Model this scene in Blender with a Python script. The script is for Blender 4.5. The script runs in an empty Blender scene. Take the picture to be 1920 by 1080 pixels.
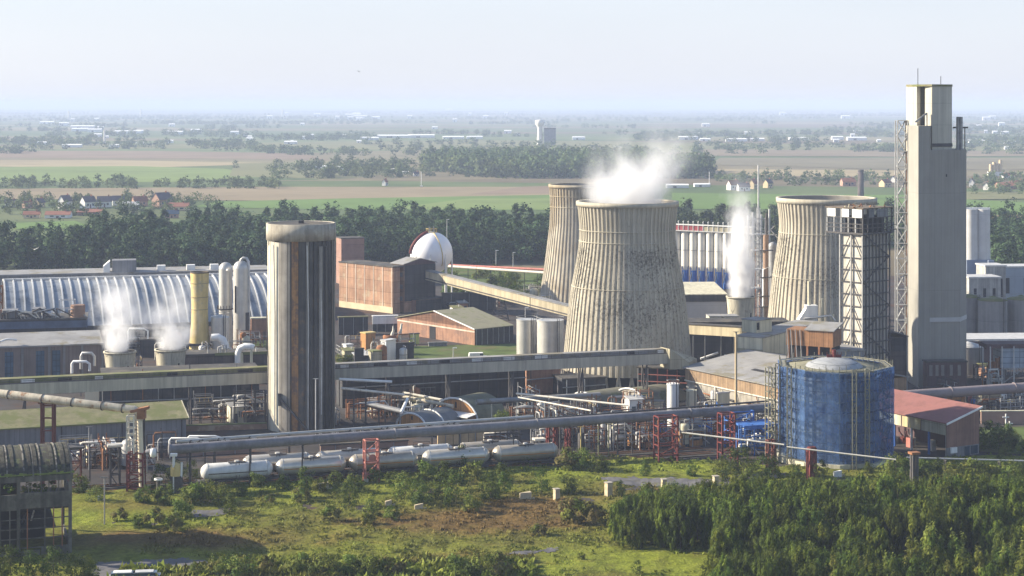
import bpy, math, random
import numpy as np
from mathutils import Vector
R = math.radians
sin, cos, pi = math.sin, math.cos, math.pi
random.seed(7)
RN = np.random.default_rng(11)
F, H, HY = 3400.0, 70.0, 195.0          # focal length in photo pixels, camera height, horizon row
SC = bpy.context.scene
COL = SC.collection


def gy(py, z=0.0):
    return F * (H - z) / (py - HY)


def at(px, Y):
    return (px - 960) * Y / F


def zt(py, Y):
    return H - (py - HY) * Y / F


def G(px, py, z=0.0):
    Y = gy(py, z)
    return (at(px, Y), Y)


def solve(px, C, d):
    k = px - 960
    return (k * C[1] - F * C[0]) / (F * d[0] - k * d[1])


# ---------------------------------------------------------------- materials
MATS = {}


class NT:
    def __init__(s, name):
        s.m = bpy.data.materials.new(name)
        s.m.use_nodes = True
        s.t = s.m.node_tree
        s.t.nodes.clear()

    def n(s, typ, **kw):
        nd = s.t.nodes.new(typ)
        for k, v in kw.items():
            if k == 'i':
                for a, b in v.items():
                    nd.inputs[a].default_value = b
            else:
                setattr(nd, k, v)
        return nd

    def l(s, a, b):
        s.t.links.new(a, b)

    def math(s, op, a, b=None, clamp=False):
        nd = s.n('ShaderNodeMath', operation=op, use_clamp=clamp)
        for i, x in enumerate((a, b)):
            if x is None:
                continue
            if isinstance(x, (int, float)):
                nd.inputs[i].default_value = x
            else:
                s.l(x, nd.inputs[i])
        return nd.outputs[0]

    def mix(s, fac, a, b, bt='MIX'):
        nd = s.n('ShaderNodeMix', data_type='RGBA', blend_type=bt)
        for i, x in ((0, fac), (6, a), (7, b)):
            if isinstance(x, (int, float)):
                nd.inputs[i].default_value = x
            elif isinstance(x, (tuple, list)):
                nd.inputs[i].default_value = (*x[:3], 1)
            else:
                s.l(x, nd.inputs[i])
        return nd.outputs[2]

    def ramp(s, fac, a, b):
        nd = s.n('ShaderNodeMapRange', i={1: a, 2: b})
        s.l(fac, nd.inputs[0])
        return nd.outputs[0]

    def noise(s, vec, scale, detail=5, rough=.6, sc3=None):
        if sc3:
            mp = s.n('ShaderNodeMapping', i={'Scale': sc3})
            s.l(vec, mp.inputs[0])
            vec = mp.outputs[0]
        nd = s.n('ShaderNodeTexNoise', i={'Scale': scale, 'Detail': detail, 'Roughness': rough})
        s.l(vec, nd.inputs['Vector'])
        return nd.outputs[0]


def mat(name, c, rough=.85, var=.3, sc=.25, c2=None, p2=.5, sc2=.12, streak=0., panel=None, metal=0., spec=.25, bump=.0, trans=None):
    """weathered surface: two noises, optional second colour in patches, rain streaks, panel joints"""
    if name in MATS:
        return MATS[name]
    t = NT(name)
    tc = t.n('ShaderNodeTexCoord').outputs['Object']
    f = t.ramp(t.noise(tc, sc, 6, .65), .3, .7)
    col = t.mix(f, tuple(x * (1 - var) for x in c), tuple(min(.95, x * (1 + var)) for x in c))
    if c2:
        g = t.ramp(t.noise(tc, sc2, 7, .7), p2 - .04, p2 + .06)
        col = t.mix(g, col, c2)
    if panel:
        w, h, mo, k = panel
        sx = t.n('ShaderNodeSeparateXYZ')
        t.l(tc, sx.inputs[0])
        cb = t.n('ShaderNodeCombineXYZ')
        t.l(t.math('ADD', sx.outputs[0], sx.outputs[1]), cb.inputs[0])
        t.l(sx.outputs[2], cb.inputs[1])
        br = t.n('ShaderNodeTexBrick', offset=0., i={'Color1': (1, 1, 1, 1), 'Color2': (k, k, k * 1.02, 1), 'Mortar': (k * .55,) * 3 + (1,), 'Scale': 1.0, 'Mortar Size': mo, 'Brick Width': w, 'Row Height': h, 'Mortar Smooth': .3, 'Bias': -.2})
        t.l(cb.outputs[0], br.inputs['Vector'])
        col = t.mix(1., col, br.outputs[0], 'MULTIPLY')
    if streak:
        s1 = t.ramp(t.noise(tc, 1., 4, .6, (1.1, 1.1, .05)), .35, .62)
        s2 = t.math('MULTIPLY_ADD', s1, streak)
        s2.node.inputs[2].default_value = 1 - streak
        cb = t.n('ShaderNodeCombineColor')
        for i in range(3):
            t.l(s2, cb.inputs[i])
        col = t.mix(1., col, cb.outputs[0], 'MULTIPLY')
    b = t.n('ShaderNodeBsdfPrincipled', i={'Roughness': rough, 'Metallic': metal, 'Specular IOR Level': spec})
    t.l(col, b.inputs['Base Color'])
    if bump:
        bn = t.n('ShaderNodeBump', i={'Strength': .6, 'Distance': bump})
        t.l(t.noise(tc, sc * 6, 4), bn.inputs['Height'])
        t.l(bn.outputs[0], b.inputs['Normal'])
    o = t.n('ShaderNodeOutputMaterial')
    if trans is not None:
        tb = t.n('ShaderNodeBsdfTransparent')
        ms = t.n('ShaderNodeMixShader')
        lo, hi, tsc = trans
        t.l(t.ramp(t.noise(tc, tsc, 4), lo, hi), ms.inputs[0])
        t.l(b.outputs[0], ms.inputs[2])
        t.l(tb.outputs[0], ms.inputs[1])
        t.l(ms.outputs[0], o.inputs[0])
    else:
        t.l(b.outputs[0], o.inputs[0])
    MATS[name] = t.m
    return t.m


def leaf_mat(name, tr=.25, vary=.5):
    t = NT(name)
    at_ = t.n('ShaderNodeAttribute', attribute_name='Col')
    oi = t.n('ShaderNodeObjectInfo')
    k = t.math('MULTIPLY_ADD', oi.outputs['Random'], vary)
    k.node.inputs[2].default_value = 1 - vary / 2
    hs = t.n('ShaderNodeHueSaturation', i={'Saturation': 1.})
    t.l(t.math('MULTIPLY_ADD', oi.outputs['Random'], .04), hs.inputs['Hue'])
    hs.inputs['Hue'].links[0].from_node.inputs[2].default_value = .48
    t.l(k, hs.inputs['Value'])
    t.l(at_.outputs['Color'], hs.inputs['Color'])
    d = t.n('ShaderNodeBsdfPrincipled', i={'Roughness': .75, 'Specular IOR Level': .15})
    tl = t.n('ShaderNodeBsdfTranslucent')
    t.l(hs.outputs[0], d.inputs['Base Color'])
    t.l(hs.outputs[0], tl.inputs[0])
    m = t.n('ShaderNodeMixShader', i={0: tr})
    t.l(d.outputs[0], m.inputs[1])
    t.l(tl.outputs[0], m.inputs[2])
    o = t.n('ShaderNodeOutputMaterial')
    t.l(m.outputs[0], o.inputs[0])
    return t.m


# ---------------------------------------------------------------- mesh builder
class MB:
    """collects boxes, prisms, bars, tubes and lathes; build() links them as ONE mesh object"""

    def __init__(s, o=(0, 0, 0)):
        s.v, s.f, s.sm, s.mi, s.o, s.m = [], [], [], [], o, 0

    def add(s, vs, fs, smooth=False):
        b = len(s.v)
        ox, oy, oz = s.o
        s.v += [(x - ox, y - oy, z - oz) for x, y, z in vs]
        for f in fs:
            s.f.append(tuple(b + i for i in f))
            s.sm.append(smooth)
            s.mi.append(s.m)
        return s

    def prism(s, pts, z0, z1):
        n = len(pts)
        a = sum(pts[i][0] * pts[(i + 1) % n][1] - pts[(i + 1) % n][0] * pts[i][1] for i in range(n))
        if a < 0:
            pts = pts[::-1]
        Z0 = z0 if isinstance(z0, (list, tuple)) else [z0] * n
        Z1 = z1 if isinstance(z1, (list, tuple)) else [z1] * n
        vs = [(p[0], p[1], z) for p, z in zip(pts, Z0)] + [(p[0], p[1], z) for p, z in zip(pts, Z1)]
        fs = [tuple(range(n))[::-1], tuple(range(n, 2 * n))]
        fs += [(i, (i + 1) % n, n + (i + 1) % n, n + i) for i in range(n)]
        return s.add(vs, fs)

    def box(s, x0, x1, y0, y1, z0, z1):
        return s.prism([(x0, y0), (x1, y0), (x1, y1), (x0, y1)], z0, z1)

    def slab(s, pts, t):
        """a sheet through 3-D points (in order), t thick, extruded downwards"""
        n = len(pts)
        vs = list(pts) + [(x, y, z - t) for x, y, z in pts]
        fs = [tuple(range(n)), tuple(range(2 * n - 1, n - 1, -1))]
        fs += [(i, n + i, n + (i + 1) % n, (i + 1) % n) for i in range(n)]
        return s.add(vs, fs)

    def bar(s, p, q, w, h=None):
        p, q = Vector(p), Vector(q)
        d = (q - p)
        if d.length < 1e-6:
            return s
        d.normalize()
        up = Vector((0, 0, 1)) if abs(d.z) < .95 else Vector((0, 1, 0))
        a = d.cross(up).normalized() * (w / 2)
        b = a.cross(d).normalized() * ((h or w) / 2)
        vs = [tuple(c + x + y) for c in (p, q) for x, y in ((-a, -b), (a, -b), (a, b), (-a, b))]
        return s.add(vs, [(0, 1, 2, 3), (7, 6, 5, 4), (0, 4, 5, 1), (1, 5, 6, 2), (2, 6, 7, 3), (3, 7, 4, 0)])

    def tube(s, path, r, n=10, cap=True):
        P = [Vector(p) for p in path]
        rs = r if isinstance(r, (list, tuple)) else [r] * len(P)
        vs, fs = [], []
        prev = None
        for i, p in enumerate(P):
            d = (P[min(i + 1, len(P) - 1)] - P[max(i - 1, 0)]).normalized()
            if prev is None:
                up = Vector((0, 0, 1)) if abs(d.z) < .9 else Vector((1, 0, 0))
                a = d.cross(up).normalized()
            else:
                a = (prev - d * prev.dot(d)).normalized()
            prev = a
            b = d.cross(a)
            for k in range(n):
                t = 2 * pi * k / n
                vs.append(tuple(p + (a * cos(t) + b * sin(t)) * rs[i]))
        for i in range(len(P) - 1):
            for k in range(n):
                fs.append((i * n + k, i * n + (k + 1) % n, (i + 1) * n + (k + 1) % n, (i + 1) * n + k))
        s.add(vs, fs, True)
        if cap:
            s.add(vs[:n], [tuple(range(n))[::-1]])
            s.add(vs[-n:], [tuple(range(n))])
        return s

    def lathe(s, prof, n=32, c=(0, 0), rf=None, a0=0, a1=2 * pi, smooth=True):
        full = abs(a1 - a0 - 2 * pi) < 1e-6
        m = n if full else n + 1
        vs, fs = [], []
        for (r, z) in prof:
            for k in range(m):
                t = a0 + (a1 - a0) * k / n
                rr = r + (rf(t, z) if rf else 0)
                vs.append((c[0] + rr * cos(t), c[1] + rr * sin(t), z))
        for i in range(len(prof) - 1):
            for k in range(n):
                k2 = (k + 1) % m
                fs.append((i * m + k, i * m + k2, (i + 1) * m + k2, (i + 1) * m + k))
        return s.add(vs, fs, smooth)

    def disc(s, r, z, n=24, c=(0, 0)):
        return s.add([(c[0] + r * cos(2 * pi * k / n), c[1] + r * sin(2 * pi * k / n), z) for k in range(n)], [tuple(range(n))])

    def cyl(s, r, z0, z1, n=24, c=(0, 0), r1=None):
        r1 = r if r1 is None else r1
        s.lathe([(r, z0), (r1, z1)], n, c)
        s.disc(r1, z1, n, c)
        return s.add([(c[0] + r * cos(2 * pi * k / n), c[1] + r * sin(2 * pi * k / n), z0) for k in range(n)], [tuple(range(n))[::-1]])

    def lattice(s, x0, x1, y0, y1, z0, z1, n, w, brace=True, sides=(0, 1, 2, 3)):
        """four legs, rings and diagonal braces"""
        c = [(x0, y0), (x1, y0), (x1, y1), (x0, y1)]
        for p in c:
            s.bar((*p, z0), (*p, z1), w * 1.4)
        for i in range(n):
            a, b = z0 + (z1 - z0) * i / n, z0 + (z1 - z0) * (i + 1) / n
            for k in sides:
                p, q = c[k], c[(k + 1) % 4]
                s.bar((*p, b), (*q, b), w)
                if brace:
                    if i % 2:
                        p, q = q, p
                    s.bar((*p, a), (*q, b), w * .8)
        return s

    def build(s, name, m, parent=None, label=None):
        me = bpy.data.meshes.new(name)
        me.from_pydata(s.v, [], s.f)
        me.polygons.foreach_set('use_smooth', s.sm)
        if isinstance(m, (list, tuple)):
            for x in m:
                me.materials.append(x)
            me.polygons.foreach_set('material_index', s.mi)
        else:
            me.materials.append(m)
        me.update()
        o = bpy.data.objects.new(name, me)
        COL.objects.link(o)
        if parent:
            o.parent = parent
        if label:
            o['label'] = label
        return o


def tag(o, label=None, cat=None, group=None, kind=None):
    if label:
        o['label'] = label
    if cat:
        o['category'] = cat
    if group:
        o['group'] = group
    if kind:
        o['kind'] = kind
    return o


def thing(name, label, cat, loc=(0, 0, 0), rz=0., group=None):
    o = bpy.data.objects.new(name, None)
    o.empty_display_size = .5
    COL.objects.link(o)
    o.location = loc
    o.rotation_euler = (0, 0, rz)
    return tag(o, label, cat, group)


def copy_tree(root, loc, rz=0., label=None, group=None, scale=None):
    r = root.copy()
    COL.objects.link(r)
    r.location = loc
    r.rotation_euler = (0, 0, rz)
    if scale is not None:
        r.scale = (scale,) * 3 if isinstance(scale, (int, float)) else scale
    if label:
        r['label'] = label
    if group:
        r['group'] = group
    for ch in list(root.children):
        c = ch.copy()
        COL.objects.link(c)
        c.parent = r
        for g in list(ch.children):
            d = g.copy()
            COL.objects.link(d)
            d.parent = c
    return r


def corner(px, py, lpx, rpx, top, th=20., Y=None):
    """nearest corner of a building in the photo -> origin, angle, lengths along both faces, height"""
    Y = Y or gy(py)
    C = (at(px, Y), Y)
    a = R(th)
    L = solve(rpx, C, (cos(a), sin(a)))
    W = solve(lpx, C, (-sin(a), cos(a)))
    return C, a, L, W, zt(top, Y)


# ---------------------------------------------------------------- numpy leaves
def np_mesh(name, V, C, m, nq=4):
    """V: (n, nq, 3) separate polygons, C: (n, 3) one colour each"""
    n = len(V)
    me = bpy.data.meshes.new(name)
    me.vertices.add(n * nq)
    me.vertices.foreach_set('co', V.reshape(-1).astype(np.float32))
    me.loops.add(n * nq)
    me.loops.foreach_set('vertex_index', np.arange(n * nq, dtype=np.int32))
    me.polygons.add(n)
    me.polygons.foreach_set('loop_start', np.arange(0, n * nq, nq, dtype=np.int32))
    me.update(calc_edges=True)
    ca = me.color_attributes.new('Col', 'FLOAT_COLOR', 'POINT')
    cc = np.ones((n, nq, 4), np.float32)
    cc[:, :, :3] = C[:, None, :]
    ca.data.foreach_set('color', cc.reshape(-1))
    me.materials.append(m)
    return me


def quads(P, N, S, up=0., el=1.5):
    """diamond leaf clumps at P facing N, size S, lengthened along a random (or upward) tangent"""
    n = len(P)
    N = N / np.maximum(np.linalg.norm(N, axis=1, keepdims=True), 1e-6)
    T = RN.normal(size=(n, 3))
    T[:, 2] += up
    T -= N * (T * N).sum(1, keepdims=True)
    T /= np.maximum(np.linalg.norm(T, axis=1, keepdims=True), 1e-6)
    B = np.cross(N, T)
    S = S[:, None]
    j = lambda: RN.uniform(.7, 1.2, (n, 1))
    return np.stack([P - T * S * el * .5 * j(), P + B * S * .5 * j(), P + T * S * el * .5 * j(), P - B * S * .5 * j()], 1)


def crown(h, w, zb, shape, ncl, nlf, leaf, pal, up=0., el=1.5, spread=.16, lean=0.):
    """leaf clumps through the crown's volume; returns V (n,4,3), C (n,3)"""
    t = RN.uniform(0, 1, ncl) ** (.8 if shape == 'spire' else 1.)
    if shape == 'spire':
        prof = np.where(t < .3, .55 + 1.5 * t, 1.0) * np.clip(1.12 - t, .06, 1) ** .62
    elif shape == 'column':
        prof = np.clip(4 * t + .3, 0, 1) * np.clip(1.15 - t, 0, 1) ** .5
    else:
        prof = np.sqrt(np.clip(1 - (2 * t - .85) ** 2 / 1.45, .05, 1))
    a = RN.uniform(0, 2 * pi, ncl)
    rr = np.sqrt(RN.uniform(.12, 1, ncl)) * prof * w / 2
    z = zb * h + t * h * (1 - zb) * .96
    c = np.stack([rr * np.cos(a), rr * np.sin(a), z], 1)
    k = RN.integers(0, ncl, nlf)
    sg = np.array([w * spread, w * spread, w * spread * (3.0 if up > 2 else 1.5 if up else .8)])
    d = RN.normal(size=(nlf, 3)) * sg * .55
    P = c[k] + d
    P[:, 2] = np.maximum(P[:, 2], .02 * h)
    P[:, 0] += lean * P[:, 2]
    N = d / sg * .8 + np.stack([c[k, 0], c[k, 1], (c[k, 2] - h * (.5 + zb / 2)) * .5], 1) / w * 2 + RN.normal(size=(nlf, 3)) * .45
    N[:, 2] += .25
    S = leaf * RN.uniform(.6, 1.35, nlf)
    pal = np.array(pal)
    cc = pal[RN.integers(0, len(pal), ncl)] * RN.uniform(.72, 1.28, (ncl, 1))
    C = cc[k] * RN.uniform(.75, 1.25, (nlf, 1))
    return quads(P, N, S, up, el), C


def lump(x, y, seed=0, s=1.):
    """cheap smooth 2-D noise about -1..1"""
    r = np.random.default_rng(seed)
    o = 0
    for k in range(7):
        a, f, p = r.uniform(0, 2 * pi), (1.5 ** k) * .08 / s, r.uniform(0, 6.28)
        o = o + np.sin((x * np.cos(a) + y * np.sin(a)) * f * 6.28 * .35 + p + 1.3 * np.sin(f * 2 * (x * np.sin(a) - y * np.cos(a)) + p)) / (1.35 ** k)
    return o / 2.2
AIRD=(1.,.7,3.); SKS=.095; HZD=.00014; EXPO=1.2; SUNE=5.0; HZC=(.60,.70,.96,1); VEIL0=(3.6,3.72,4.25,1); VEIL1=(4.15,4.25,4.7,1)
# ================================================================ camera, light, air
cd = bpy.data.cameras.new('camera')
cam = bpy.data.objects.new('camera', cd)
COL.objects.link(cam)
cam.location = (0, 0, H)
cam.rotation_euler = (R(90), 0, 0)
cd.sensor_width = 36
cd.lens = 36 * F / 1920
cd.shift_y = -(540 - HY) / 1920
cd.clip_start, cd.clip_end = 1, 120000
SC.camera = cam

SUN_EL, SUN_AZ = 25., 171.             # degrees; azimuth counted from +X towards +Y: light comes from -X
sv = Vector((cos(R(SUN_AZ)) * cos(R(SUN_EL)), sin(R(SUN_AZ)) * cos(R(SUN_EL)), sin(R(SUN_EL))))
sl = bpy.data.lights.new('sun', 'SUN')
sl.energy, sl.angle, sl.color = SUNE, R(.5), (1, .89, .70)
so = bpy.data.objects.new('sun', sl)
so.location = (-200, 0, 300)
so.rotation_euler = (-sv).to_track_quat('-Z', 'Y').to_euler()
COL.objects.link(so)

w = bpy.data.worlds.new('World')
SC.world = w
w.use_nodes = True
wt = w.node_tree
wt.nodes.clear()
sk = wt.nodes.new('ShaderNodeTexSky')
sk.sky_type = 'NISHITA'
sk.sun_disc = False
sk.sun_elevation = R(SUN_EL)
sk.sun_rotation = math.atan2(sv.x, sv.y)
sk.altitude = 100
sk.air_density, sk.dust_density, sk.ozone_density = AIRD
bg = wt.nodes.new('ShaderNodeBackground')
bg.inputs[1].default_value = SKS
wo = wt.nodes.new('ShaderNodeOutputWorld')
# a pale wash added to the sky whitens it low over the plain
wtc = wt.nodes.new('ShaderNodeTexCoord')
wsx = wt.nodes.new('ShaderNodeSeparateXYZ')
wt.links.new(wtc.outputs['Generated'], wsx.inputs[0])
wmr = wt.nodes.new('ShaderNodeMapRange')
wmr.inputs[1].default_value, wmr.inputs[2].default_value, wmr.inputs[3].default_value, wmr.inputs[4].default_value = .03, .45, .82, .05
wt.links.new(wsx.outputs[2], wmr.inputs[0])
wno = wt.nodes.new('ShaderNodeTexNoise')
wno.inputs['Scale'].default_value, wno.inputs['Detail'].default_value = 3., 4
wmp = wt.nodes.new('ShaderNodeMapping')
wmp.inputs['Scale'].default_value = (1, 1, 6)
wt.links.new(wtc.outputs['Generated'], wmp.inputs[0])
wt.links.new(wmp.outputs[0], wno.inputs['Vector'])
wvc = wt.nodes.new('ShaderNodeMix')
wvc.data_type = 'RGBA'
wvc.inputs[6].default_value, wvc.inputs[7].default_value = VEIL0, VEIL1
wt.links.new(wno.outputs[0], wvc.inputs[0])
wmx = wt.nodes.new('ShaderNodeMix')
wmx.data_type = 'RGBA'
wt.links.new(wmr.outputs[0], wmx.inputs[0])
wt.links.new(sk.outputs[0], wmx.inputs[6])
wt.links.new(wvc.outputs[2], wmx.inputs[7])
wt.links.new(wmx.outputs[2], bg.inputs[0])
wt.links.new(bg.outputs[0], wo.inputs[0])

vs = SC.view_settings
vs.view_transform, vs.look, vs.exposure, vs.gamma = 'Standard', 'None', EXPO, 1
SC.render.engine = 'CYCLES'
cy = SC.cycles
cy.max_bounces, cy.diffuse_bounces, cy.glossy_bounces, cy.transmission_bounces, cy.transparent_max_bounces, cy.volume_bounces = 5, 2, 2, 2, 16, 3
cy.use_denoising = True
try:
    cy.denoiser = 'OPENIMAGEDENOISE'
    cy.denoising_input_passes = 'RGB_ALBEDO_NORMAL'
    cy.denoising_prefilter = 'ACCURATE'
except Exception:
    pass
cy.sample_clamp_indirect = 4
cy.caustics_reflective = cy.caustics_refractive = False
cy.volume_max_steps = 128
SC.render.use_persistent_data = False

# haze: even air over the whole plain
t = NT('haze_air')
pv = t.n('ShaderNodeVolumePrincipled', i={'Color': HZC, 'Density': HZD, 'Anisotropy': .0})
o = t.n('ShaderNodeOutputMaterial')
t.l(pv.outputs[0], o.inputs['Volume'])
mb = MB()
mb.box(-30000, 30000, -600, 60000, -1.5, 96)
tag(mb.build('haze', t.m), 'pale blue haze lying over the whole plain', 'haze', kind='stuff')

# ================================================================ ground
t = NT('farmland')
tc = t.n('ShaderNodeTexCoord').outputs['Object']
mp = t.n('ShaderNodeMapping', i={'Scale': (1 / 900, 1 / 380, 1), 'Rotation': (0, 0, R(12))})
t.l(tc, mp.inputs[0])
vo = t.n('ShaderNodeTexVoronoi', i={'Scale': 1., 'Randomness': .9})
t.l(mp.outputs[0], vo.inputs['Vector'])
cr = t.n('ShaderNodeValToRGB')
cr.color_ramp.interpolation = 'CONSTANT'
for p, c in ((0, (.10, .13, .05)), (.25, (.22, .17, .11)), (.42, (.07, .12, .035)), (.6, (.26, .22, .13)), (.75, (.16, .11, .08)), (.88, (.12, .17, .06))):
    e = cr.color_ramp.elements[0] if p == 0 else cr.color_ramp.elements.new(p)
    e.position, e.color = p, (*c, 1)
sp = t.n('ShaderNodeSeparateColor')
t.l(vo.outputs['Color'], sp.inputs[0])
t.l(sp.outputs[0], cr.inputs[0])
nz = t.ramp(t.noise(tc, .01, 6, .6), .3, .7)
col = t.mix(.4, cr.outputs[0], t.mix(nz, (.05, .07, .03), (.2, .2, .1)))
b = t.n('ShaderNodeBsdfPrincipled', i={'Roughness': .95, 'Specular IOR Level': .1})
t.l(col, b.inputs['Base Color'])
o = t.n('ShaderNodeOutputMaterial')
t.l(b.outputs[0], o.inputs[0])
mb = MB()
mb.add([(-29000, -590, -.3), (29000, -590, -.3), (29000, 59900, -.3), (-29000, 59900, -.3)], [(0, 1, 2, 3)])
tag(mb.build('terrain', t.m), kind='structure')


def field(pts, c, z, var=.16, name='field'):
    mb = MB()
    mb.add([(*G(px, py), z) for px, py in pts], [tuple(range(len(pts)))])
    key = 'field_' + '_'.join('%03d' % int(x * 999) for x in c)
    fm = mat(key, c, .95, var, .012, spec=.1, c2=tuple(x * .8 for x in c), p2=.56, sc2=.006)
    return tag(mb.build(name, fm), kind='structure')


GRN, GR2, TAN, BRN, OLV = (.12, .19, .05), (.17, .225, .07), (.33, .27, .16), (.22, .165, .115), (.18, .18, .085)
fz = -.25
for pts, c in (
        ([(-60, 281), (420, 277), (1100, 285), (2000, 282), (2000, 276), (900, 262), (-60, 274)], OLV),
        ([(-60, 295), (450, 297), (620, 300), (560, 287), (300, 283), (-60, 282)], BRN),
        ([(-60, 312), (300, 313), (560, 306), (200, 300), (-60, 300)], TAN),
        ([(-60, 340), (330, 341), (520, 330), (420, 316), (250, 311), (-60, 313)], GR2),
        ([(430, 330), (640, 336), (760, 322), (560, 304), (440, 306)], OLV),
        ([(620, 300), (820, 300), (900, 280), (620, 284)], (.19, .17, .1)),
        ([(-60, 372), (500, 376), (1050, 366), (1050, 350), (500, 350), (-60, 354)], (.25, .20, .125)),
        ([(360, 388), (700, 394), (1100, 394), (1100, 364), (640, 372), (400, 378)], GRN),
        ([(720, 392), (1100, 393), (1100, 372), (880, 372)], GR2),
        ([(880, 364), (1120, 362), (1120, 346), (980, 350)], BRN),
        ([(30, 430), (180, 428), (140, 414), (30, 418)], GRN),
        ([(1260, 392), (1480, 393), (1700, 392), (1700, 366), (1260, 362)], GRN),
        ([(1320, 330), (1700, 332), (1700, 320), (1330, 317)], TAN),
        ([(1330, 309), (1700, 318), (1920, 318), (2000, 296), (1350, 296)], (.18, .16, .1)),
        ([(1300, 292), (1700, 294), (2000, 292), (2000, 284), (1300, 280)], (.21, .17, .11)),
        ([(1640, 272), (2000, 274), (2000, 268), (1640, 266)], OLV),
        ([(1800, 430), (2010, 432), (2010, 384), (1800, 374)], GRN),
        ([(1800, 412), (2010, 410), (2010, 402), (1800, 404)], (.24, .18, .11)),
        ([(1800, 375), (2010, 372), (2010, 360), (1800, 360)], OLV)):
    field(pts, c, fz)
    fz += .03

yard_m = mat('yard_ground', (.062, .056, .054), .95, .35, .07, c2=(.085, .052, .038), p2=.55, sc2=.05, spec=.1)
mb = MB()
mb.add([(-210, 300, .32), (320, 300, .32), (320, 735, .32), (-260, 735, .32)], [(0, 1, 2, 3)])
tag(mb.build('ground', yard_m), kind='structure')
lawn_m = mat('rough_grass', (.085, .115, .035), .95, .35, .2, c2=(.12, .115, .05), p2=.55, sc2=.09, spec=.1)
for k, pts in enumerate(([(735, 690), (975, 690), (985, 646), (740, 652)], [(632, 690), (665, 690), (670, 655), (632, 655)], [(830, 560), (1060, 575), (1065, 510), (825, 500)], [(468, 680), (500, 680), (500, 640), (468, 640)], [(1835, 850), (2010, 862), (2010, 800), (1835, 806)])):
    mb = MB()
    mb.add([(*G(*p), .36 + .01 * k) for p in pts], [(0, 1, 2, 3)])
    tag(mb.build('grass_ground', lawn_m), kind='structure')

# meadow: rolling rough ground before the plant
BND = [(-200, 930), (0, 930), (300, 920), (600, 905), (830, 880), (980, 862), (1150, 862), (1330, 868), (1450, 880), (1700, 868), (1840, 858), (2150, 858)]
bx, by = np.array(BND).T


def mead_ok(X, Y):
    px, py = 960 + F * X / Y, HY + F * H / Y
    return py > np.interp(px, bx, by)


def mead_col(X, Y):
    px, py = 960 + F * X / Y, HY + F * H / Y
    n1, n2, n3 = lump(X, Y * .6, 3), lump(X, Y, 5, .4), lump(X, Y * .5, 9, .22)
    gb = lambda cx, cy, sx, sy: np.exp(-((px - cx) / sx) ** 2 - ((py - cy) / sy) ** 2)
    brown = gb(880, 985, 260, 26) + gb(330, 1018, 240, 20) + .8 * gb(1000, 950, 120, 22) + .7 * gb(1230, 925, 130, 16) + .6 * gb(900, 1055, 180, 18) + .5 * gb(250, 955, 130, 12)
    brown = np.clip(brown * 1.5 + .35 * n2 + .2 * n1 - .22, 0, 1)[..., None]
    green = np.clip(.5 + .5 * n1 + .3 * n2 + .8 * gb(1190, 884, 150, 14) + .7 * gb(1150, 1055, 300, 22) + .4 * gb(330, 980, 220, 14), 0, 1)[..., None]
    c = np.array((.135, .130, .030)) * (1 - green) + np.array((.190, .225, .030)) * green
    c = c * (1 - brown) + np.array((.15, .098, .036)) * brown
    return c * (1 + .22 * n3[..., None])


xs, ys = np.arange(-84, 112, .8), np.concatenate([np.arange(225, 300, .8), np.arange(300, 372, 1.0)])
XX, YY = np.meshgrid(xs, ys)
ZZ = .55 + .22 * lump(XX, YY, 21) + .10 * lump(XX, YY, 22, .3)
ok = mead_ok(XX, YY)
ZZ = np.where(ok, ZZ, .1)
me = bpy.data.meshes.new('meadow')
ny, nx = XX.shape
I = np.arange(ny * nx).reshape(ny, nx)
qf = np.stack([I[:-1, :-1], I[:-1, 1:], I[1:, 1:], I[1:, :-1]], -1)
keep = ok[:-1, :-1] | ok[:-1, 1:] | ok[1:, 1:] | ok[1:, :-1]
me.from_pydata(np.stack([XX, YY, ZZ], -1).reshape(-1, 3).tolist(), [], qf[keep].tolist())
ca = me.color_attributes.new('Col', 'FLOAT_COLOR', 'POINT')
mc = np.ones((ny * nx, 4), np.float32)
mc[:, :3] = mead_col(XX, YY).reshape(-1, 3)
ca.data.foreach_set('color', mc.reshape(-1))
t = NT('meadow_soil')
a = t.n('ShaderNodeAttribute', attribute_name='Col')
tc = t.n('ShaderNodeTexCoord').outputs['Object']
col = t.mix(1., a.outputs['Color'], t.mix(t.ramp(t.noise(tc, 1.2, 5, .7), .3, .7), (.55, .55, .5), (1.25, 1.2, 1.1)), 'MULTIPLY')
b = t.n('ShaderNodeBsdfPrincipled', i={'Roughness': .95, 'Specular IOR Level': .1})
t.l(col, b.inputs['Base Color'])
bn = t.n('ShaderNodeBump', i={'Strength': .8, 'Distance': .5})
t.l(t.noise(tc, 1.6, 5, .7), bn.inputs['Height'])
t.l(bn.outputs[0], b.inputs['Normal'])
o = t.n('ShaderNodeOutputMaterial')
t.l(b.outputs[0], o.inputs[0])
me.materials.append(t.m)
mo = bpy.data.objects.new('meadow', me)
COL.objects.link(mo)
tag(mo, kind='structure')


def mz(X, Y):
    return float(.55 + .22 * lump(X, Y, 21) + .10 * lump(X, Y, 22, .3)) if mead_ok(X, Y) else .32


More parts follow.
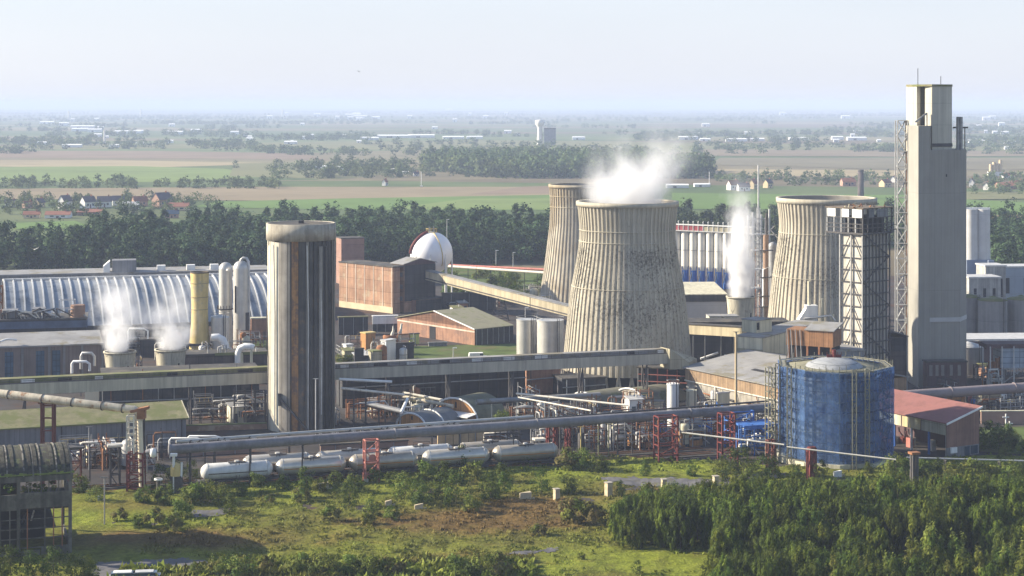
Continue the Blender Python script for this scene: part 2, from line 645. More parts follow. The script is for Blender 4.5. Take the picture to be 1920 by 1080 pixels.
road_m = mat('old_asphalt', (.125, .12, .125), .9, .2, .3, c2=(.11, .10, .07), p2=.6, sc2=.3, spec=.15)
for pts in ([(1125, 893), (1330, 897), (1460, 884), (1480, 892), (1345, 914), (1200, 912), (1120, 900)], [(352, 958), (420, 953), (430, 962), (380, 972), (352, 968)], [(945, 1036), (1045, 1027), (1050, 1032), (955, 1042)], [(172, 1056), (330, 1046), (420, 1056), (400, 1062), (220, 1092), (172, 1092)]):
    W_ = [G(px, py, .6) for px, py in pts]
    x0, x1 = min(p[0] for p in W_), max(p[0] for p in W_)
    y0, y1 = min(p[1] for p in W_), max(p[1] for p in W_)
    st = .45
    gx_, gy_ = np.arange(x0 - 1, x1 + 1, st), np.arange(y0 - 1, y1 + 1, st)
    X_, Y_ = np.meshgrid(gx_, gy_)
    jx, jy = X_ + .7 * lump(X_, Y_, 61, .12), Y_ + .9 * lump(X_, Y_, 62, .12)
    ins = np.zeros(X_.shape, bool)
    n = len(W_)
    for q in range(n):
        (ax, ay), (bx_, by_) = W_[q], W_[(q + 1) % n]
        cr_ = ((ay > jy) != (by_ > jy)) & (jx < (bx_ - ax) * (jy - ay) / (by_ - ay + 1e-9) + ax)
        ins ^= cr_
    Z_ = .62 + .22 * lump(X_, Y_, 21) + .10 * lump(X_, Y_, 22, .3)
    I_ = np.arange(X_.size).reshape(X_.shape)
    ff = np.stack([I_[:-1, :-1], I_[:-1, 1:], I_[1:, 1:], I_[1:, :-1]], -1)[ins[:-1, :-1] & ins[1:, 1:]]
    me = bpy.data.meshes.new('road')
    me.from_pydata(np.stack([X_, Y_, Z_], -1).reshape(-1, 3).tolist(), [], ff.tolist())
    me.materials.append(road_m)
    ro = bpy.data.objects.new('road', me)
    COL.objects.link(ro)
    tag(ro, kind='structure')

# ================================================================ vegetation
LEAF = leaf_mat('leaves', .25, .34)
TRUNK = mat('bark', (.10, .08, .06), .95, .3, 2.)
D1, D2, D3 = (.046, .070, .011), (.080, .110, .014), (.135, .165, .020)
B1, B2, B3 = (.060, .092, .018), (.100, .134, .022), (.15, .165, .032)


def trunk_mb(h, r, zb, k=3, w=2.):
    mb = MB()
    mb.tube([(0, 0, -.4), (0.05 * h * .1, 0, h * .4), (0, .02 * h, h * .85)], [r, r * .7, r * .15], 6)
    for i in range(k):
        a = RN.uniform(0, 6.28)
        z0 = h * RN.uniform(max(zb, .12), .5)
        mb.tube([(0, 0, z0), (cos(a) * w * .22, sin(a) * w * .22, z0 + h * .16), (cos(a) * w * .33, sin(a) * w * .33, z0 + h * .3)], [r * .45, r * .3, r * .1], 5)
    return mb


def proto(name, cat, label, group, **k):
    V, C = crown(k['h'], k['w'], k['zb'], k['shape'], k['ncl'], k['nlf'], k['leaf'], k['pal'], k.get('up', 0), k.get('el', 1.5), k.get('spread', .16))
    t = thing(name, label, cat, (0, 0, 0), 0, group)
    c = bpy.data.objects.new('crown', np_mesh('crown', V, C, LEAF))
    COL.objects.link(c)
    c.parent = t
    trunk_mb(k['h'], k.get('tr', .09), k['zb'], 4, k['w']).build('trunk', TRUNK, t)
    t['used'] = 0
    return t


def plant(p, loc, rz, sc, label, group):
    if not p['used']:
        p['used'] = 1
        p.location, p.rotation_euler, p.scale = loc, (0, 0, rz), (sc,) * 3
        p['label'], p['group'] = label, group
        return p
    return copy_tree(p, loc, rz, label, group, sc)


TH = [proto('sapling_tree', 'tree', 'x', 'g', h=h_, w=w_, zb=.06, shape=sh, ncl=nc, nlf=5600, leaf=.15, pal=pl, up=3.6, el=4.0, spread=.046, tr=.10)
      for h_, w_, sh, nc, pl in ((8.6, 7.2, 'round', 100, (D1, D2, D3)), (7.8, 7.4, 'round', 96, (D1, D2, D2)), (9.0, 6.6, 'round', 100, (D2, D1, D2)), (7.0, 6.8, 'round', 90, (D1, D2, D3)), (8.2, 7.4, 'round', 100, (D1, D1, D2)), (9.4, 5.6, 'spire', 80, (D2, D3)))]
# right-hand thicket, planted on a jittered grid
LINE = [(1130, 1010), (1145, 960), (1200, 925), (1330, 915), (1430, 905), (1560, 905), (1700, 905), (1920, 900), (2100, 900)]
lx, ly = np.array(LINE).T
n_th = 0
for gy_ in np.arange(238, 352, 4.1):
    for gx_ in np.arange(10, 104, 4.3):
        X, Y = gx_ + random.uniform(-1.6, 1.6) + (1.9 if int(gy_ * 10) % 2 else 0), gy_ + random.uniform(-1.5, 1.5)
        px, py = 960 + F * X / Y, HY + F * H / Y
        room = (py - np.interp(px, lx, ly)) / (F * 8.6 / Y)      # how much of a full-grown sapling fits below the thicket's edge
        if not (1140 < px < 2010) or room < .36:
            continue
        if px < 1345 and py > 1042 - max(0, (px - 1300)) * .2:
            continue
        if px < 1360 and py < 985 and lump(X, Y, 31, .5) > .35:
            continue
        if py > 1220 or (px < 1560 and py > 1170) or n_th >= 290:
            continue
        # clearing with deep shade
        if 1660 < px < 1880 and 1060 < py < 1135:
            continue
        sc = random.uniform(.84, 1.08) * (1. if py < 1060 else .85) * (.8 if px < 1230 else 1)
        sc = min(sc, room * random.uniform(.9, 1.08))
        plant(random.choice(TH), (X, Y, mz(X, Y) - .1), random.uniform(0, 6.28), sc, 'dark green sapling packed into the dense thicket of young trees', 'young trees of the dense thicket')
        n_th += 1

PY = proto('young_tree', 'tree', 'x', 'g', h=9.0, w=5.2, zb=.04, shape='spire', ncl=70, nlf=3600, leaf=.17, pal=(B2, B3, (.20, .22, .04)), up=3.6, el=3.2, spread=.06, tr=.09)
for px, py, s in ((1560, 1150, .8), (1618, 1140, .7), (1668, 1150, .85), (1712, 1138, .95), (1748, 1130, 1.15), (1796, 1134, 1.05), (1832, 1142, .9), (1890, 1140, .9), (1925, 1146, 1.0), (1775, 1160, .8)):
    X, Y = G(px, py, .4)
    plant(PY, (X, Y, mz(X, Y) - .1), random.uniform(0, 6.28), s, 'paler feathery young tree standing before the dark gap of the thicket', 'paler young trees before the thicket')

BU = [proto('bush', 'bush', 'x', 'g', h=h_, w=w_, zb=.03, shape='round', ncl=nc, nlf=1300, leaf=.20, pal=pl, el=1.6, spread=.15, tr=.06)
      for h_, w_, nc, pl in ((3.2, 3.6, 24, (B1, B2)), (2.6, 3.4, 20, (B2, B3)), (4.4, 3.6, 28, (B1, B2, D2)), (3.6, 4.6, 30, (B1, B2, B3)), (2.2, 3.0, 16, (B2, B3, (.14, .12, .04))), (5.2, 4.4, 32, (D1, D2, B1)))]
# (px, foot py, height in px, which kind)
RAIL = [(150, 925, 30, 0), (180, 940, 26, 3), (330, 905, 40, 5), (300, 915, 42, 5), (360, 900, 34, 5), (270, 945, 28, 0), (420, 905, 22, 0), (480, 912, 22, 1), (530, 918, 24, 0), (575, 920, 38, 2), (630, 915, 26, 0), (600, 925, 22, 1), (665, 925, 30, 0), (700, 905, 22, 1), (735, 912, 24, 0), (800, 900, 30, 1), (830, 905, 36, 2), (870, 880, 38, 2), (905, 870, 30, 0), (890, 900, 30, 1), (940, 905, 34, 2), (985, 870, 30, 1), (915, 935, 30, 0), (1065, 880, 32, 4), (1090, 880, 34, 3), (1120, 885, 30, 0)]
MID = [(655, 950, 44, 5), (700, 965, 26, 1), (620, 978, 24, 4), (690, 985, 20, 1), (760, 935, 42, 3), (790, 945, 36, 0), (830, 940, 50, 5), (855, 950, 62, 5), (920, 940, 48, 5), (945, 925, 36, 2), (885, 962, 26, 1), (1015, 925, 40, 5), (1065, 925, 30, 0), (735, 975, 22, 1), (565, 940, 24, 4), (430, 965, 34, 2), (410, 945, 34, 3), (360, 945, 34, 1), (385, 940, 36, 3), (340, 972, 30, 1), (310, 945, 34, 0), (290, 985, 28, 4), (325, 1000, 26, 4), (1165, 930, 26, 2), (1255, 945, 34, 3), (1215, 950, 34, 4), (1275, 935, 26, 0), (1075, 980, 40, 4), (1110, 985, 34, 4), (1160, 985, 40, 3), (1180, 1000, 46, 5), (1090, 1050, 12, 1), (1010, 1005, 20, 4), (450, 930, 26, 0), (505, 945, 14, 4), (225, 975, 20, 4), (260, 990, 24, 0)]
ROADB = [(1210, 893, 26, 2), (1298, 893, 18, 0), (1370, 890, 44, 2), (1395, 895, 52, 5), (1430, 908, 48, 5), (1450, 905, 44, 5), (1355, 900, 32, 3), (1410, 912, 34, 0), (1490, 898, 22, 0), (1537, 896, 30, 2), (1628, 888, 18, 0), (1680, 900, 42, 3), (1700, 905, 40, 2), (1730, 900, 34, 1), (1760, 900, 38, 5), (1790, 905, 34, 3), (1830, 905, 40, 1), (1860, 900, 30, 0), (1890, 905, 36, 3), (1915, 900, 30, 5), (1875, 862, 10, 0)]
NEARB = [(500, 1075, 24, 4), (560, 1085, 40, 1), (600, 1090, 44, 3), (650, 1085, 40, 1), (690, 1090, 46, 0), (730, 1085, 36, 4), (860, 1088, 40, 1), (900, 1090, 48, 3), (940, 1086, 40, 4), (1195, 1078, 24, 5), (415, 1085, 40, 0), (450, 1090, 44, 3), (370, 1090, 30, 0), (1330, 1085, 30, 0)]
DARKB = [(20, 1092, 60, 5), (60, 1095, 54, 5), (100, 1092, 60, 5), (140, 1090, 46, 5), (165, 1088, 40, 0), (-10, 1090, 60, 5)]  # darkest bush kind picked so its colour stands in for shade
for lst, lab, grp in ((RAIL, 'green bush growing along the railway beside the tank wagons', 'bushes along the railway'), (MID, 'shaggy bush standing out in the rough meadow', 'bushes scattered over the meadow'), (ROADB, 'leafy bush by the road beneath the blue netted tank and red roof', 'bushes by the plant road'), (NEARB, 'tall weedy shrub in the strip nearest the viewer', 'shrubs of the nearest strip'), (DARKB, 'dark bush crowding the foot of the ruined building', 'dark bushes at the ruin')):
    for px, py, hp, kd in lst:
        X, Y = G(px, py, .4)
        p = BU[kd]
        hh = (3.2, 2.6, 4.4, 3.6, 2.2, 5.2)[kd]
        plant(p, (X, Y, mz(X, Y) - .1), random.uniform(0, 6.28), hp * Y / F / hh * 1.12, lab, grp)

for i in range(9):  # unseen trees added only to cast shade over the track
    X, Y = -90 - 3 * (i % 3), 228 + i * 2.7
    plant(TH[2], (X, Y, .2), i, 2.0 + .2 * (i % 3), 'unseen tall tree added beyond the picture edge to throw shade over the track', 'unseen trees added for shade')

# grass and weeds: nobody could count them
n = 85000
gx, gyy = RN.uniform(-58, 100, n), 226 + (RN.uniform(0, 1, n) ** 1.05) * 142
m_ok = mead_ok(gx, gyy)
gx, gyy = gx[m_ok], gyy[m_ok]
gpx, gpy = 960 + F * gx / gyy, HY + F * H / gyy
dens = .55 + .5 * lump(gx, gyy, 41, .35) + .35 * lump(gx, gyy, 42, .15)
dens += np.clip((gpy - 1045) / 20, 0, 1.2) * (gpx < 1000) - 1.2 * np.exp(-((gpx - 1190) / 160) ** 2 - ((gpy - 1058) / 22) ** 2)
for cxr, cyr, sxr, syr in ((1240, 903, 120, 13), (390, 962, 40, 10), (1400, 900, 60, 14), (300, 1062, 130, 14)):
    dens = np.where(((gpx - cxr) / sxr) ** 2 + ((gpy - cyr) / syr) ** 2 < 1, -1, dens)
k_ = RN.uniform(0, 1, len(gx)) < np.clip(dens, 0, 1)
gx, gyy, dens, gpy, gpx = gx[k_], gyy[k_], dens[k_], gpy[k_], gpx[k_]
n = len(gx)
zz = .55 + .22 * lump(gx, gyy, 21) + .10 * lump(gx, gyy, 22, .3)
hgt = (.14 + .55 * RN.uniform(0, 1, n) ** 2.5) * (1 + .6 * np.clip(dens - .6, 0, 1)) + np.clip((gpy - 1050) / 18, 0, 1) * RN.uniform(.1, 1.5, n) * (gpx < 1000)
gc = mead_col(gx, gyy) * RN.uniform(.6, 1.25, (n, 1))
Vg, Cg = [], []
for k in range(3):
    P = np.stack([gx + RN.normal(0, .25, n), gyy + RN.normal(0, .25, n), zz + hgt * .3], 1)
    N = RN.normal(size=(n, 3)) * (1, 1, .25)
    N[:, 2] += .75
    N[:, 0] -= .25
    q = quads(P, N, hgt * .55, 4., 2.0)
    Vg.append(q)
    Cg.append(gc * RN.uniform(.85, 1.15, (n, 1)))
go = bpy.data.objects.new('grass', np_mesh('grass', np.concatenate(Vg), np.concatenate(Cg), LEAF))
COL.objects.link(go)
tag(go, 'rough green and russet grass covering the meadow', 'grass', kind='stuff')

# woods: templates joined into one mass
F1, F2, F3, F4 = (.036, .060, .029), (.050, .080, .034), (.066, .098, .038), (.086, .114, .042)
TPL = []
E1, E2, E3 = (.055, .085, .035), (.080, .110, .042), (.105, .13, .05)
for h_, w_, sh, pl in ((17, 10, 'round', (F1, F2)), (15, 9, 'round', (F2, F3)), (19, 9, 'column', (F1, F2, F3)), (16, 11, 'round', (F1, F2, F4)), (12, 10, 'round', (F3, F2)), (21, 7, 'spire', (F1, F2)), (10, 9, 'round', (F4, F3)), (22, 9, 'column', (F1, F1, F2))):
    TPL.append(crown(h_, w_, .08, sh, 44, 700, .85, pl, 0, 1.3, .15))
TPF = [crown(h_, w_, .05, 'round', 16, 150, 1.7, pl, 0, 1.1, .2) for h_, w_, pl in ((12, 12, (E1, E2)), (10, 14, (E2, E3)), (14, 10, (E1, E2)))]


def wood(name, label, pos, tpl, lo=.8, hi=1.15, zs=1.):
    VV, CC = [], []
    for X, Y in pos:
        V, C = tpl[random.randrange(len(tpl))]
        a, s = random.uniform(0, 6.28), random.uniform(lo, hi)
        ca_, sa_ = cos(a) * s, sin(a) * s
        W = np.empty_like(V)
        W[..., 0] = V[..., 0] * ca_ - V[..., 1] * sa_ + X
        W[..., 1] = V[..., 0] * sa_ + V[..., 1] * ca_ + Y
        W[..., 2] = V[..., 2] * s * zs
        VV.append(W)
        CC.append(C * random.uniform(.75, 1.25))
    ob = bpy.data.objects.new(name, np_mesh(name, np.concatenate(VV), np.concatenate(CC), LEAF))
    COL.objects.link(ob)
    return tag(ob, label, 'wood', kind='stuff')


def grid_pos(x0, x1, y0, y1, d, test=None):
    out = []
    for Y in np.arange(y0, y1, d):
        for X in np.arange(x0, x1, d):
            a, b = X + random.uniform(-.45, .45) * d, Y + random.uniform(-.45, .45) * d
            if test is None or test(960 + F * a / b, b, a):
                out.append((a, b))
    return out


def belt(px, Y, X):
    lo = np.interp(px, [-100, 0, 200, 330, 500, 640, 830, 1040, 1100], [760, 752, 742, 735, 742, 770, 790, 800, 800])
    hi = np.interp(px, [-100, 0, 40, 130, 200, 300, 500, 1040, 1100], [790, 790, 785, 795, 860, 890, 930, 915, 915])
    return -60 < px < 1110 and lo < Y < hi


wood('forest', 'dense green wood standing in a belt behind the works', grid_pos(-300, 60, 730, 960, 6.4, belt), TPL, .68, 1.12)
wood('forest', 'dark wood showing between the tallest cooling towers', grid_pos(60, 260, 880, 1010, 9, lambda px, Y, X: 1180 < px < 1700), TPL, .7, 1.)
wood('forest', 'green trees massed behind the white silo at the edge', grid_pos(190, 340, 690, 960, 9, lambda px, Y, X: px > 1800 and (Y > 760 or px > 1860)), TPL, .75, 1.05)
wood('forest', 'far blue wood on the plain behind the steaming tower', grid_pos(-200, 330, 1720, 2150, 15, lambda px, Y, X: 800 + 120 * max(0, (1900 - Y) / 180) < px < 1330 and not (px > 1230 and Y > 1900)), TPF, 1.3, 1.75)
wood('treeline', 'hedgerow trees running along the far green field', [(at(px, Y), Y) for px, Y in [(random.uniform(-40, 520), random.uniform(1500, 1585)) for _ in range(110)] if random.random() < .8], TPF, .35, .8)
wood('treeline', 'trees clustered around the white sheds beyond the fields', [(at(px, Y), Y) for px, Y in [(random.gauss(660, 75), random.uniform(1700, 2050)) for _ in range(110)]], TPF, .6, 1.15)
wood('treeline', 'village trees growing among the far houses', [(at(px, Y), Y) for px, Y in [(random.uniform(-20, 400), random.uniform(1130, 1330)) for _ in range(80)]], TPF, .35, .75)
wood('treeline', 'trees around the hamlet behind the steel mast', [(at(px, Y), Y) for px, Y in [(random.uniform(1340, 1700), random.uniform(1560, 1760)) for _ in range(70)] + [(random.uniform(1820, 1960), random.uniform(1400, 1700)) for _ in range(50)]], TPF, .35, .75)
far = []
for _ in range(230):
    Y = 2500 * (22000 / 2500) ** random.random()
    px, ln = random.uniform(-150, 1980), random.uniform(30, 260)
    dy = random.uniform(-.12, .12) * Y * .1
    n = int(ln * Y / F / 13 * random.uniform(.5, 1.1)) + 3
    for q in range(min(n, 60)):
        f = random.random()
        far.append((at(px + ln * f, Y) , Y + dy * f + random.gauss(0, Y * .006)))
for px0, px1, Y, n in ((285, 450, 6400, 60), (150, 230, 5600, 30), (490, 680, 3600, 60), (-40, 180, 3200, 50), (350, 480, 3000, 40), (1480, 1720, 4200, 60), (1180, 1330, 3600, 30), (1820, 1950, 3300, 40)):
    far += [(at(px, Y + d), Y + d) for px, d in [(random.uniform(px0, px1), random.uniform(-150, 150)) for _ in range(n)]]
wood('treeline', 'scattered woods fading into the haze near the horizon', far, TPF, .8, 1.4, .75)
# ================================================================ the works: materials
def P(T, name, m, f, label=None):
    b = MB()
    f(b)
    return b.build(name, m, T, label)


def B(name, label, cat, px, py, l, r, top, th=20., Y=None, group=None):
    C, a, L, W, h = corner(px, py, l, r, top, th, Y)
    return thing(name, label, cat, (C[0], C[1], 0), a, group), L, W, h


CONC = mat('concrete', (.43, .39, .32), .9, .22, .35, c2=(.30, .27, .22), p2=.55, sc2=.12, streak=.35)
def stained_shell(name, zr):
    t = NT(name)
    tc = t.n('ShaderNodeTexCoord').outputs['Object']
    col = t.mix(t.ramp(t.noise(tc, .12, 6, .65), .3, .7), (.39, .355, .28), (.53, .485, .39))
    s1 = t.ramp(t.noise(tc, 1., 5, .65, (.9, .9, .035)), .38, .66)
    col = t.mix(t.math('MULTIPLY', s1, .45), col, (.22, .195, .15))
    sx = t.n('ShaderNodeSeparateXYZ')
    t.l(tc, sx.inputs[0])
    low = t.ramp(sx.outputs[2], zr + .6, zr - 1.5)                     # lichen starts below the upper ring
    low2 = t.math('MULTIPLY', low, t.ramp(sx.outputs[2], 2., 18.))
    big = t.ramp(t.noise(tc, .10, 4, .6), .35, .65)
    thr = t.math('MULTIPLY', low2, t.math('MULTIPLY_ADD', big, .14))
    thr.node.inputs[1].links[0].from_node.inputs[2].default_value = .03
    sp = t.math('ADD', t.noise(tc, 1.9, 6, .75, (1, 1, .8)), thr)
    col = t.mix(t.math('MULTIPLY', t.ramp(sp, .60, .72), .85), col, (.12, .108, .085))
    b = t.n('ShaderNodeBsdfPrincipled', i={'Roughness': .92, 'Specular IOR Level': .2})
    t.l(col, b.inputs['Base Color'])
    o = t.n('ShaderNodeOutputMaterial')
    t.l(b.outputs[0], o.inputs[0])
    return t.m


SHELL, SHELL3 = stained_shell('shell_concrete', 36.), stained_shell('shell_concrete', 31.9)
SHELLC = mat('clean_shell', (.45, .405, .32), .92, .2, .15, c2=(.36, .30, .21), p2=.5, sc2=.05, streak=.25)
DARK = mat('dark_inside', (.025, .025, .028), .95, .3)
GREY = mat('grey_cladding', (.22, .22, .225), .7, .18, .15, panel=(1.0, 9, .03, .9), streak=.25)
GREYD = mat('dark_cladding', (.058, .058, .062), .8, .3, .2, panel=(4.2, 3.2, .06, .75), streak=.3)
CREAM = mat('cream_cladding', (.62, .58, .43), .75, .15, .2, panel=(1.6, 20, .03, .93), streak=.3)
BEIGE = mat('beige_cladding', (.42, .38, .27), .8, .16, .2, panel=(2.4, 3.4, .04, .9), streak=.3)
WHITE = mat('white_paint', (.78, .77, .74), .6, .1, .3, streak=.15)
BRICK = mat('brick_wall', (.40, .235, .15), .9, .25, .3, c2=(.46, .35, .24), p2=.58, sc2=.25, panel=(5.2, 3.6, .07, .72), streak=.25)
BRICK2 = mat('plain_brick', (.34, .19, .125), .9, .25, .5, c2=(.25, .15, .11), p2=.55, sc2=.2, streak=.3)
TIMBER = mat('brown_boards', (.32, .22, .135), .85, .25, .4, panel=(.9, 30, .05, .8), streak=.3)
ORANGE = mat('orange_boards', (.56, .27, .10), .8, .2, .5, panel=(.7, 30, .04, .8), streak=.3)
PLUM = mat('plum_cladding', (.12, .075, .075), .8, .2, .3, panel=(1.2, 30, .03, .9), streak=.2)
ROOFG = mat('grey_roof', (.26, .255, .25), .85, .22, .2, panel=(3.0, 50, .02, .9), c2=(.2, .18, .13), p2=.55, sc2=.15)
ROOFD = mat('dark_roof', (.07, .066, .062), .9, .3, .2, c2=(.14, .12, .09), p2=.56, sc2=.2)
ROOFM = mat('mossy_roof', (.20, .185, .10), .9, .25, .3, c2=(.14, .15, .055), p2=.5, sc2=.25)
ROOFR = mat('red_roof', (.285, .125, .11), .8, .15, .25, c2=(.23, .105, .09), p2=.52, sc2=.25, panel=(1.1, 60, .03, .93))
STEEL = mat('grey_steel', (.30, .30, .30), .55, .25, .8, metal=.3)
STEELD = mat('dark_steel', (.075, .07, .07), .7, .3, .8)
GALV = mat('galvanised_steel', (.56, .55, .53), .5, .2, .8, metal=.25)
RED = mat('red_steel', (.135, .030, .028), .65, .3, .9, c2=(.22, .07, .05), p2=.56, sc2=.8)
PINK = mat('faded_red_steel', (.42, .16, .13), .75, .25, .9)
RUST = mat('rust', (.26, .12, .06), .9, .35, .8)
BLUE = mat('blue_steel', (.05, .14, .40), .6, .25, .8)
PIPE = mat('grey_pipe', (.215, .205, .215), .6, .18, .25, c2=(.16, .15, .155), p2=.55, sc2=.2, streak=.2, spec=.35)
PIPEW = mat('pale_pipe', (.62, .58, .50), .6, .2, .5, c2=(.40, .33, .25), p2=.6, sc2=.5)
PIPEL = mat('lagged_pipe', (.50, .49, .47), .45, .2, .5, metal=.35)
SILV = mat('silver_vessel', (.58, .56, .52), .4, .15, .3, metal=.4, streak=.2)
YELL = mat('yellow_paint', (.66, .50, .20), .7, .18, .25, c2=(.50, .42, .25), p2=.55, sc2=.12, streak=.3)
GLASS = mat('window_glass', (.045, .07, .10), .15, .2, .5, spec=.8)


def ribbed(n, d, f=.38):
    def rf(t, z):
        ph = (t * n / (2 * pi)) % 1.0
        return d if ph < f else 0.
    return rf


# ================================================================ cooling towers
def cooling_tower(label, px, Y, prof, nr, m, ringrows, bottom, ribd=.30, cols=0, rimh=1.0):
    k = Y / F
    T = thing('cooling_tower', label, 'cooling tower', (at(px, Y), Y, 0))
    pr = [(hw * k, zt(py, Y)) for hw, py in prof]
    pr = sorted(pr, key=lambda p: p[1])
    zs = np.linspace(bottom, pr[-1][1], 30)
    rs = np.interp(zs, [p[1] for p in pr], [p[0] for p in pr])
    rs = np.convolve(np.r_[rs[0], rs, rs[-1]], [.25, .5, .25], 'valid')
    out = [(float(r), float(z)) for r, z in zip(rs, zs)]
    P(T, 'shell', m, lambda b: b.lathe(out, nr * 8, rf=ribbed(nr, ribd), smooth=False))
    P(T, 'inner_shell', mat('inner_concrete', (.25, .23, .2), .95), lambda b: b.lathe([(r - .5, z) for r, z in out][::-1], 64))
    r1, z1 = out[-1]
    P(T, 'rim', m, lambda b: b.lathe([(r1 - .52, z1 - .1), (r1 + .12, z1 - rimh), (r1 + .55, z1 - rimh), (r1 + .55, z1 + .12), (r1 - .52, z1 + .12), (r1 - .52, z1 - .1)], 72))
    for py in ringrows:
        z = zt(py, Y)
        r = float(np.interp(z, zs, rs)) + ribd
        P(T, 'ring', m, lambda b: b.lathe([(r - .2, z - .1), (r + .07, z - .1), (r + .07, z + .1), (r - .2, z + .1)], 72))
    if cols:
        r0 = out[0][0]
        for i in range(cols):
            a = 2 * pi * i / cols
            if sin(a) > .5:
                continue
            for da in (.05, -.05):
                P(T, 'column', CONC, lambda b: b.bar((r0 * cos(a), r0 * sin(a), bottom + .2), ((r0 + .9) * cos(a + da), (r0 + .9) * sin(a + da), -.2), .55))
        P(T, 'basin', CONC, lambda b: b.lathe([(r0 + 1.6, 0), (r0 + 1.6, 1.1), (r0 + 1.2, 1.1), (r0 + 1.2, 0)], 60))
    P(T, 'fill_pack', DARK, lambda b: b.cyl(out[0][0] - 1.2, .33, bottom + 4, 40))
    return T


cooling_tower('big ribbed concrete cooling tower with thick steam rising, central and nearest of the three', 1176.5, 450, [(92.5, 378), (90.5, 395), (87.5, 428), (88, 450), (94, 491), (103, 535), (109, 579), (117, 660), (123, 715)], 66, SHELL, (430, 451, 535), 4.4, cols=32)
cooling_tower('slim smooth cream cooling tower half hidden behind the steaming one', 1090, 640, [(59, 346), (57, 385), (58, 420), (63, 460), (68, 500), (74.5, 540), (82, 590)], 56, SHELLC, (367, 387), 1.0, .3)
cooling_tower('stained cooling tower without steam behind the lattice wrapped tower', 1549.5, 540, [(90.5, 371), (85.5, 412), (86, 435), (90, 464), (98, 516), (104, 568), (111, 640)], 64, SHELL3, (435, 516), 1.5, .36, rimh=1.3)

# ================================================================ tall round silo with strips
T = thing('concrete_silo', 'tall round silo with pale vertical strips and orange rust streaks', 'silo', (at(564.5, 391), 391, 0))
zc, zt_ = 40.9, 44.4
P(T, 'body', mat('silo_body', (.12, .11, .10), .9, .3, .2, c2=(.30, .17, .08), p2=.6, sc2=.2, streak=.5), lambda b: (b.lathe([(7.02, .3), (7.02, zc + .2)], 72), b.disc(6.7, .3, 40)))
P(T, 'collar', CONC, lambda b: b.lathe([(6.8, zc - .05), (7.48, zc - .05), (7.48, zt_), (7.0, zt_), (7.0, zc + .4), (6.6, zc + .4)], 72))
P(T, 'roof', ROOFD, lambda b: b.cyl(7.0, zc + .5, zt_ - .12, 48))
P(T, 'roof_hatch', STEELD, lambda b: (b.box(-.5, .6, -.4, .5, zt_ - .5, zt_ + .5), b.bar((.2, 0, zt_ + .4), (1.6, .2, zt_ + 1.1), .12)))
SA = mat('strip_lit_white', (.60, .56, .46), .6, .15, .4, streak=.35)
SB = mat('strip_grey', (.30, .275, .24), .45, .2, .4, streak=.4)
SCC = mat('strip_rust', (.42, .22, .09), .9, .3, .5, c2=(.24, .15, .10), p2=.5, sc2=.4, streak=.4)
SD = mat('strip_shade_dark', (.075, .072, .07), .4, .3, .4, streak=.3)
rs = random.Random(4)
a = 176.
while a < 364:
    wd = rs.choice((2.6, 4.4, 6.4, 9.2, 11.5, 5.2))
    gap = rs.choice((.3, .5, .8)) if a < 250 else rs.choice((.5, .8, 1.6, 2.8))
    mid = a + wd / 2
    if 259 < mid < 268:
        m = SCC
    elif mid < 238:
        m = SA  # sun side strips all pale, the light put into their colour
    elif mid < 259:
        m = rs.choice((SA, SB))
    else:
        m = rs.choice((SD, SD, SB, SD))  # strips turned from the sun mostly dark, shade put into their colour
    ztop = zc - rs.choice((0, 0, 0, .3, 1.2))
    zlow = .1 if rs.random() < .72 or mid < 250 else rs.choice((32., 26.))
    dp = rs.uniform(.08, .16) if mid < 257 else rs.uniform(.1, .40)

    def strip(b, a=a, wd=wd, zl=zlow, zh=ztop, dp=dp):
        n = max(1, int(wd / 2))
        A = [R(a + wd * i / n) for i in range(n + 1)]
        ls = rs.uniform(-.03, .03)
        pts0 = [(6.95 * cos(x), 6.95 * sin(x)) for x in A]
        pts1 = [((7.04 + dp) * cos(x), (7.04 + dp) * sin(x)) for x in A][::-1]
        b.prism(pts0 + pts1, zl, zh)
    P(T, 'strip', m, strip)
    a += wd + gap
for ang, r_, z0, z1 in ((288, 7.4, 1, 40), (312, 7.4, 4, 33), (332, 7.35, 0, 40.5), (206, 7.5, 0, 26), (228, 7.45, 2, 40)):
    x, y = r_ * cos(R(ang)), r_ * sin(R(ang))
    P(T, 'riser_pipe', rs.choice((GALV, STEELD, PIPEL)), lambda b: b.tube([(x, y, z0), (x + .1, y, z0 + (z1 - z0) * .6), (x - .2, y, z1)], .14, 6))
P(T, 'shadow_bar', STEELD, lambda b: b.bar((-3.6, -6.9, 7.6), (2.4, -8.1, 1.0), .5, .35))  # dark bar stands in for a diagonal shadow on the silo foot
P(T, 'door', STEELD, lambda b: b.box(-4.1, -3.5, -6.6, -6.2, 6, 8.6))

# ================================================================ tall concrete prilling tower at the edge
Y0 = 446.
T = thing('prilling_tower', 'tallest grey concrete tower with stepped top and bright narrow side', 'tower', (at(1722, Y0), Y0, 0))
O = (at(1722, Y0), Y0, 0)
q = lambda px, Y: (at(px, Y), Y)
PR = mat('tower_concrete', (.31, .295, .26), .9, .12, .08, panel=(1.9, 24, .025, .94), streak=.10)
PRL = mat('tower_pale', (.44, .39, .28), .9, .14, .1, panel=(40, 6.2, .01, .95), streak=.25)
b = MB(O)
b.prism([q(1744.8, Y0 + 1.2), q(1800, Y0 + 2.2), q(1812, Y0 + 8), q(1806, Y0 + 16), q(1740, Y0 + 16)], 0, zt(281, Y0 + 1))
b.build('shaft', PR, T)
b = MB(O)
b.prism([q(1703, Y0 + 8.5), q(1722, Y0), q(1745, Y0 + 1.0), q(1745, Y0 + 9), q(1722, Y0 + 14)], 0, zt(236, Y0))
b.build('stair_column', PR, T)
b = MB(O)
zt1 = zt(162, Y0 + 5)
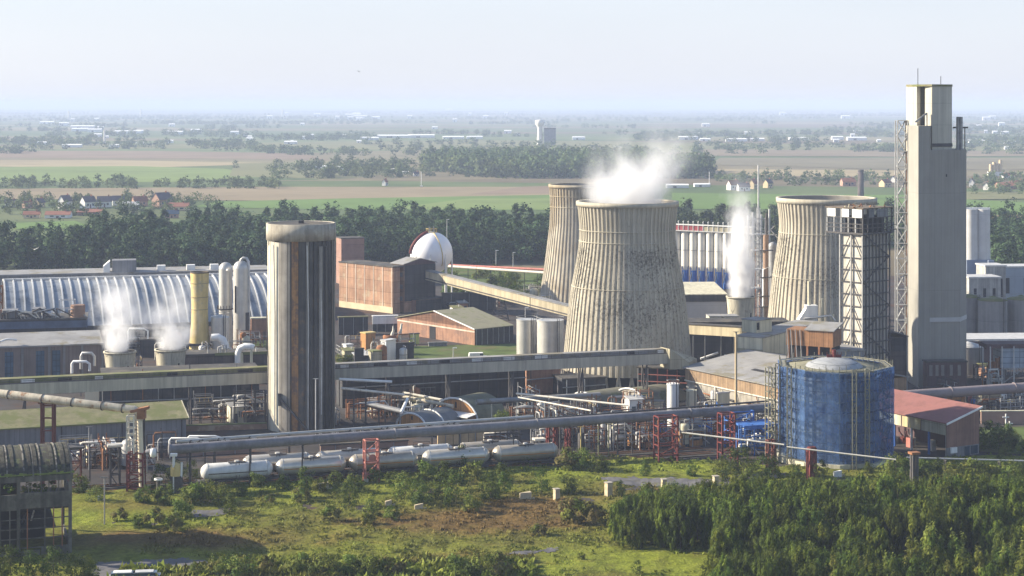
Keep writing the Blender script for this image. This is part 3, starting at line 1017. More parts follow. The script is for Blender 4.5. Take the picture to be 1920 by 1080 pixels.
b.prism([q(1699.5, Y0 + 12), q(1719, Y0 + 6.5), q(1725.5, Y0 + 7.2), q(1726, Y0 + 10.5), q(1734, Y0 + 10.5), q(1734.5, Y0 + 5), q(1747.5, Y0 + 2.6), q(1785, Y0 + 5), q(1785, Y0 + 14), q(1762, Y0 + 19), q(1712, Y0 + 19)], zt(286, Y0 + 3), zt1)
b.build('head', mat('head_concrete', (.52, .49, .41), .9, .10, .1, panel=(2.2, 5.4, .03, .92), streak=.2), T)
b = MB(O)
b.prism([q(1699, Y0 + 12), q(1720, Y0 + 5.9), q(1747.5, Y0 + 2.2), q(1786, Y0 + 4.8), q(1786, Y0 + 14), q(1762, Y0 + 19.5), q(1711, Y0 + 19.5)], zt1 + .003, zt1 + .5)
b.build('roof', ROOFM, T)
b = MB(O)
b.prism([q(1742, Y0 + .9), q(1800.5, Y0 + 1.95), q(1812.6, Y0 + 8), q(1790, Y0 + 9)], zt(603, Y0 + 2), zt(595, Y0 + 2))
b.build('band', mat('band_concrete', (.47, .46, .45), .9, .1), T)
b = MB(O)
b.prism([q(1747, Y0 + 2.2), q(1786, Y0 + 4.7), q(1786, Y0 + 6), q(1750, Y0 + 6)], zt(275, Y0 + 3), zt(269, Y0 + 3))
b.build('dark_band', STEELD, T)
for px in (1796, 1802):
    x, y = q(px, Y0 + 8)
    b = MB(O)
    b.cyl(.42, zt(282, Y0 + 8), zt(219, Y0 + 8), 12, (x, y))
    b.build('vent_stack', STEEL, T)
b = MB(O)
x, y = q(1809, Y0 + 9)
b.bar((x, y, zt(281, Y0 + 9)), (x, y, zt(238, Y0 + 9)), .2)
b.bar((at(1787, Y0 + 9), y, zt(239, Y0 + 9)), (at(1815, Y0 + 9), y, zt(239, Y0 + 9)), .4)
b.build('pipe_bracket', STEELD, T)
for px, p0, p1 in ((1721, 162, 128), (1764, 162, 143)):
    x, y = q(px, Y0 + 10)
    b = MB(O)
    b.bar((x, y, zt(p0, Y0 + 10)), (x, y, zt(p1, Y0 + 10)), .14)
    b.build('antenna', STEELD, T)
b = MB(O)
b.bar((*q(1716, Y0 + 3), zt(229, Y0 + 3)), (*q(1738, Y0 + 3), zt(212, Y0 + 3)), .4)
b.bar((*q(1738, Y0 + 3), zt(236, Y0 + 3)), (*q(1738, Y0 + 3), zt(212, Y0 + 3)), .25)
b.build('davit', STEEL, T)
b = MB(O)
b.box(at(1774, Y0 + 1.5), at(1776, Y0 + 1.5), Y0 + 1.6, Y0 + 3, zt(332, Y0), zt(327, Y0))
b.build('vent_opening', DARK, T)

T, L, W, h = B('brick_annex', 'dark plum annex with a strip of pale windows at the foot of the tallest tower', 'building', 1738, 738, 1731, 1813, 680, 4)
P(T, 'wall', PLUM, lambda b: b.box(0, L, 0, 3.2, 0, h))
P(T, 'roof', ROOFD, lambda b: b.box(-.2, L + .2, -.2, 3.3, h + .003, h + .35))
for x in (.6, 2.1, 3.5, 5.6, 7.6):
    P(T, 'window', mat('dull_pane', (.22, .20, .18), .4, .3, .3), lambda b: b.box(x, x + .75, -.08, .02, h - 3.2, h - .6))

# stair lattice
Yl = 457.
x0, x1 = at(1683, Yl), at(1702, Yl)
T = thing('stair_tower', 'open steel stair tower of white zigzag braces against the tallest tower', 'stair tower', (x0, Yl, 0))
Lw = x1 - x0
zz = zt(226, Yl)
for x in (0, Lw):
    for y in (0, 2.6):
        P(T, 'post', GALV, lambda b: b.bar((x, y, 0), (x, y, zz), .26))
n = 17
for i in range(n):
    za, zb = zz * i / n, zz * (i + 1) / n
    P(T, 'brace', GALV, lambda b: (b.bar((0, 0, za if i % 2 else zb), (Lw, 0, zb if i % 2 else za), .24), b.bar((0, 0, zb), (Lw, 0, zb), .2)))
    P(T, 'stair_flight', STEEL, lambda b: (b.bar((.2, 1.9, za if i % 2 == 0 else zb), (Lw - .2, 1.9, zb if i % 2 == 0 else za), .9, .2), b.box(0, Lw, .5, 2.5, zb - .08, zb)))
for y in (.9, 1.8):
    P(T, 'guide_rail', RUST, lambda b: b.bar((Lw, y, 0), (Lw, y, zz), .14))

# ================================================================ lattice wrapped tower
Yw = 420.
C, a_, L, W, h = corner(1617, 0, 1578, 1665, 438, 40, Yw)
T = thing('clad_tower', 'square pale tower wrapped in dark steel lattice with a wider ruined head', 'tower', (C[0], C[1], 0), a_)
WL = mat('tower_panels', (.60, .56, .48), .85, .18, .3, panel=(40, 2.9, .03, .86), streak=.35)
P(T, 'shaft', WL, lambda b: b.box(.1, L, .1, W, 0, h))
n = 14
for i in range(n + 1):
    z = .5 + (h - .6) * i / n
    P(T, 'ring_beam', STEELD, lambda b: (b.bar((-.25, -.25, z), (L + .3, -.25, z), .22), b.bar((-.25, -.25, z), (-.25, W + .3, z), .18)))
for i in range(9):
    x = -.25 + (L + .5) * i / 8
    P(T, 'post', STEELD, lambda b: b.bar((x, -.28, 0), (x, -.28, h), .26))
for y in (-.25, W * .5, W + .25):
    P(T, 'post', STEEL, lambda b: b.bar((-.28, y, 0), (-.28, y, h), .3))
for i in range(7):
    za, zb = h * i / 7, h * (i + 1) / 7
    P(T, 'brace', STEELD, lambda b: (b.bar((-.3, 0, za), (-.3, W / 2, zb), .17), b.bar((-.3, W, za), (-.3, W / 2, zb), .17)))
    P(T, 'brace', STEELD, lambda b: b.bar((0, -.34, za if i % 2 else zb), (L, -.34, zb if i % 2 else za), .2))
zh0, zh1 = zt(437, Yw), zt(392, Yw)
HL, HW = solve(1669, C, (cos(a_), sin(a_))), solve(1553, C, (-sin(a_), cos(a_)))
P(T, 'head_platform', STEELD, lambda b: b.box(-.8, HL, -.8, HW, zh0 - .4, zh0))
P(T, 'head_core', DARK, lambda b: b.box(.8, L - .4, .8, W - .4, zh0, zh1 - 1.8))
for i in range(7):
    x = -.7 + (HL + .4) * i / 6
    P(T, 'head_post', STEELD, lambda b: b.bar((x, -.7, zh0), (x, -.7, zh1), .28))
for i in range(6):
    y = -.7 + (HW + .4) * i / 5
    P(T, 'head_post', STEEL, lambda b: b.bar((-.7, y, zh0), (-.7, y, zh1), .26))
for k, z in enumerate((zh0 + 1.1, zh0 + 2.0, zh1 - 2.1)):
    P(T, 'head_rail', STEELD, lambda b: (b.bar((-.75, -.75, z), (HL, -.75, z), .18), b.bar((-.75, -.75, z), (-.75, HW, z), .18)))
for (f0, f1) in ((.0, .23), (.42, .62), (.72, 1.)):
    P(T, 'head_panel', WHITE, lambda b: b.box(-.95, -.82, HW * (1 - f1) - .6, HW * (1 - f0) - .6, zh1 - 2.0, zh1 - .1))
for (f0, f1) in ((.12, .3), (.42, .8)):
    P(T, 'head_panel', GREY, lambda b: b.box(HL * f0, HL * f1, -.95, -.82, zh1 - 2.0, zh1 - .1))
P(T, 'head_roof', mat('torn_roof', (.15, .12, .09), .95, .4, .6), lambda b: b.box(-1., HL + .2, -1., HW + .2, zh1, zh1 + .25))
for i in range(16):
    x, y = random.uniform(-.6, HL - .3), random.uniform(-.6, HW - .3)
    P(T, 'roof_debris', random.choice((STEELD, RUST, BEIGE)), lambda b: b.bar((x, y, zh1 + .2), (x + random.uniform(-1, 1), y + random.uniform(-1, 1), zh1 + random.uniform(.4, 1.0)), .22))
P(T, 'access_bridge', STEELD, lambda b: (b.box(HL, HL + 3.2, .6, 1.8, zh0 + .2, zh0 + .4), b.bar((HL, .6, zh0 + 1.4), (HL + 3.2, .6, zh0 + 1.4), .1), b.bar((HL, 1.8, zh0 + 1.4), (HL + 3.2, 1.8, zh0 + 1.4), .1)))

# ================================================================ blue netted tank
Yt = 357.
cx, rt = at(1564, Yt), 111 * 357 / F
T = thing('netted_tank', 'round domed tank wrapped in blue netting and scaffolding on a concrete base', 'tank', (cx, Yt, 0))
ztop = zt(697, Yt - rt)
TK = mat('tank_wall', (.50, .50, .48), .7, .2, .2, panel=(3, 2.2, .03, .9), streak=.4)
P(T, 'tank_shell', TK, lambda b: b.lathe([(rt - 2.8, .9), (rt - 2.8, ztop - 1.9)], 48))
P(T, 'dome', mat('dome_sheet', (.33, .34, .35), .6, .15, .3, panel=(2.4, 2.4, .05, .85), streak=.2), lambda b: b.lathe([(5.6, ztop - .6), (5.2, ztop - .1), (3.4, ztop + .7), (1.2, ztop + 1.1), (.01, ztop + 1.15)], 40))
P(T, 'deck', mat('scaffold_boards', (.20, .19, .13), .9, .35, .6), lambda b: b.lathe([(5.5, ztop - .62), (rt - .9, ztop - .62), (rt - .9, ztop - .75)], 9, a0=R(197), a1=R(557)))
P(T, 'dome_hatch', RED, lambda b: (b.cyl(.4, ztop + 1.1, ztop + 2.6, 10), b.box(-1.4, 1.4, -.15, .15, ztop + 1.1, ztop + 1.7), [b.bar((x, 0, ztop + 1.1), (x, 0, ztop + 2.2), .1) for x in (-1.4, -.7, .7, 1.4)]))
oct_ = [R(x) for x in (197, 232, 265, 300, 338, 20, 60, 100, 150)]
OC = [(rt * cos(x), rt * sin(x)) for x in oct_]
net = NT('blue_net')
tc = net.n('ShaderNodeTexCoord').outputs['Object']
nf = net.ramp(net.noise(tc, .35, 5, .7), .3, .7)
colr = net.mix(nf, (.036, .095, .29), (.14, .27, .55))
bs = net.n('ShaderNodeBsdfPrincipled', i={'Roughness': .7, 'Specular IOR Level': .2})
net.l(colr, bs.inputs['Base Color'])
tl = net.n('ShaderNodeBsdfTranslucent')
net.l(colr, tl.inputs[0])
m1 = net.n('ShaderNodeMixShader', i={0: .35})
net.l(bs.outputs[0], m1.inputs[1])
net.l(tl.outputs[0], m1.inputs[2])
tp = net.n('ShaderNodeBsdfTransparent', i={'Color': (.72, .82, 1, 1)})
m2 = net.n('ShaderNodeMixShader')
ng = net.ramp(net.noise(tc, .55, 4, .7, (1, 1, .6)), .36, .70)
net.l(net.math('MULTIPLY_ADD', ng, .50), m2.inputs[0])
m2.inputs[0].links[0].from_node.inputs[2].default_value = .30
net.l(m1.outputs[0], m2.inputs[1])
net.l(tp.outputs[0], m2.inputs[2])
oo = net.n('ShaderNodeOutputMaterial')
net.l(m2.outputs[0], oo.inputs[0])
for i in range(len(OC)):
    p, r_ = OC[i], OC[(i + 1) % len(OC)]
    nx_, ny_ = (p[0] + r_[0]) / 2 / rt, (p[1] + r_[1]) / 2 / rt
    top = ztop - .2 + random.uniform(-.3, .3)
    lo = 1.2 + random.uniform(-.3, .6)

    def panel(b):
        nxs, nzs = 8, 10
        vs_ = []
        for a1 in range(nzs + 1):
            for a2 in range(nxs + 1):
                f1, f2 = a2 / nxs, a1 / nzs
                wv = .12 * sin(f1 * 9 + i) * sin(f2 * 23 + i * 2)
                vs_.append((p[0] + (r_[0] - p[0]) * f1 + nx_ * (.12 + wv), p[1] + (r_[1] - p[1]) * f1 + ny_ * (.12 + wv), lo + (top - lo) * f2))
        b.add(vs_, [(a1 * (nxs + 1) + a2, a1 * (nxs + 1) + a2 + 1, (a1 + 1) * (nxs + 1) + a2 + 1, (a1 + 1) * (nxs + 1) + a2) for a1 in range(nzs) for a2 in range(nxs)], True)
    P(T, 'net', net.m, panel)
SCF = mat('scaffold_tube', (.22, .21, .155), .6, .3, 1.)
for i in range(len(OC)):
    p, r_ = OC[i], OC[(i + 1) % len(OC)]
    nst = 5
    for k in range(nst):
        f = k / nst
        x, y = p[0] + (r_[0] - p[0]) * f, p[1] + (r_[1] - p[1]) * f
        P(T, 'standard', SCF, lambda b: (b.bar((x * .985, y * .985, .9), (x * .985, y * .985, ztop + random.uniform(.1, 1.3)), .11), b.bar((x * .88, y * .88, .9), (x * .88, y * .88, ztop + .2), .1)))
    for k in range(10):
        z = 1.2 + (ztop - 1.3) * k / 9
        P(T, 'lift', STEELD if k % 3 else SCF, lambda b: (b.bar((p[0] * .985, p[1] * .985, z), (r_[0] * .985, r_[1] * .985, z), .12), b.slab([(p[0] * .96, p[1] * .96, z - .1), (r_[0] * .96, r_[1] * .96, z - .1), (r_[0] * .89, r_[1] * .89, z - .1), (p[0] * .89, p[1] * .89, z - .1)], .08)))
for aa, r2 in ((278, 1.04), (291, 1.03), (214, 1.02), (197, 1.05)):
    x, y = rt * r2 * cos(R(aa)), rt * r2 * sin(R(aa))

    def lad(b):
        b.lattice(x - .4, x + .4, y - .5, y + .2, .4, ztop + .4, 10, .085)
    P(T, 'ladder_tower', SCF, lad)
P(T, 'base', CREAM, lambda b: (b.prism([(rt * 1.04 * cos(x), rt * 1.04 * sin(x)) for x in oct_], 0, 1.25)))

# ================================================================ red roofed shed
T, L, W, h = B('open_shed', 'open shed with red roof, cream fascia and brown end wall', 'shed', 1775, 863, 1672, 1836, 793, 31)
W = 25.
h2 = h + 2.6
P(T, 'roof', ROOFR, lambda b: b.slab([(-.4, -.4, h), (L + .4, -.4, h2), (L + .4, W + .4, h2), (-.4, W + .4, h)], .18))
P(T, 'verge', WHITE, lambda b: b.slab([(-.45, -.55, h + .03), (L + .45, -.55, h2 + .03), (L + .45, -.41, h2 + .03), (-.45, -.41, h + .03)], .4))
P(T, 'end_wall', mat('russet_panels', (.26, .15, .115), .85, .2, .3, panel=(2.6, 40, .04, .85), streak=.3), lambda b: b.prism([(0, 0), (L, 0), (L, .2), (0, .2)], 2.4, [h - .2, h2 - .2, h2 - .2, h - .2]))
P(T, 'dado', GREY, lambda b: b.box(.01, L - .01, .02, .18, .35, 2.39))
P(T, 'back_wall', PLUM, lambda b: b.box(L - .2, L, .21, W, .32, h2 - .3))
for i, (f0, f1, m) in enumerate(((0, .28, BEIGE), (.285, .5, YELL), (.505, .99, CREAM))):
    P(T, 'fascia', m, lambda b: b.box(-.02, .14, W * f0 + .25, W * f1, h - 2.5, h - .2))
for i in range(6):
    y = .2 + (W - .4) * i / 5
    P(T, 'post', BLUE if i % 2 else GALV, lambda b: b.bar((.25, y, .3), (.25, y, h - .2), .35))
for i in range(9):
    y, x = random.uniform(1, W - 2), random.uniform(1.2, 4)
    P(T, 'machine', random.choice((RED, PINK, PIPEW, RED)), lambda b: (b.box(x, x + 1.0, y, y + random.uniform(.6, 1.5), .3, random.uniform(1.2, 2.8)), b.tube([(x + .5, y, 1.5), (x + .5, y + 1.5, 2.6), (x + .5, y + 1.6, 3.4)], .16, 6)))
P(T, 'cabinet', WHITE, lambda b: b.box(L * .1, L * .28, -.4, 0, 1.3, 2.4))
P(T, 'door', GLASS, lambda b: (b.box(L * .55, L * .7, -.06, .0, .4, 2.2), b.box(L * .74, L * .95, -.06, 0, .6, 2.2)))

# ================================================================ barrel vaulted hall
T, L, W, h = B('vaulted_hall', 'long barrel vaulted hall with bright white arched ribs', 'hall', 12, 0, -30, 560, 560, 17, 552)
Rv, Hv = 33., 11.4
arc = [(y, 1.6 + Hv * (1 - abs(y / Rv - 1) ** 2.2)) for y in np.linspace(0, 2 * Rv, 25)]
VM = mat('vault_sheet', (.27, .285, .30), .45, .18, .2, metal=.2, spec=.4, c2=(.15, .16, .17), p2=.55, sc2=.12)


def vault(b, x0, x1, d):
    vs_ = [(x, Rv + (y - Rv) * (1 + d / Rv), z + d * sin(a)) for x in (x0, x1) for (y, z), a in zip(arc, np.linspace(0, pi, 25))]
    n = len(arc)
    b.add(vs_, [(i, n + i, n + i + 1, i + 1) for i in range(n - 1)], True)


P(T, 'vault', VM, lambda b: vault(b, 0, L, 0))
P(T, 'plinth_wall', GREYD, lambda b: b.box(0, L, .05, 2 * Rv - .05, 0, 1.6))
P(T, 'end_wall', GREYD, lambda b: b.add([(0.05, y, z) for y, z in arc], [tuple(range(25))]))
P(T, 'end_wall', GREYD, lambda b: b.add([(L - .05, y, z) for y, z in arc], [tuple(range(25))[::-1]]))
nr = 31
for i in range(nr + 1):
    x = L * i / nr

    def rib(b):
        n = len(arc)
        vs_ = []
        for d in (-.05, .5):
            for xx in (x - .2, x + .2):
                vs_ += [(xx, Rv + (y - Rv) * (1 + d / Rv), z + d * sin(a)) for (y, z), a in zip(arc, np.linspace(0, pi, 25))]
        fs = []
        for i_ in range(n - 1):
            fs += [(2 * n + i_, 3 * n + i_, 3 * n + i_ + 1, 2 * n + i_ + 1), (i_, 2 * n + i_, 2 * n + i_ + 1, i_ + 1), (3 * n + i_, n + i_, n + i_ + 1, 3 * n + i_ + 1)]
        b.add(vs_, fs)
    P(T, 'rib', mat('rib_metal', (.52, .52, .51), .5, .15, .3, metal=.2), rib)
P(T, 'ridge_cap', GALV, lambda b: b.box(0, L, Rv - .6, Rv + .6, 13.0, 13.7))

T, L, W, h = B('flat_store', 'low grey flat roofed store stretched behind the vaulted hall', 'building', -60, 0, -70, 505, 519, 13, 640)
P(T, 'wall', GREY, lambda b: b.box(0, L, 0, 18, 0, h))
P(T, 'roof', ROOFG, lambda b: b.box(-.4, L + .4, -.4, 18.4, h + .003, h + .5))
P(T, 'roof_house', GREY, lambda b: b.box(L * .47, L * .55, 2, 9, h + .503, h + 4.6))
P(T, 'roof_house', WHITE, lambda b: b.prism([(L * .44, 1), (L * .462, 1), (L * .462, 6), (L * .44, 6)], h + .503, [h + 2.6, h + 4.6, h + 4.6, h + 2.6]))
for f in (.62, .72, .80):
    P(T, 'vent', WHITE, lambda b: b.box(L * f, L * f + 3, 3, 6, h + .503, h + 2.4))

# ================================================================ long enclosed conveyor across the works
p0, p1 = (at(-60, 375), 375.), (at(1252, 425), 425.)
d = Vector((p1[0] - p0[0], p1[1] - p0[1]))
Lc = d.length
T = thing('conveyor_gallery', 'long level conveyor gallery with mossy roof running across the whole works', 'conveyor', (p0[0], p0[1], 0), math.atan2(d.y, d.x))
zb0, zb1 = zt(746, 375), zt(682, 425)
zb = lambda x: zb0 + (zb1 - zb0) * x / Lc
GW = mat('gallery_wall', (.46, .43, .345), .85, .14, .1, panel=(12, 20, .02, .95), streak=.3)


def gal(b, x0, x1, y0, y1, a0, a1):
    b.prism([(x0, y0), (x1, y0), (x1, y1), (x0, y1)], [zb(x0) + a0, zb(x1) + a0, zb(x1) + a0, zb(x0) + a0], [zb(x0) + a1, zb(x1) + a1, zb(x1) + a1, zb(x0) + a1])


P(T, 'wall', GW, lambda b: gal(b, 0, Lc, 0, 3.4, 0, 2.35))
P(T, 'walkway', STEELD, lambda b: (gal(b, 0, Lc, .12, 1.15, 2.353, 2.5)))
P(T, 'roof', ROOFM, lambda b: gal(b, 0, Lc * .42, 1.2, 3.7, 2.353, 3.35))
P(T, 'roof', ROOFG, lambda b: gal(b, Lc * .42 + .01, Lc, 1.2, 3.7, 2.353, 3.3), 'grey felt roof')
P(T, 'handrail', STEELD, lambda b: [gal(b, 0, Lc, .05, .11, z, z + .07) for z in (2.95, 3.4)] and [gal(b, x, x + .08, .05, .12, 2.35, 3.4) for x in np.arange(1, Lc, 2.4)])
for x in np.arange(3, Lc, 7.6):
    if random.random() < .75:
        wv = random.uniform(1.2, 3.4)
        P(T, 'roof_light', random.choice((DARK, GALV, WHITE)), lambda b: gal(b, x, x + wv, 1.0, 1.19, 2.5, 3.1))
for x in (11.5, 27, 46, 70.5, 90, 104, 119, 136, 152):
    for y in (.3, 3.1):
        P(T, 'leg', STEELD, lambda b: b.bar((x, y, .2), (x, y, zb(x)), .3))
    P(T, 'brace', STEELD, lambda b: (b.bar((x, .3, 1), (x, 3.1, zb(x) - .5), .16), b.bar((x, 3.1, 1), (x, .3, zb(x) - .5), .16), b.bar((x - 1.6, .3, .2), (x, .3, zb(x)), .22)))
P(T, 'transfer_hood', BEIGE, lambda b: b.prism([(Lc, -1.2), (Lc + 4.6, -1.8), (Lc + 9.5, 4.5), (Lc, 4.5)], zb1 - 1.2, [zb1 + 3.6, zb1 + .3, zb1 + .2, zb1 + 3.4]))

# ================================================================ brick transfer tower, brick hall and inclined conveyor
T, L, W, h = B('brick_hall', 'sunlit brick panelled hall wall between round silo and gabled tower', 'building', 737, 590, 636, 748, 502, 44)
P(T, 'wall', BRICK, lambda b: b.box(0, max(L, 3), 0, W, 0, h))
P(T, 'wall_base', mat('pale_render', (.55, .47, .32), .9, .15, .3), lambda b: b.box(-.08, 0, .1, W, 0, 2.4))
P(T, 'roof', ROOFD, lambda b: b.box(-.2, max(L, 3) + 6, -.2, W + .2, h + .003, h + .4))
for i in range(6):
    P(T, 'pilaster', mat('pale_pilaster', (.55, .45, .36), .9), lambda b: b.box(-.12, -.003, W * i / 6 + .4, W * i / 6 + .7, 2.41, h))
T, L, W, h = B('transfer_tower', 'gabled brick transfer tower at the head of the sloping conveyor', 'tower', 757, 588, 735, 816, 498, 40)
P(T, 'wall', BRICK, lambda b: b.box(0, L, 0, W, 0, h))
P(T, 'gable', BRICK2, lambda b: b.prism([(.05, .05), (L - .05, .05), (L - .05, W - .05), (.05, W - .05)], h, h + .6))
hr = h + 2.2
P(T, 'roof', ROOFG, lambda b: (b.slab([(-.5, -.5, h + .5), (L / 2, -.5, hr), (L / 2, W + .5, hr), (-.5, W + .5, h + .5)], .2), b.slab([(L / 2, -.5, hr), (L + .5, -.5, h + .5), (L + .5, W + .5, h + .5), (L / 2, W + .5, hr)], .2)))
P(T, 'gable', PLUM, lambda b: b.prism([(.1, -.02), (L - .1, -.02), (L - .1, .2), (.1, .2)], h + .02, [h + .5, h + .5, h + .5, h + .5]).add([(0, -.1, h + .3), (L, -.1, h + .3), (L / 2, -.1, hr - .1)], [(0, 1, 2)]))
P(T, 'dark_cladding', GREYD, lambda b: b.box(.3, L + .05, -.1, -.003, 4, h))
for i in range(3):
    P(T, 'window', mat('dull_pane', (.2, .2, .2)), lambda b: b.box(-.06, .0, .6, W - .6, 4.2 + 4 * i, 5.6 + 4 * i))
T, L, W, h = B('brick_hut', 'low brick hut with dark side at the foot of the gabled tower', 'hut', 780, 588, 762, 836, 563, 38)
P(T, 'wall', BRICK2, lambda b: b.box(0, L, 0, W, 0, h))
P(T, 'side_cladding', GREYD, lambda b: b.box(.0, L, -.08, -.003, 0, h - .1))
P(T, 'roof', ROOFD, lambda b: b.box(-.2, L + .2, -.2, W + .2, h + .003, h + .35))
T, L, W, h = B('brick_block', 'tall square brick block rising behind the brick hall', 'building', 640, 0, 628, 683, 448, 20, 700)
P(T, 'wall', mat('block_panels', (.30, .18, .14), .9, .2, .3, panel=(20, 5.2, .05, .85)), lambda b: b.box(0, L, 0, 8, 0, h))
P(T, 'roof', ROOFD, lambda b: b.box(-.2, L + .2, -.2, 8.2, h + .003, h + .35))
T = thing('inclined_conveyor', 'cream sided conveyor sloping down from the gabled brick tower', 'conveyor', (at(776, 618), 618, 0))
O = (at(776, 618), 618, 0)
pa, pb = (at(776, 618), 618, zt(509, 618)), (at(1076, 560), 560, zt(585, 560))
va = Vector(pb) - Vector(pa)
nrm = Vector((-va.y, va.x, 0)).normalized()
if nrm.y > 0:
    nrm = -nrm
b = MB(O)
b.bar(pa, pb, 2.6, 3.0)
b.build('gallery', mat('conveyor_side', (.50, .43, .29), .85, .15, .2, panel=(3., 40, .03, .9), streak=.3), T)
b = MB(O)
b.bar(tuple(Vector(pa) + Vector((0, 0, 1.66))), tuple(Vector(pb) + Vector((0, 0, 1.66))), 3.0, .3)
b.build('roof', ROOFG, T)
b = MB(O)
b.bar(tuple(Vector(pa) + nrm * 1.36 - Vector((0, 0, .9))), tuple(Vector(pb) + nrm * 1.36 - Vector((0, 0, .9))), .12, .35)
b.build('side_beam', STEELD, T)
f = (945 - 776) / 300
pm = Vector(pa) * (1 - f) + Vector(pb) * f
b = MB(O)
for sx, sy in ((-1, -1), (1, -1), (1, 1), (-1, 1)):
    b.bar((pm.x + sx * 2.8, pm.y + sy * 1.8, 0), (pm.x + sx * 1.2, pm.y + sy * 1, pm.z - 1.6), .34)
for k in range(5):
    z = pm.z * (k + .6) / 5.6
    s = 2.8 - 1.6 * z / pm.z
    z2, s2 = z + pm.z / 5.6, 2.8 - 1.6 * (z + pm.z / 5.6) / pm.z
    b.bar((pm.x - s, pm.y - 1.5, z), (pm.x + s, pm.y - 1.5, z), .2)
    if k < 4:
        b.bar((pm.x - s, pm.y - 1.5, z), (pm.x + s2, pm.y - 1.4, z2), .2)
        b.bar((pm.x + s, pm.y - 1.5, z), (pm.x - s2, pm.y - 1.4, z2), .2)
b.build('trestle', STEELD, T)

# gable shed
T, L, W, h = B('brick_shed', 'wide gabled brick shed with dull roof under the sloping conveyor', 'shed', 890, 650, 745, 962, 616, 40)
P(T, 'wall', BRICK2, lambda b: b.box(0, L, 0, W, 0, h))
hr = h + 3.6
P(T, 'gable', BRICK2, lambda b: b.slab([(-.01, 0, h), (-.01, W, h), (-.01, W / 2, hr)], .01).add([(0, 0, h), (0, W / 2, hr), (0, W, h)], [(0, 1, 2), (2, 1, 0)]))
P(T, 'roof', mat('shed_roof', (.27, .25, .17), .9, .2, .3, c2=(.2, .2, .1), p2=.55, sc2=.3), lambda b: (b.slab([(-.5, -.5, h - .1), (L, -.5, h - .1), (L, W / 2, hr), (-.5, W / 2, hr)], .2), b.slab([(-.5, W / 2, hr), (L, W / 2, hr), (L, W + .5, h - .1), (-.5, W + .5, h - .1)], .2)))
P(T, 'verge', WHITE, lambda b: b.slab([(-.6, -.55, h - .02), (-.35, -.55, h - .02), (-.35, W / 2, hr + .08), (-.6, W / 2, hr + .08)], .3))
P(T, 'string_course', mat('pale_pilaster', (.55, .45, .36)), lambda b: b.box(-.1, -.003, 0, W, h - 1.2, h - .8))
P(T, 'door', DARK, lambda b: b.box(-.06, .0, W * .49, W * .57, 0, h - 1.3))
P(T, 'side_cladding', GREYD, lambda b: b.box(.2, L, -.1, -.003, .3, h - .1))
for k in range(7):
    P(T, 'side_post', STEEL, lambda b: b.box(.4 + k * L / 7, .6 + k * L / 7, -.25, -.11, 0, h - .2))

# sphere
Ys = 640
T = thing('gas_sphere', 'shiny white gas sphere with yellow platform and red stair on top', 'gas tank', (at(809, Ys), Ys, 0))
rs_ = 39.5 * Ys / F
zs_ = zt(474, Ys)
P(T, 'sphere', mat('sphere_white', (.82, .80, .80), .35, .06, .3, spec=.6), lambda b: b.lathe([(rs_ * cos(x) + .001, zs_ + rs_ * sin(x)) for x in np.linspace(-pi / 2, pi / 2, 25)], 40))
P(T, 'top_platform', YELL, lambda b: (b.cyl(1.9, zs_ + rs_ - .4, zs_ + rs_ - .1, 14), [b.bar((1.9 * cos(x), 1.9 * sin(x), zs_ + rs_ - .2), (1.9 * cos(x), 1.9 * sin(x), zs_ + rs_ + 1.1), .14) for x in np.arange(0, 6.2, .6)], b.lathe([(1.85, zs_ + rs_ + 1.0), (1.95, zs_ + rs_ + 1.0), (1.95, zs_ + rs_ + 1.15), (1.85, zs_ + rs_ + 1.15)], 14)))
P(T, 'valve', STEEL, lambda b: (b.box(-1, -.4, -.3, .3, zs_ + rs_, zs_ + rs_ + 1.7), b.box(.5, 1.0, -.3, .3, zs_ + rs_, zs_ + rs_ + 1.9)))
P(T, 'stair', RED, lambda b: b.tube([((rs_ + .25) * cos(x) * cos(y), -(rs_ + .25) * cos(x) * sin(y), zs_ + (rs_ + .25) * sin(x)) for x, y in zip(np.linspace(0, 1.3, 12), np.linspace(pi * .9, pi * .75, 12))], .6, 6))
P(T, 'meridian_pipe', YELL, lambda b: b.tube([((rs_ + .1) * cos(x) * cos(y), -(rs_ + .1) * cos(x) * sin(y), zs_ + (rs_ + .1) * sin(x)) for x, y in zip(np.linspace(-.6, 1.3, 12), np.linspace(.9, 1.2, 12))], .16, 6))
for k in range(8):
    a = k * pi / 4
    P(T, 'leg', WHITE, lambda b: b.tube([(rs_ * .97 * cos(a), rs_ * .97 * sin(a), 0), (rs_ * .97 * cos(a), rs_ * .97 * sin(a), zs_)], .3, 8))
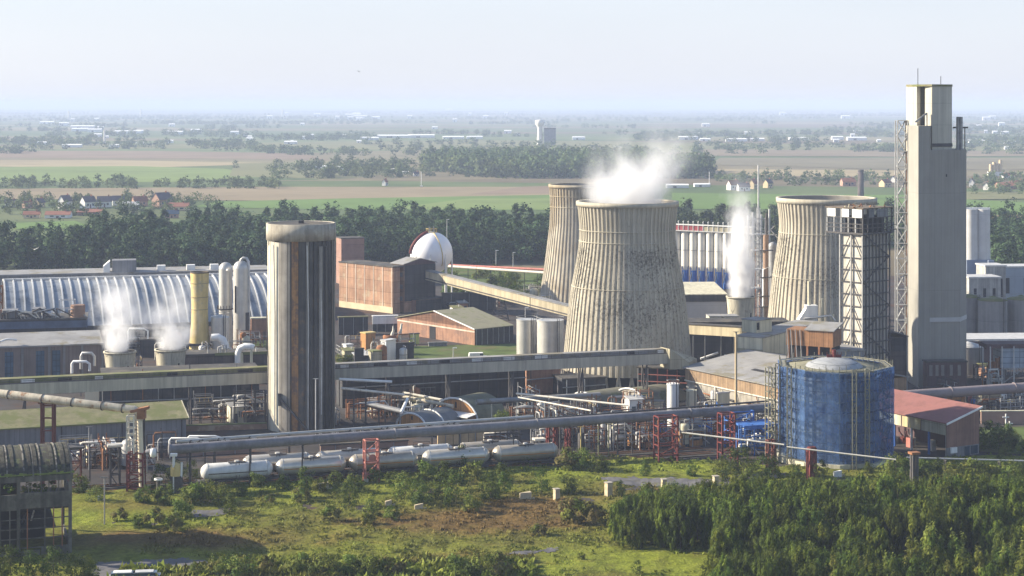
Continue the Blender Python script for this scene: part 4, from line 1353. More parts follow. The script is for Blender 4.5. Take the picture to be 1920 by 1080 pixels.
# ================================================================ left part of the works
def tank(name, label, px, Y, hw, top, m, cat='tank', group=None, roof='cone', rm=None, z0=0., extra=True, n=28):
    k = Y / F
    r, z1 = hw * k, zt(top, Y)
    T = thing(name, label, cat, (at(px, Y), Y, 0), 0, group)
    P(T, 'shell', m, lambda b: b.lathe([(r, z0), (r, z1)], n))
    if roof == 'cone':
        P(T, 'roof', rm or m, lambda b: b.lathe([(r + .12, z1 - .1), (r + .12, z1 + .05), (.01, z1 + r * .28)], n))
    elif roof == 'dome':
        P(T, 'dome', rm or m, lambda b: b.lathe([(r * cos(x) + .001, z1 + r * sin(x)) for x in np.linspace(0, pi / 2, 9)], n))
    else:
        P(T, 'roof', rm or m, lambda b: b.cyl(r + .08, z1 + .003, z1 + .25, n))
    if extra:
        P(T, 'ladder', STEELD, lambda b: (b.bar((r * .5, -r * .95, z0), (r * .5, -r * .95, z1 + .8), .14), b.bar((r * .5 + .5, -r * .9, z0), (r * .5 + .5, -r * .9, z1 + .8), .14)))
        P(T, 'roof_rail', STEEL, lambda b: b.lathe([(r, z1 + .9), (r + .07, z1 + .9), (r + .07, z1 + 1.0), (r, z1 + 1.0)], n) if roof != 'dome' else b.bar((0, 0, z1 + r * .8), (0, 0, z1 + r + 1), .3))
    return T


def steam_cup(label, px, Y, hw, top, hwb=None):
    k = Y / F
    z1 = zt(top, Y)
    r, rb = hw * k, (hwb or hw * .86) * k
    T = thing('vent_cooler', label, 'cooling tower', (at(px, Y), Y, 0))
    P(T, 'shell', CREAM2, lambda b: b.lathe([(rb, 0), (rb, z1 * .45), (rb + (r - rb) * .4, z1 * .75), (r, z1)], 40))
    P(T, 'inner_shell', DARK, lambda b: b.lathe([(r - .15, z1), (rb - .15, z1 * .45)], 40).disc(rb - .1, z1 * .5, 40))
    P(T, 'rim', CREAM2, lambda b: b.lathe([(r - .2, z1), (r + .16, z1 - .3), (r + .16, z1 + .1), (r - .2, z1 + .1)], 40))
    P(T, 'vent_door', DARK, lambda b: b.box(rb * .62, rb * .8, -rb * .78, -rb * .6, z1 * .35, z1 * .7))
    return T


CREAM2 = mat('cup_fibre', (.52, .48, .37), .8, .18, .3, panel=(2.6, 30, .03, .92), c2=(.36, .32, .24), p2=.58, sc2=.3, streak=.4)
steam_cup('pale fan cooler puffing steam beside the brown building', 225, 436, 29.5, 659)
steam_cup('stained pale fan cooler puffing steam next to the yellow chimney', 320, 442, 29, 655)
steam_cup('cream fan cooler blowing a tall white steam column before the white silos', 1388.5, 520, 26.5, 556)

k = 500 / F
T = thing('chimney', 'thick yellow chimney with flared foot', 'chimney', (at(374.5, 500), 500, 0))
P(T, 'shaft', YELL, lambda b: b.lathe([(20 * k, 0), (19 * k, zt(640, 500)), (16 * k, zt(605, 500)), (15.2 * k, zt(580, 500)), (17.3 * k, zt(511, 500))], 36))
P(T, 'cap', mat('soot', (.10, .08, .06)), lambda b: b.lathe([(17.3 * k - .3, zt(530, 500)), (17.3 * k - .3, zt(509.5, 500)), (17.3 * k + .1, zt(509.5, 500)), (17.3 * k + .1, zt(511.5, 500))], 36))
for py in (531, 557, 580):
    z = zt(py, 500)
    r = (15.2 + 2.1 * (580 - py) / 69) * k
    P(T, 'band', mat('dull_yellow', (.33, .27, .14)), lambda b: b.lathe([(r - .1, z), (r + .1, z), (r + .1, z + .18), (r - .1, z + .18)], 36))  # bands in a duller yellow than the shaft
P(T, 'platform', STEELD, lambda b: b.box(-24 * k, 24 * k, -3.2, 3.2, zt(646, 500), zt(642, 500)))

T = tank('column_vessel', 'domed pale process column without a gooseneck', 423, 515, 12.5, 504, SILV, 'process column', None, 'dome', extra=False)
k = 515 / F
P(T, 'platform', STEELD, lambda b: [b.cyl(14.5 * k, zt(580, 515), zt(578, 515), 14)] + [b.bar((2.3 * cos(x), 2.3 * sin(x), zt(580, 515)), (2.3 * cos(x), 2.3 * sin(x), zt(572, 515)), .15) for x in np.arange(3, 6.4, .4)])
P(T, 'nozzle', WHITE, lambda b: b.tube([(.8, -2, zt(505, 515)), (1.2, -2.5, zt(505, 515))], .35, 8))
T = tank('column_vessel', 'domed process column with a tall gooseneck pipe', 452, 512, 14.5, 503, SILV, 'process column', None, 'dome', extra=False)
k = 512 / F
P(T, 'gooseneck_pipe', PIPEL, lambda b: b.tube([(0, -.4, zt(490, 512)), (.1, -.4, zt(487, 512)), (.6, -.4, zt(483.5, 512)), (1.6, -.4, zt(484, 512)), (2.1, -.4, zt(490, 512)), (2.2, -.4, zt(520, 512)), (2.2, -.4, 0)], .42, 10))
P(T, 'dark_lining', STEELD, lambda b: b.box(.5, 2.4, -1.6, 1.6, 0, zt(585, 512)))
P(T, 'slot', DARK, lambda b: b.box(-1.5, -1.2, -2.0, -1.6, zt(585, 512), zt(535, 512)))
tank('storage_tank', 'squat cream tank below the domed columns', 413, 500, 17, 594, SILV)
T = thing('process_duct', 'fat white elbow duct beside the yellow chimney', 'duct', (at(397, 470), 470, 0))
P(T, 'duct', WHITE, lambda b: b.tube([(0, 0, zt(633, 470)), (1.6, 0, zt(632, 470)), (2.9, 0, zt(637, 470)), (3.6, 0, zt(648, 470)), (3.6, 0, .1)], .95, 12))
T = thing('process_duct', 'white hooped duct over the small tank right of the chimney', 'duct', (at(446, 455), 455, 0))
P(T, 'duct', WHITE, lambda b: b.tube([(0, 0, .1), (0, 0, zt(662, 455)), (.5, 0, zt(653, 455)), (1.8, 0, zt(649, 455)), (3.4, 0, zt(650, 455)), (4, 0, zt(652, 455))], .8, 12))
P(T, 'support', CREAM, lambda b: (b.cyl(1.1, .1, zt(662, 455), 14, (.2, .6)), b.box(3.1, 3.7, -.4, .4, .1, zt(654, 455))))
T = thing('storage_tank', 'white horizontal drum lying close to the round silo', 'tank', (at(478, 452), 452, 0))
P(T, 'drum', WHITE, lambda b: b.tube([(-.2, 0, 3.1), (.3, 0, 3.1), (3.2, .6, 3.1), (3.6, .7, 3.1)], [.4, 1.5, 1.5, .4], 16))
P(T, 'saddle', STEELD, lambda b: (b.box(.4, .8, -.8, .8, .1, 2.2), b.box(2.4, 2.8, -.2, 1.4, .1, 2.2)))

T, L, W, h = B('plant_building', 'brown grey workshop with tall blue windows behind the mossy conveyor', 'building', -60, 0, -70, 190, 652, 16, 440)
P(T, 'wall', mat('mauve_cladding', (.20, .165, .155), .85, .15, .2, panel=(3.4, 40, .05, .88), streak=.3), lambda b: b.box(0, L, 0, 15, 0, h))
P(T, 'roof', ROOFG, lambda b: b.slab([(-.4, -.5, h), (L + .4, -.5, h), (L + .4, 15.5, h + 1.4), (-.4, 15.5, h + 1.4)], .35))
for px in (22, 76, 104):
    x = (at(px, 445) - at(-60, 440)) / cos(R(16))
    P(T, 'window', mat('blue_pane', (.05, .10, .16), .25, .3, .3, panel=(.9, 1.4, .08, .8)), lambda b: b.box(x - 1., x + 1., -.06, .02, h - 8.5, h - 1.4))
for px in (45, 92, 118, 150, 186):
    x = (at(px, 445) - at(-60, 440)) / cos(R(16))
    P(T, 'pilaster', GREY, lambda b: b.box(x - .3, x + .3, -.25, -.003, 0, h))
P(T, 'skylight', WHITE, lambda b: b.tube([(6 + 5.4 * f, .3 + f, h + .4 + 1.2 * sin(f * 2.4)) for f in np.linspace(0, 1, 7)], .3, 6))

T, L, W, h = B('plant_building', 'dark low block cluttered with pipes before the vaulted hall', 'building', -60, 0, -70, 162, 604, 12, 500)
P(T, 'wall', GREYD, lambda b: b.box(0, L, 0, 14, 0, h))
P(T, 'roof', ROOFD, lambda b: b.box(-.3, L + .3, -.3, 14.3, h + .003, h + .4))
P(T, 'roof_strip', mat('blue_edge', (.08, .11, .17)), lambda b: b.box(-.3, L + .3, -.42, -.303, h - 2.2, h - .2))
for i in range(16):
    x = random.uniform(6, L - 2)
    P(T, 'roof_pipe', random.choice((PIPEW, GALV, STEELD, STEELD, STEEL)), lambda b: b.tube([(x, random.uniform(.5, 5), h + .4), (x, 1.5, h + random.uniform(1.5, 3.2)), (x + random.uniform(1, 5), 1.6, h + random.uniform(1.5, 3.2)), (x + 5, 2, h + .4)], random.uniform(.1, .3), 6))
P(T, 'roof_frame', GALV, lambda b: b.lattice(L - 7.5, L - 3.2, 2, 5, h + .4, h + 5.2, 2, .16, False))
P(T, 'roof_drum', mat('brown_drum', (.26, .16, .11)), lambda b: b.cyl(2.0, h + .4, h + 3.8, 20, (L - 2.4, 3)))
P(T, 'roof_house', GREY, lambda b: (b.box(8, 13, 3, 8, h + .403, h + 2.6), b.box(17, 20.5, 3, 8, h + .403, h + 2.9)))
P(T, 'roof_tower', RUST, lambda b: b.lattice(7.0, 9.0, 2, 4, h + .4, h + 9.5, 4, .2))

T, L, W, h = B('plant_building', 'dark glazed process hall standing below the mossy conveyor', 'building', 193, 778, 185, 486, 708, 14)
P(T, 'wall', mat('dark_glazing', (.05, .055, .065), .5, .4, .3, panel=(2.2, 3.0, .08, .6), c2=(.11, .10, .10), p2=.56, sc2=.2), lambda b: b.box(0, L, 0, 12, 0, h))
P(T, 'roof', ROOFD, lambda b: b.box(-.3, L + .3, -.3, 12.3, h + .003, h + .5))
for i in range(10):
    x = L * (i + .5) / 10
    P(T, 'post', random.choice((STEEL, RUST, STEELD)), lambda b: b.bar((x, -.35, 0), (x, -.35, h + random.uniform(0, 3)), .2))
for z in (h * .35, h * .7):
    P(T, 'pipe_run', STEEL, lambda b: b.tube([(0, -.6, z), (L, -.6, z)], .18, 6))
T, L, W, h = B('plant_building', 'dark brick process block between the yellow chimney and the silo', 'building', 342, 0, 300, 502, 668, 14, 452)
P(T, 'wall', mat('sooty_brick', (.11, .09, .085), .9, .3, .3, panel=(4, 3.4, .06, .8), streak=.3), lambda b: b.box(0, L, 0, 8, 0, h))
P(T, 'roof', ROOFD, lambda b: b.box(-.2, L + .2, -.2, 8.2, h + .003, h + .4))
P(T, 'parapet', mat('mossy_edge', (.16, .17, .07)), lambda b: b.box(8, L, -.35, -.203, h - .1, h + .6))
for i in range(8):
    x = random.uniform(.5, L - 1)
    P(T, 'roof_pipe', random.choice((GALV, PIPEW, STEEL)), lambda b: b.tube([(x, 1, h), (x, 1, h + random.uniform(.8, 2.6)), (x + random.uniform(-2, 3), 1, h + random.uniform(.8, 2.6))], .16, 6))
T, L, W, h = B('cream_cabin', 'blank cream cabin under the mossy conveyor near the rusty pipe', 'cabin', 159, 770, 152, 208, 731, 8)
P(T, 'wall', mat('cream_plain', (.72, .66, .50), .8, .08, .3), lambda b: b.box(0, L, 0, 4, 0, h))
P(T, 'roof', ROOFG, lambda b: b.box(-.2, L + .2, -.2, 4.2, h + .003, h + .25))
T, L, W, h = B('low_wall', 'long low brown wall near the silo foot', 'wall', 348, 812, 346, 500, 799, 10)
P(T, 'panel', mat('earth_wall', (.30, .19, .13), .9, .25, .3, c2=(.42, .32, .22), p2=.55, sc2=.3), lambda b: b.box(0, L, 0, .6, 0, h))
P(T, 'coping', mat('mossy_edge', (.16, .17, .07)), lambda b: b.box(-.05, L + .05, -.08, .68, h + .003, h + .25))

# warehouse with roof lights
C = G(349, 836)
a_ = R(20)
L = 62.
T = thing('warehouse', 'low grey warehouse with mossy roof and rows of white skylights', 'warehouse', (C[0] - L * cos(a_), C[1] - L * sin(a_), 0), a_)
h, W = zt(783, C[1]), 17.
P(T, 'wall', GREY, lambda b: b.box(0, L, 0, W, 0, h - .1))
hr = h + 2.2
P(T, 'roof', ROOFM, lambda b: (b.slab([(-.3, -.4, h), (L + .4, -.4, h), (L + .4, W / 2, hr), (-.3, W / 2, hr)], .15), b.slab([(-.3, W / 2, hr), (L + .4, W / 2, hr), (L + .4, W + .4, h), (-.3, W + .4, h)], .15)))
P(T, 'verge', CREAM, lambda b: b.slab([(L + .42, -.4, h + .06), (L + .6, -.4, h + .06), (L + .6, W / 2, hr + .06), (L + .42, W / 2, hr + .06)], .3))
P(T, 'gutter', mat('mossy_edge', (.16, .17, .07)), lambda b: b.box(-.3, L + .4, -.58, -.42, h - .25, h + .02))
for i in range(2):
    for k in range(9):
        x, y = L - 3.4 - k * 5.1 - (2.2 if i else 0), (1.4, 4.4)[i]
        P(T, 'skylight', WHITE, lambda b: b.slab([(x, y, h + .06 + y * 2.2 / 8.9), (x + 2.5, y, h + .06 + y * 2.2 / 8.9), (x + 2.5, y + 1.3, h + .06 + (y + 1.3) * 2.2 / 8.9), (x, y + 1.3, h + .06 + (y + 1.3) * 2.2 / 8.9)], .05))
for k in range(5):
    P(T, 'downpipe', STEELD, lambda b: b.box(L - 1 - k * 12, L - .8 - k * 12, -.15, -.003, 0, h - .2))

# rusty tube bridge with its two trestles
T = thing('tube_bridge', 'rust stained cream tube bridge ending over a red ladder trestle', 'pipe bridge', (at(255, 325), 325, 0))
O = (at(255, 325), 325, 0)
TB = mat('rusty_cream', (.66, .58, .44), .8, .18, .35, c2=(.34, .15, .06), p2=.60, sc2=.45, streak=.3)
pa, pb = (at(-40, 333), 333, zt(733, 333)), (at(252, 325), 325, zt(768, 325))
b = MB(O)
b.tube([pa, pb, (pb[0] + .8, pb[1], pb[2] - .5), (pb[0] + 1.0, pb[1], pb[2] - 2)], [.78, .70, .68, .6], 14)
b.build('tube', TB, T)
va = Vector(pb) - Vector(pa)
for f in (.2, .42, .61, .8, .93):
    c = Vector(pa) + va * f
    b = MB(O)
    b.tube([tuple(c - va.normalized() * .1), tuple(c + va.normalized() * .1)], .86, 14)
    b.build('flange', STEELD, T)
b = MB(O)
b.bar((pb[0] - .6, 325, pb[2] - .3), (pb[0] + 2.6, 325, pb[2] + .4), 1.4, .5)
b.box(pb[0] + .6, pb[0] + 2., 324.2, 325.8, pb[2] - 1.6, pb[2] + .3)
b.build('head', RUST, T)
xl, xr = at(77.5, 331), at(99, 331)
b = MB(O)
z = zt(757, 331)
for x in (xl, xr):
    b.bar((x, 331, 0), (x, 331, z), .34)
    b.bar((x, 332.6, 0), (x, 332.6, z), .34)
for k in range(6):
    b.bar((xl, 331, z - .3 - k * 2.3), (xr, 331, z - .3 - k * 2.3), .26)
b.box(xl - .5, xr + .5, 330.6, 333, z, z + .35)
b.build('trestle', mat('oxide_steel', (.13, .045, .035), .8, .3), T)
b = MB(O)
x0, x1, zz = at(239, 324.5), at(252, 324.5), pb[2] - 1
zm = zt(850, 324.5)
b.lattice(x0, x1, 324, 325.6, zm, zz, 6, .17, False)
b.build('ladder_frame', PIPEW, T)
b = MB(O)
b.lattice(x0, x1 + 1.6, 324, 326, 0, zm, 6, .2)
b.build('red_frame', RED, T)
b = MB(O)
b.bar((at(263, 325), 325, 0), (at(263, 325), 325, zz + .6), .5)
b.bar((at(270, 326), 326, 0), (at(270, 326), 326, zz), .35)
for k in range(5):
    b.bar((x1, 325, 2 + 2.4 * k), (at(270, 326), 326, 2 + 2.4 * k), .2)
b.build('post', STEELD, T)
b = MB(O)
b.tube([(at(262, 324.6), 324.6, zz - 1), (at(264, 324.6), 324.6, zz * .5), (at(266, 324.6), 324.6, 1.5)], .5, 10)
b.build('down_pipe', TB, T)

# ================================================================ ruined concrete building
Yr = 281.
RC = mat('ruin_concrete', (.15, .14, .118), .95, .3, .5, c2=(.10, .095, .075), p2=.55, sc2=.4, streak=.45)
C = (at(134.5, Yr), Yr)
a_ = R(18)
L = 17.
T = thing('ruined_building', 'derelict concrete frame building with broken mossy barrel roof and empty window grid', 'ruin', (C[0] - L * cos(a_), C[1] - L * sin(a_), 0), a_)
Wd = 16.
zl = lambda py: zt(py, Yr)
xs_ = lambda px: L + (at(px, Yr) - C[0]) / cos(a_)
for px in (-48, 0, 43, 132):
    P(T, 'column', RC, lambda b: (b.box(xs_(px) - .25, xs_(px) + .25, 0, .5, 0, zl(893)), b.box(xs_(px) - .25, xs_(px) + .25, Wd - .5, Wd, 0, zl(893))))
P(T, 'eave_beam', RC, lambda b: (b.box(-.2, L + .2, -.25, .45, zl(898), zl(886)), b.box(-.2, L + .2, Wd - .45, Wd + .2, zl(898), zl(886))))
P(T, 'eave_moss', mat('roof_moss', (.16, .20, .05), .95, .4, .9), lambda b: [b.box(x, x + .55, -.35, .35, zl(886), zl(886) + random.uniform(.15, .5)) for x in np.arange(-.2, L, .55)])
P(T, 'parapet_panel', RC, lambda b: (b.box(-.1, xs_(40), -.12, .12, zl(950), zl(921)), b.box(xs_(45), L - .25, -.1, .14, zl(948), zl(919))))
P(T, 'base_panel', RC, lambda b: (b.box(-.1, xs_(80), -.12, .12, -.3, zl(1026)), b.box(xs_(82), L - .25, -.12, .12, -.3, zl(1022))))
for py in (968, 986, 1004, 1021):
    P(T, 'glazing_bar', RC, lambda b: b.box(0, L - .2, -.04, .1, zl(py) - .07, zl(py) + .07))
for px in (-36, -24, -12, 12, 28, 58, 73, 88, 103, 118):
    if random.random() < .9:
        P(T, 'mullion', random.choice((RC, RC, RUST)), lambda b: b.box(xs_(px) - .09, xs_(px) + .09, -.08, .12, zl(1024), zl(949)))
for px in (12, 60, 82, 95, 112):
    P(T, 'upper_post', RC, lambda b: b.box(xs_(px) - .07, xs_(px) + .07, 0, .2, zl(921), zl(896)))
P(T, 'floor', mat('shade_dark_slab', (.05, .045, .04), .95, .3), lambda b: (b.box(0, L - .3, .3, Wd - .5, zl(952), zl(944)), b.box(0, L * .86, .3, Wd - .5, zl(988), zl(984))))  # floors coloured near black to hold the ruin's inner shade
P(T, 'back_wall', mat('shade_dark_wall', (.045, .04, .038), .95, .3), lambda b: (b.box(0, L * .80, Wd - 4.3, Wd - 4.1, 0, zl(955)), b.box(0, L * .55, 4, 4.3, 0, zl(900))))  # back walls near black as well, interior shade put into the colour
P(T, 'end_wall', RC, lambda b: (b.box(L - .28, L, .5, Wd - .5, zl(950), zl(921)), b.box(L - .28, L, .5, Wd - .5, 0, zl(1024))))
for i in range(7):
    x, y = random.uniform(6, L - 3), random.uniform(2, 7)
    P(T, 'hanging_debris', random.choice((RUST, STEELD, PIPEW)), lambda b: b.bar((x, y, zl(1000)), (x + random.uniform(-2, 2), y, zl(965)), random.uniform(.1, .3)))
rz0, rz1 = zl(886), zt(833, Yr + 7)
ang = np.linspace(0, pi, 15)
ra = [(Wd / 2 - (Wd / 2 + .3) * cos(x), rz0 + (rz1 - rz0) * sin(x)) for x in ang]
mossr = mat('mossy_slats', (.10, .095, .07), .95, .5, .6, c2=(.035, .033, .027), p2=.48, sc2=.6)
P(T, 'roof_deck', mat('sooty_roof', (.05, .047, .038), .95, .4, .5, c2=(.10, .11, .05), p2=.55, sc2=.7), lambda b: b.add([(x, y, z - .14) for x in (-.2, L + .1) for y, z in ra], [(k, 15 + k, 16 + k, k + 1) for k in range(14)], True))
for i in range(21):
    x = -.2 + i * (L + .3) / 21
    wv = random.uniform(.35, .7) if i % 3 else .22
    if random.random() < .12:
        continue

    def slat(b):
        vs_ = [(xx, y, z + dz) for dz in (0, -.12) for xx in (x, x + wv) for y, z in ra]
        n = len(ra)
        fs = []
        for k in range(n - 1):
            fs += [(k, n + k, n + k + 1, k + 1), (2 * n + k + 1, 3 * n + k + 1, 3 * n + k, 2 * n + k), (n + k, 3 * n + k, 3 * n + k + 1, n + k + 1), (2 * n + k, k, k + 1, 2 * n + k + 1)]
        b.add(vs_, fs)
    P(T, 'roof_slat', mossr if i % 3 else mat('pale_slats', (.27, .25, .21), .9, .4, .5, c2=(.06, .055, .05), p2=.5, sc2=.5), slat)
for x in (0, L * .33, L * .66, L - .1):
    P(T, 'roof_rib', RC, lambda b: b.tube([(x, y, z - .25) for y, z in ra], .2, 6))
for px, py in ((70, 915), (85, 914), (98, 914), (55, 915), (30, 914)):
    c_ = crown(1.6, 1.7, .05, 'round', 8, 130, .25, (B1, B2), 0, 1.4, .18)
    o = bpy.data.objects.new('weeds', np_mesh('weeds', c_[0] + np.array((xs_(px), 1.2, zl(922))), c_[1], LEAF))
    COL.objects.link(o)
    o.parent = T

# ================================================================ railway and tank wagons
dR = Vector((cos(R(18)), sin(R(18))))
R0 = Vector((at(443, 332), 332.))
nR = Vector((-dR.y, dR.x))
mb = MB()
for off in (0, 5.2):
    c = R0 + nR * off
    p, q_ = c - dR * 34, c + dR * 95
    mb.slab([(*(p - nR * 2.2), .5), (*(q_ - nR * 2.2), .5), (*(q_ + nR * 2.2), .5), (*(p + nR * 2.2), .5)], .3)
tag(mb.build('railway', mat('ballast', (.06, .055, .05), .95, .3, 1.)), kind='structure')
for off in (0, 5.2):
    mb = MB()
    c = R0 + nR * off
    for s in (-.72, .72):
        p, q_ = c - dR * 34 + nR * s, c + dR * 95 + nR * s
        mb.bar((*p, .62), (*q_, .62), .1, .16)
    tag(mb.build('track', RUST), kind='structure')


def wagon(m, label, stripe):
    T = thing('tank_wagon', label, 'tank wagon', (0, 0, 0), 0, 'tank wagons on the sidings')
    Lg, r, zc_ = 13.2, 1.5, 2.75
    P(T, 'tank', m, lambda b: b.tube([(-Lg / 2, 0, zc_), (-Lg / 2 + .12, 0, zc_), (-Lg / 2 + .6, 0, zc_), (-Lg / 2 + 1.1, 0, zc_), (Lg / 2 - 1.1, 0, zc_), (Lg / 2 - .6, 0, zc_), (Lg / 2 - .12, 0, zc_), (Lg / 2, 0, zc_)], [.2, .75, 1.25, r, r, 1.25, .75, .2], 24))
    P(T, 'stripe', stripe, lambda b: (b.box(-Lg / 2 + 1.2, Lg / 2 - 1.2, -r - .03, -r + .08, zc_ - .28, zc_ - .12), b.box(-Lg / 2 + 1.2, Lg / 2 - 1.2, r - .08, r + .03, zc_ - .28, zc_ - .12)))
    for x in (-Lg / 2 + 1.15, Lg / 2 - 1.25):
        P(T, 'hoop', GALV, lambda b: b.lathe([], 3) if 0 else b.tube([(x, 0, zc_), (x + .12, 0, zc_)], r + .04, 24))
    P(T, 'manway', GALV, lambda b: b.cyl(.45, zc_ + r - .15, zc_ + r + .3, 12))
    P(T, 'walkway', STEELD, lambda b: (b.box(-1.6, 1.6, -.7, .7, zc_ + r - .03, zc_ + r + .05), b.bar((-1.6, -.7, zc_ + r), (-1.6, -.7, zc_ + r + .8), .07), b.bar((1.6, -.7, zc_ + r), (1.6, -.7, zc_ + r + .8), .07), b.bar((-1.6, -.7, zc_ + r + .8), (1.6, -.7, zc_ + r + .8), .07)))
    P(T, 'ladder', STEELD, lambda b: (b.bar((-.3, -1.55, .9), (-.3, -.9, zc_ + r), .07), b.bar((.3, -1.55, .9), (.3, -.9, zc_ + r), .07)))
    P(T, 'frame', STEELD, lambda b: (b.box(-Lg / 2 - .5, Lg / 2 + .5, -1.1, 1.1, 1.0, 1.26), b.box(-Lg / 2 - .9, -Lg / 2 - .5, -.9, -.5, 1.0, 1.3), b.box(-Lg / 2 - .9, -Lg / 2 - .5, .5, .9, 1.0, 1.3), b.box(-Lg / 2 + 1.5, -Lg / 2 + 2.2, -1, 1, 1.26, 1.7), b.box(Lg / 2 - 2.2, Lg / 2 - 1.5, -1, 1, 1.26, 1.7)))
    for x in (-Lg / 2 + 2, Lg / 2 - 2):
        bg_ = P(T, 'bogie', STEELD, lambda b: (b.box(x - 1.6, x + 1.6, -1.0, -.85, .55, .95), b.box(x - 1.6, x + 1.6, .85, 1.0, .55, .95), b.box(x - .3, x + .3, -1, 1, .7, 1.0)))
        for dx in (-.95, .95):
            P(bg_, 'wheel', RUST, lambda b: (b.tube([(x + dx, -.84, .46), (x + dx, -.68, .46)], .46, 14), b.tube([(x + dx, .68, .46), (x + dx, .84, .46)], .46, 14)))
    return T


DSTR, OSTR = mat('dark_stripe', (.10, .08, .06)), mat('orange_stripe', (.45, .20, .07))
WG1 = mat('wagon_grey', (.68, .68, .66), .3, .12, .4, spec=.6, streak=.15)
WG2 = mat('wagon_steel', (.56, .52, .45), .3, .15, .4, metal=.45, spec=.6)
WG3 = mat('wagon_brown', (.42, .37, .30), .35, .2, .4, metal=.4, spec=.6)
w1 = wagon(WG1, 'whitest tank wagon, first of the front row beside the yellow pump cover', DSTR)
w2 = wagon(WG2, 'polished steel tank wagon right behind the white one', OSTR)
w3 = wagon(WG3, 'brownish tank wagon partly behind the faded red pipe trestle', OSTR)


def put(wg, pxc, off, label, new):
    c0 = R0 + nR * off
    s = solve(pxc, (c0.x, c0.y), (dR.x, dR.y))
    c = c0 + dR * s
    if new:
        return copy_tree(wg, (c.x, c.y, .24), R(18), label)
    wg.location, wg.rotation_euler = (c.x, c.y, .24), (0, 0, R(18))


put(w1, 444, 0, '', 0)
put(w2, 583, 0, '', 0)
put(w3, 719, 0, '', 0)
put(w2, 855, 0, 'steel tank wagon coupled beyond the trestle, bright round end showing', 1)
put(w3, 985, 0, 'farthest tank wagon of the front siding, fading into bushes', 1)
for px, wg, lab in ((520, w2, 'tank wagon on the rear siding showing above the white wagon'), (655, w2, 'tank wagon on the rear siding left of the faded red trestle'), (788, w1, 'dusty tank wagon on the rear siding behind the faded red trestle'), (918, w3, 'dark tank wagon on the rear siding under the big grey pipe')):
    put(wg, px, 5.2, lab, 1)

# ================================================================ big grey pipeline and its trestles
def pipeline(name, label, pa, pb, r, m, legs, lm=STEELD, flange=True, group=None, n=16):
    (xa, ya, za), (xb, yb, zb_) = pa, pb
    O = ((xa + xb) / 2, (ya + yb) / 2, 0)
    T = thing(name, label, 'pipeline', O, 0, group)
    b = MB(O)
    b.tube([pa, tuple((Vector(pa) + Vector(pb)) / 2), pb], r, n)
    b.build('pipe', m, T)
    v = Vector(pb) - Vector(pa)
    d = v.normalized()
    if flange:
        for f in flange if isinstance(flange, (list, tuple)) else (.25, .5, .75):
            c = Vector(pa) + v * f
            b = MB(O)
            b.tube([tuple(c - d * .12), tuple(c + d * .12)], r * 1.14, n)
            b.build('flange', m, T)
    for f in legs:
        c = Vector(pa) + v * f
        b = MB(O)
        for s in (-1, 1):
            b.bar((c.x, c.y + s * .9, .1), (c.x, c.y + s * .5, c.z - r), .22)
        b.bar((c.x, c.y - .9, c.z - r - .1), (c.x, c.y + .9, c.z - r - .1), .25)
        b.bar((c.x, c.y - .9, 1.), (c.x, c.y + .6, c.z - r - .6), .14)
        b.build('leg', lm, T)
    return T


pl = lambda px, py, Y: (at(px, Y), Y, zt(py, Y))
pipeline('main_pipe', 'thickest grey pipeline crossing above the tank wagons', pl(318, 843, 326), pl(1445, 764, 371), 0.92, PIPE, (.03, .12, .2, .45, .54, .72, .93), flange=(.0, .345, .58, .85))
T = thing('pipe_end', 'white ringed open pipe mouth and dented funnel beside the red ladder trestle', 'pipe end', (at(297, 322), 322, 0))
P(T, 'ring', WHITE, lambda b: b.lathe([(.55, 3.2), (.75, 3.2), (.75, 3.5), (.55, 3.5)], 16))
P(T, 'neck', PIPE, lambda b: b.tube([(-.3, 0, 8.2), (-1.2, -.2, 8.3), (-2.2, -.2, 8.2)], [.8, .7, .4], 12))
P(T, 'bulb', WHITE, lambda b: b.lathe([(.01, 7.3), (.5, 7.5), (.62, 8.1), (.5, 8.8), (.01, 9)], 12, (-.8, -.6)))
P(T, 'stem', STEELD, lambda b: b.tube([(0, 0, .2), (0, 0, 3.2)], .35, 8))
T = thing('pump_housing', 'yellow round pump cover with white hood by the pipe start', 'pump', (at(330, 324), 324, 0))
P(T, 'cover', YELL, lambda b: b.lathe([(1.0, 3.6), (1.0, 5.0), (.7, 5.7), (.01, 6)], 16))
P(T, 'hood', WHITE, lambda b: (b.tube([(-.3, -.6, .3), (-.3, -.6, 7.2)], .25, 8), b.tube([(1.0, -.4, 3.4), (1.1, -.4, 6)], .2, 8), b.box(-.9, .3, -1, -.3, 7.2, 7.7)))
P(T, 'base', STEELD, lambda b: b.box(-1, 1.1, -.8, .8, .2, 3.6))
pipeline('side_pipe', 'slimmer pale pipe running just above and behind the thickest pipeline', pl(330, 828, 334), pl(1000, 781, 362), .3, mat('pale_grey_pipe', (.42, .43, .42), .5, .2, .4, metal=.2), (.1, .3, .5, .7, .9), n=10)
pipeline('side_pipe', 'thin dark pipe beside the pale one above the tank wagons', pl(350, 836, 333), pl(1440, 752, 378), .2, STEELD, (), flange=False, n=8)
pipeline('steam_pipe', 'purplish fat pipe passing behind the red shed roof', pl(1660, 744, 396), pl(1960, 724, 408), 1.15, mat('mauve_pipe', (.24, .20, .20), .6, .15, .3), (.2, .5, .8), flange=(.4, .8))
pipeline('side_pipe', 'thin cream pipe sagging across the front of the netted tank', pl(1475, 838, 336), pl(1680, 862, 331), .15, PIPEW, (.19,), RED, flange=False, n=8)
pipeline('side_pipe', 'cream pipe sloping from the red gantry to the netted tank', pl(1278, 811, 344), pl(1470, 834, 338), .17, PIPEW, (.55,), RED, flange=False, n=8)
pipeline('side_pipe', 'pale pipe lying along the grass in front of the red shed', pl(1700, 858, 338), pl(1990, 866, 338), .16, PIPEL, (.25, .6), STEELD, flange=False, n=8)
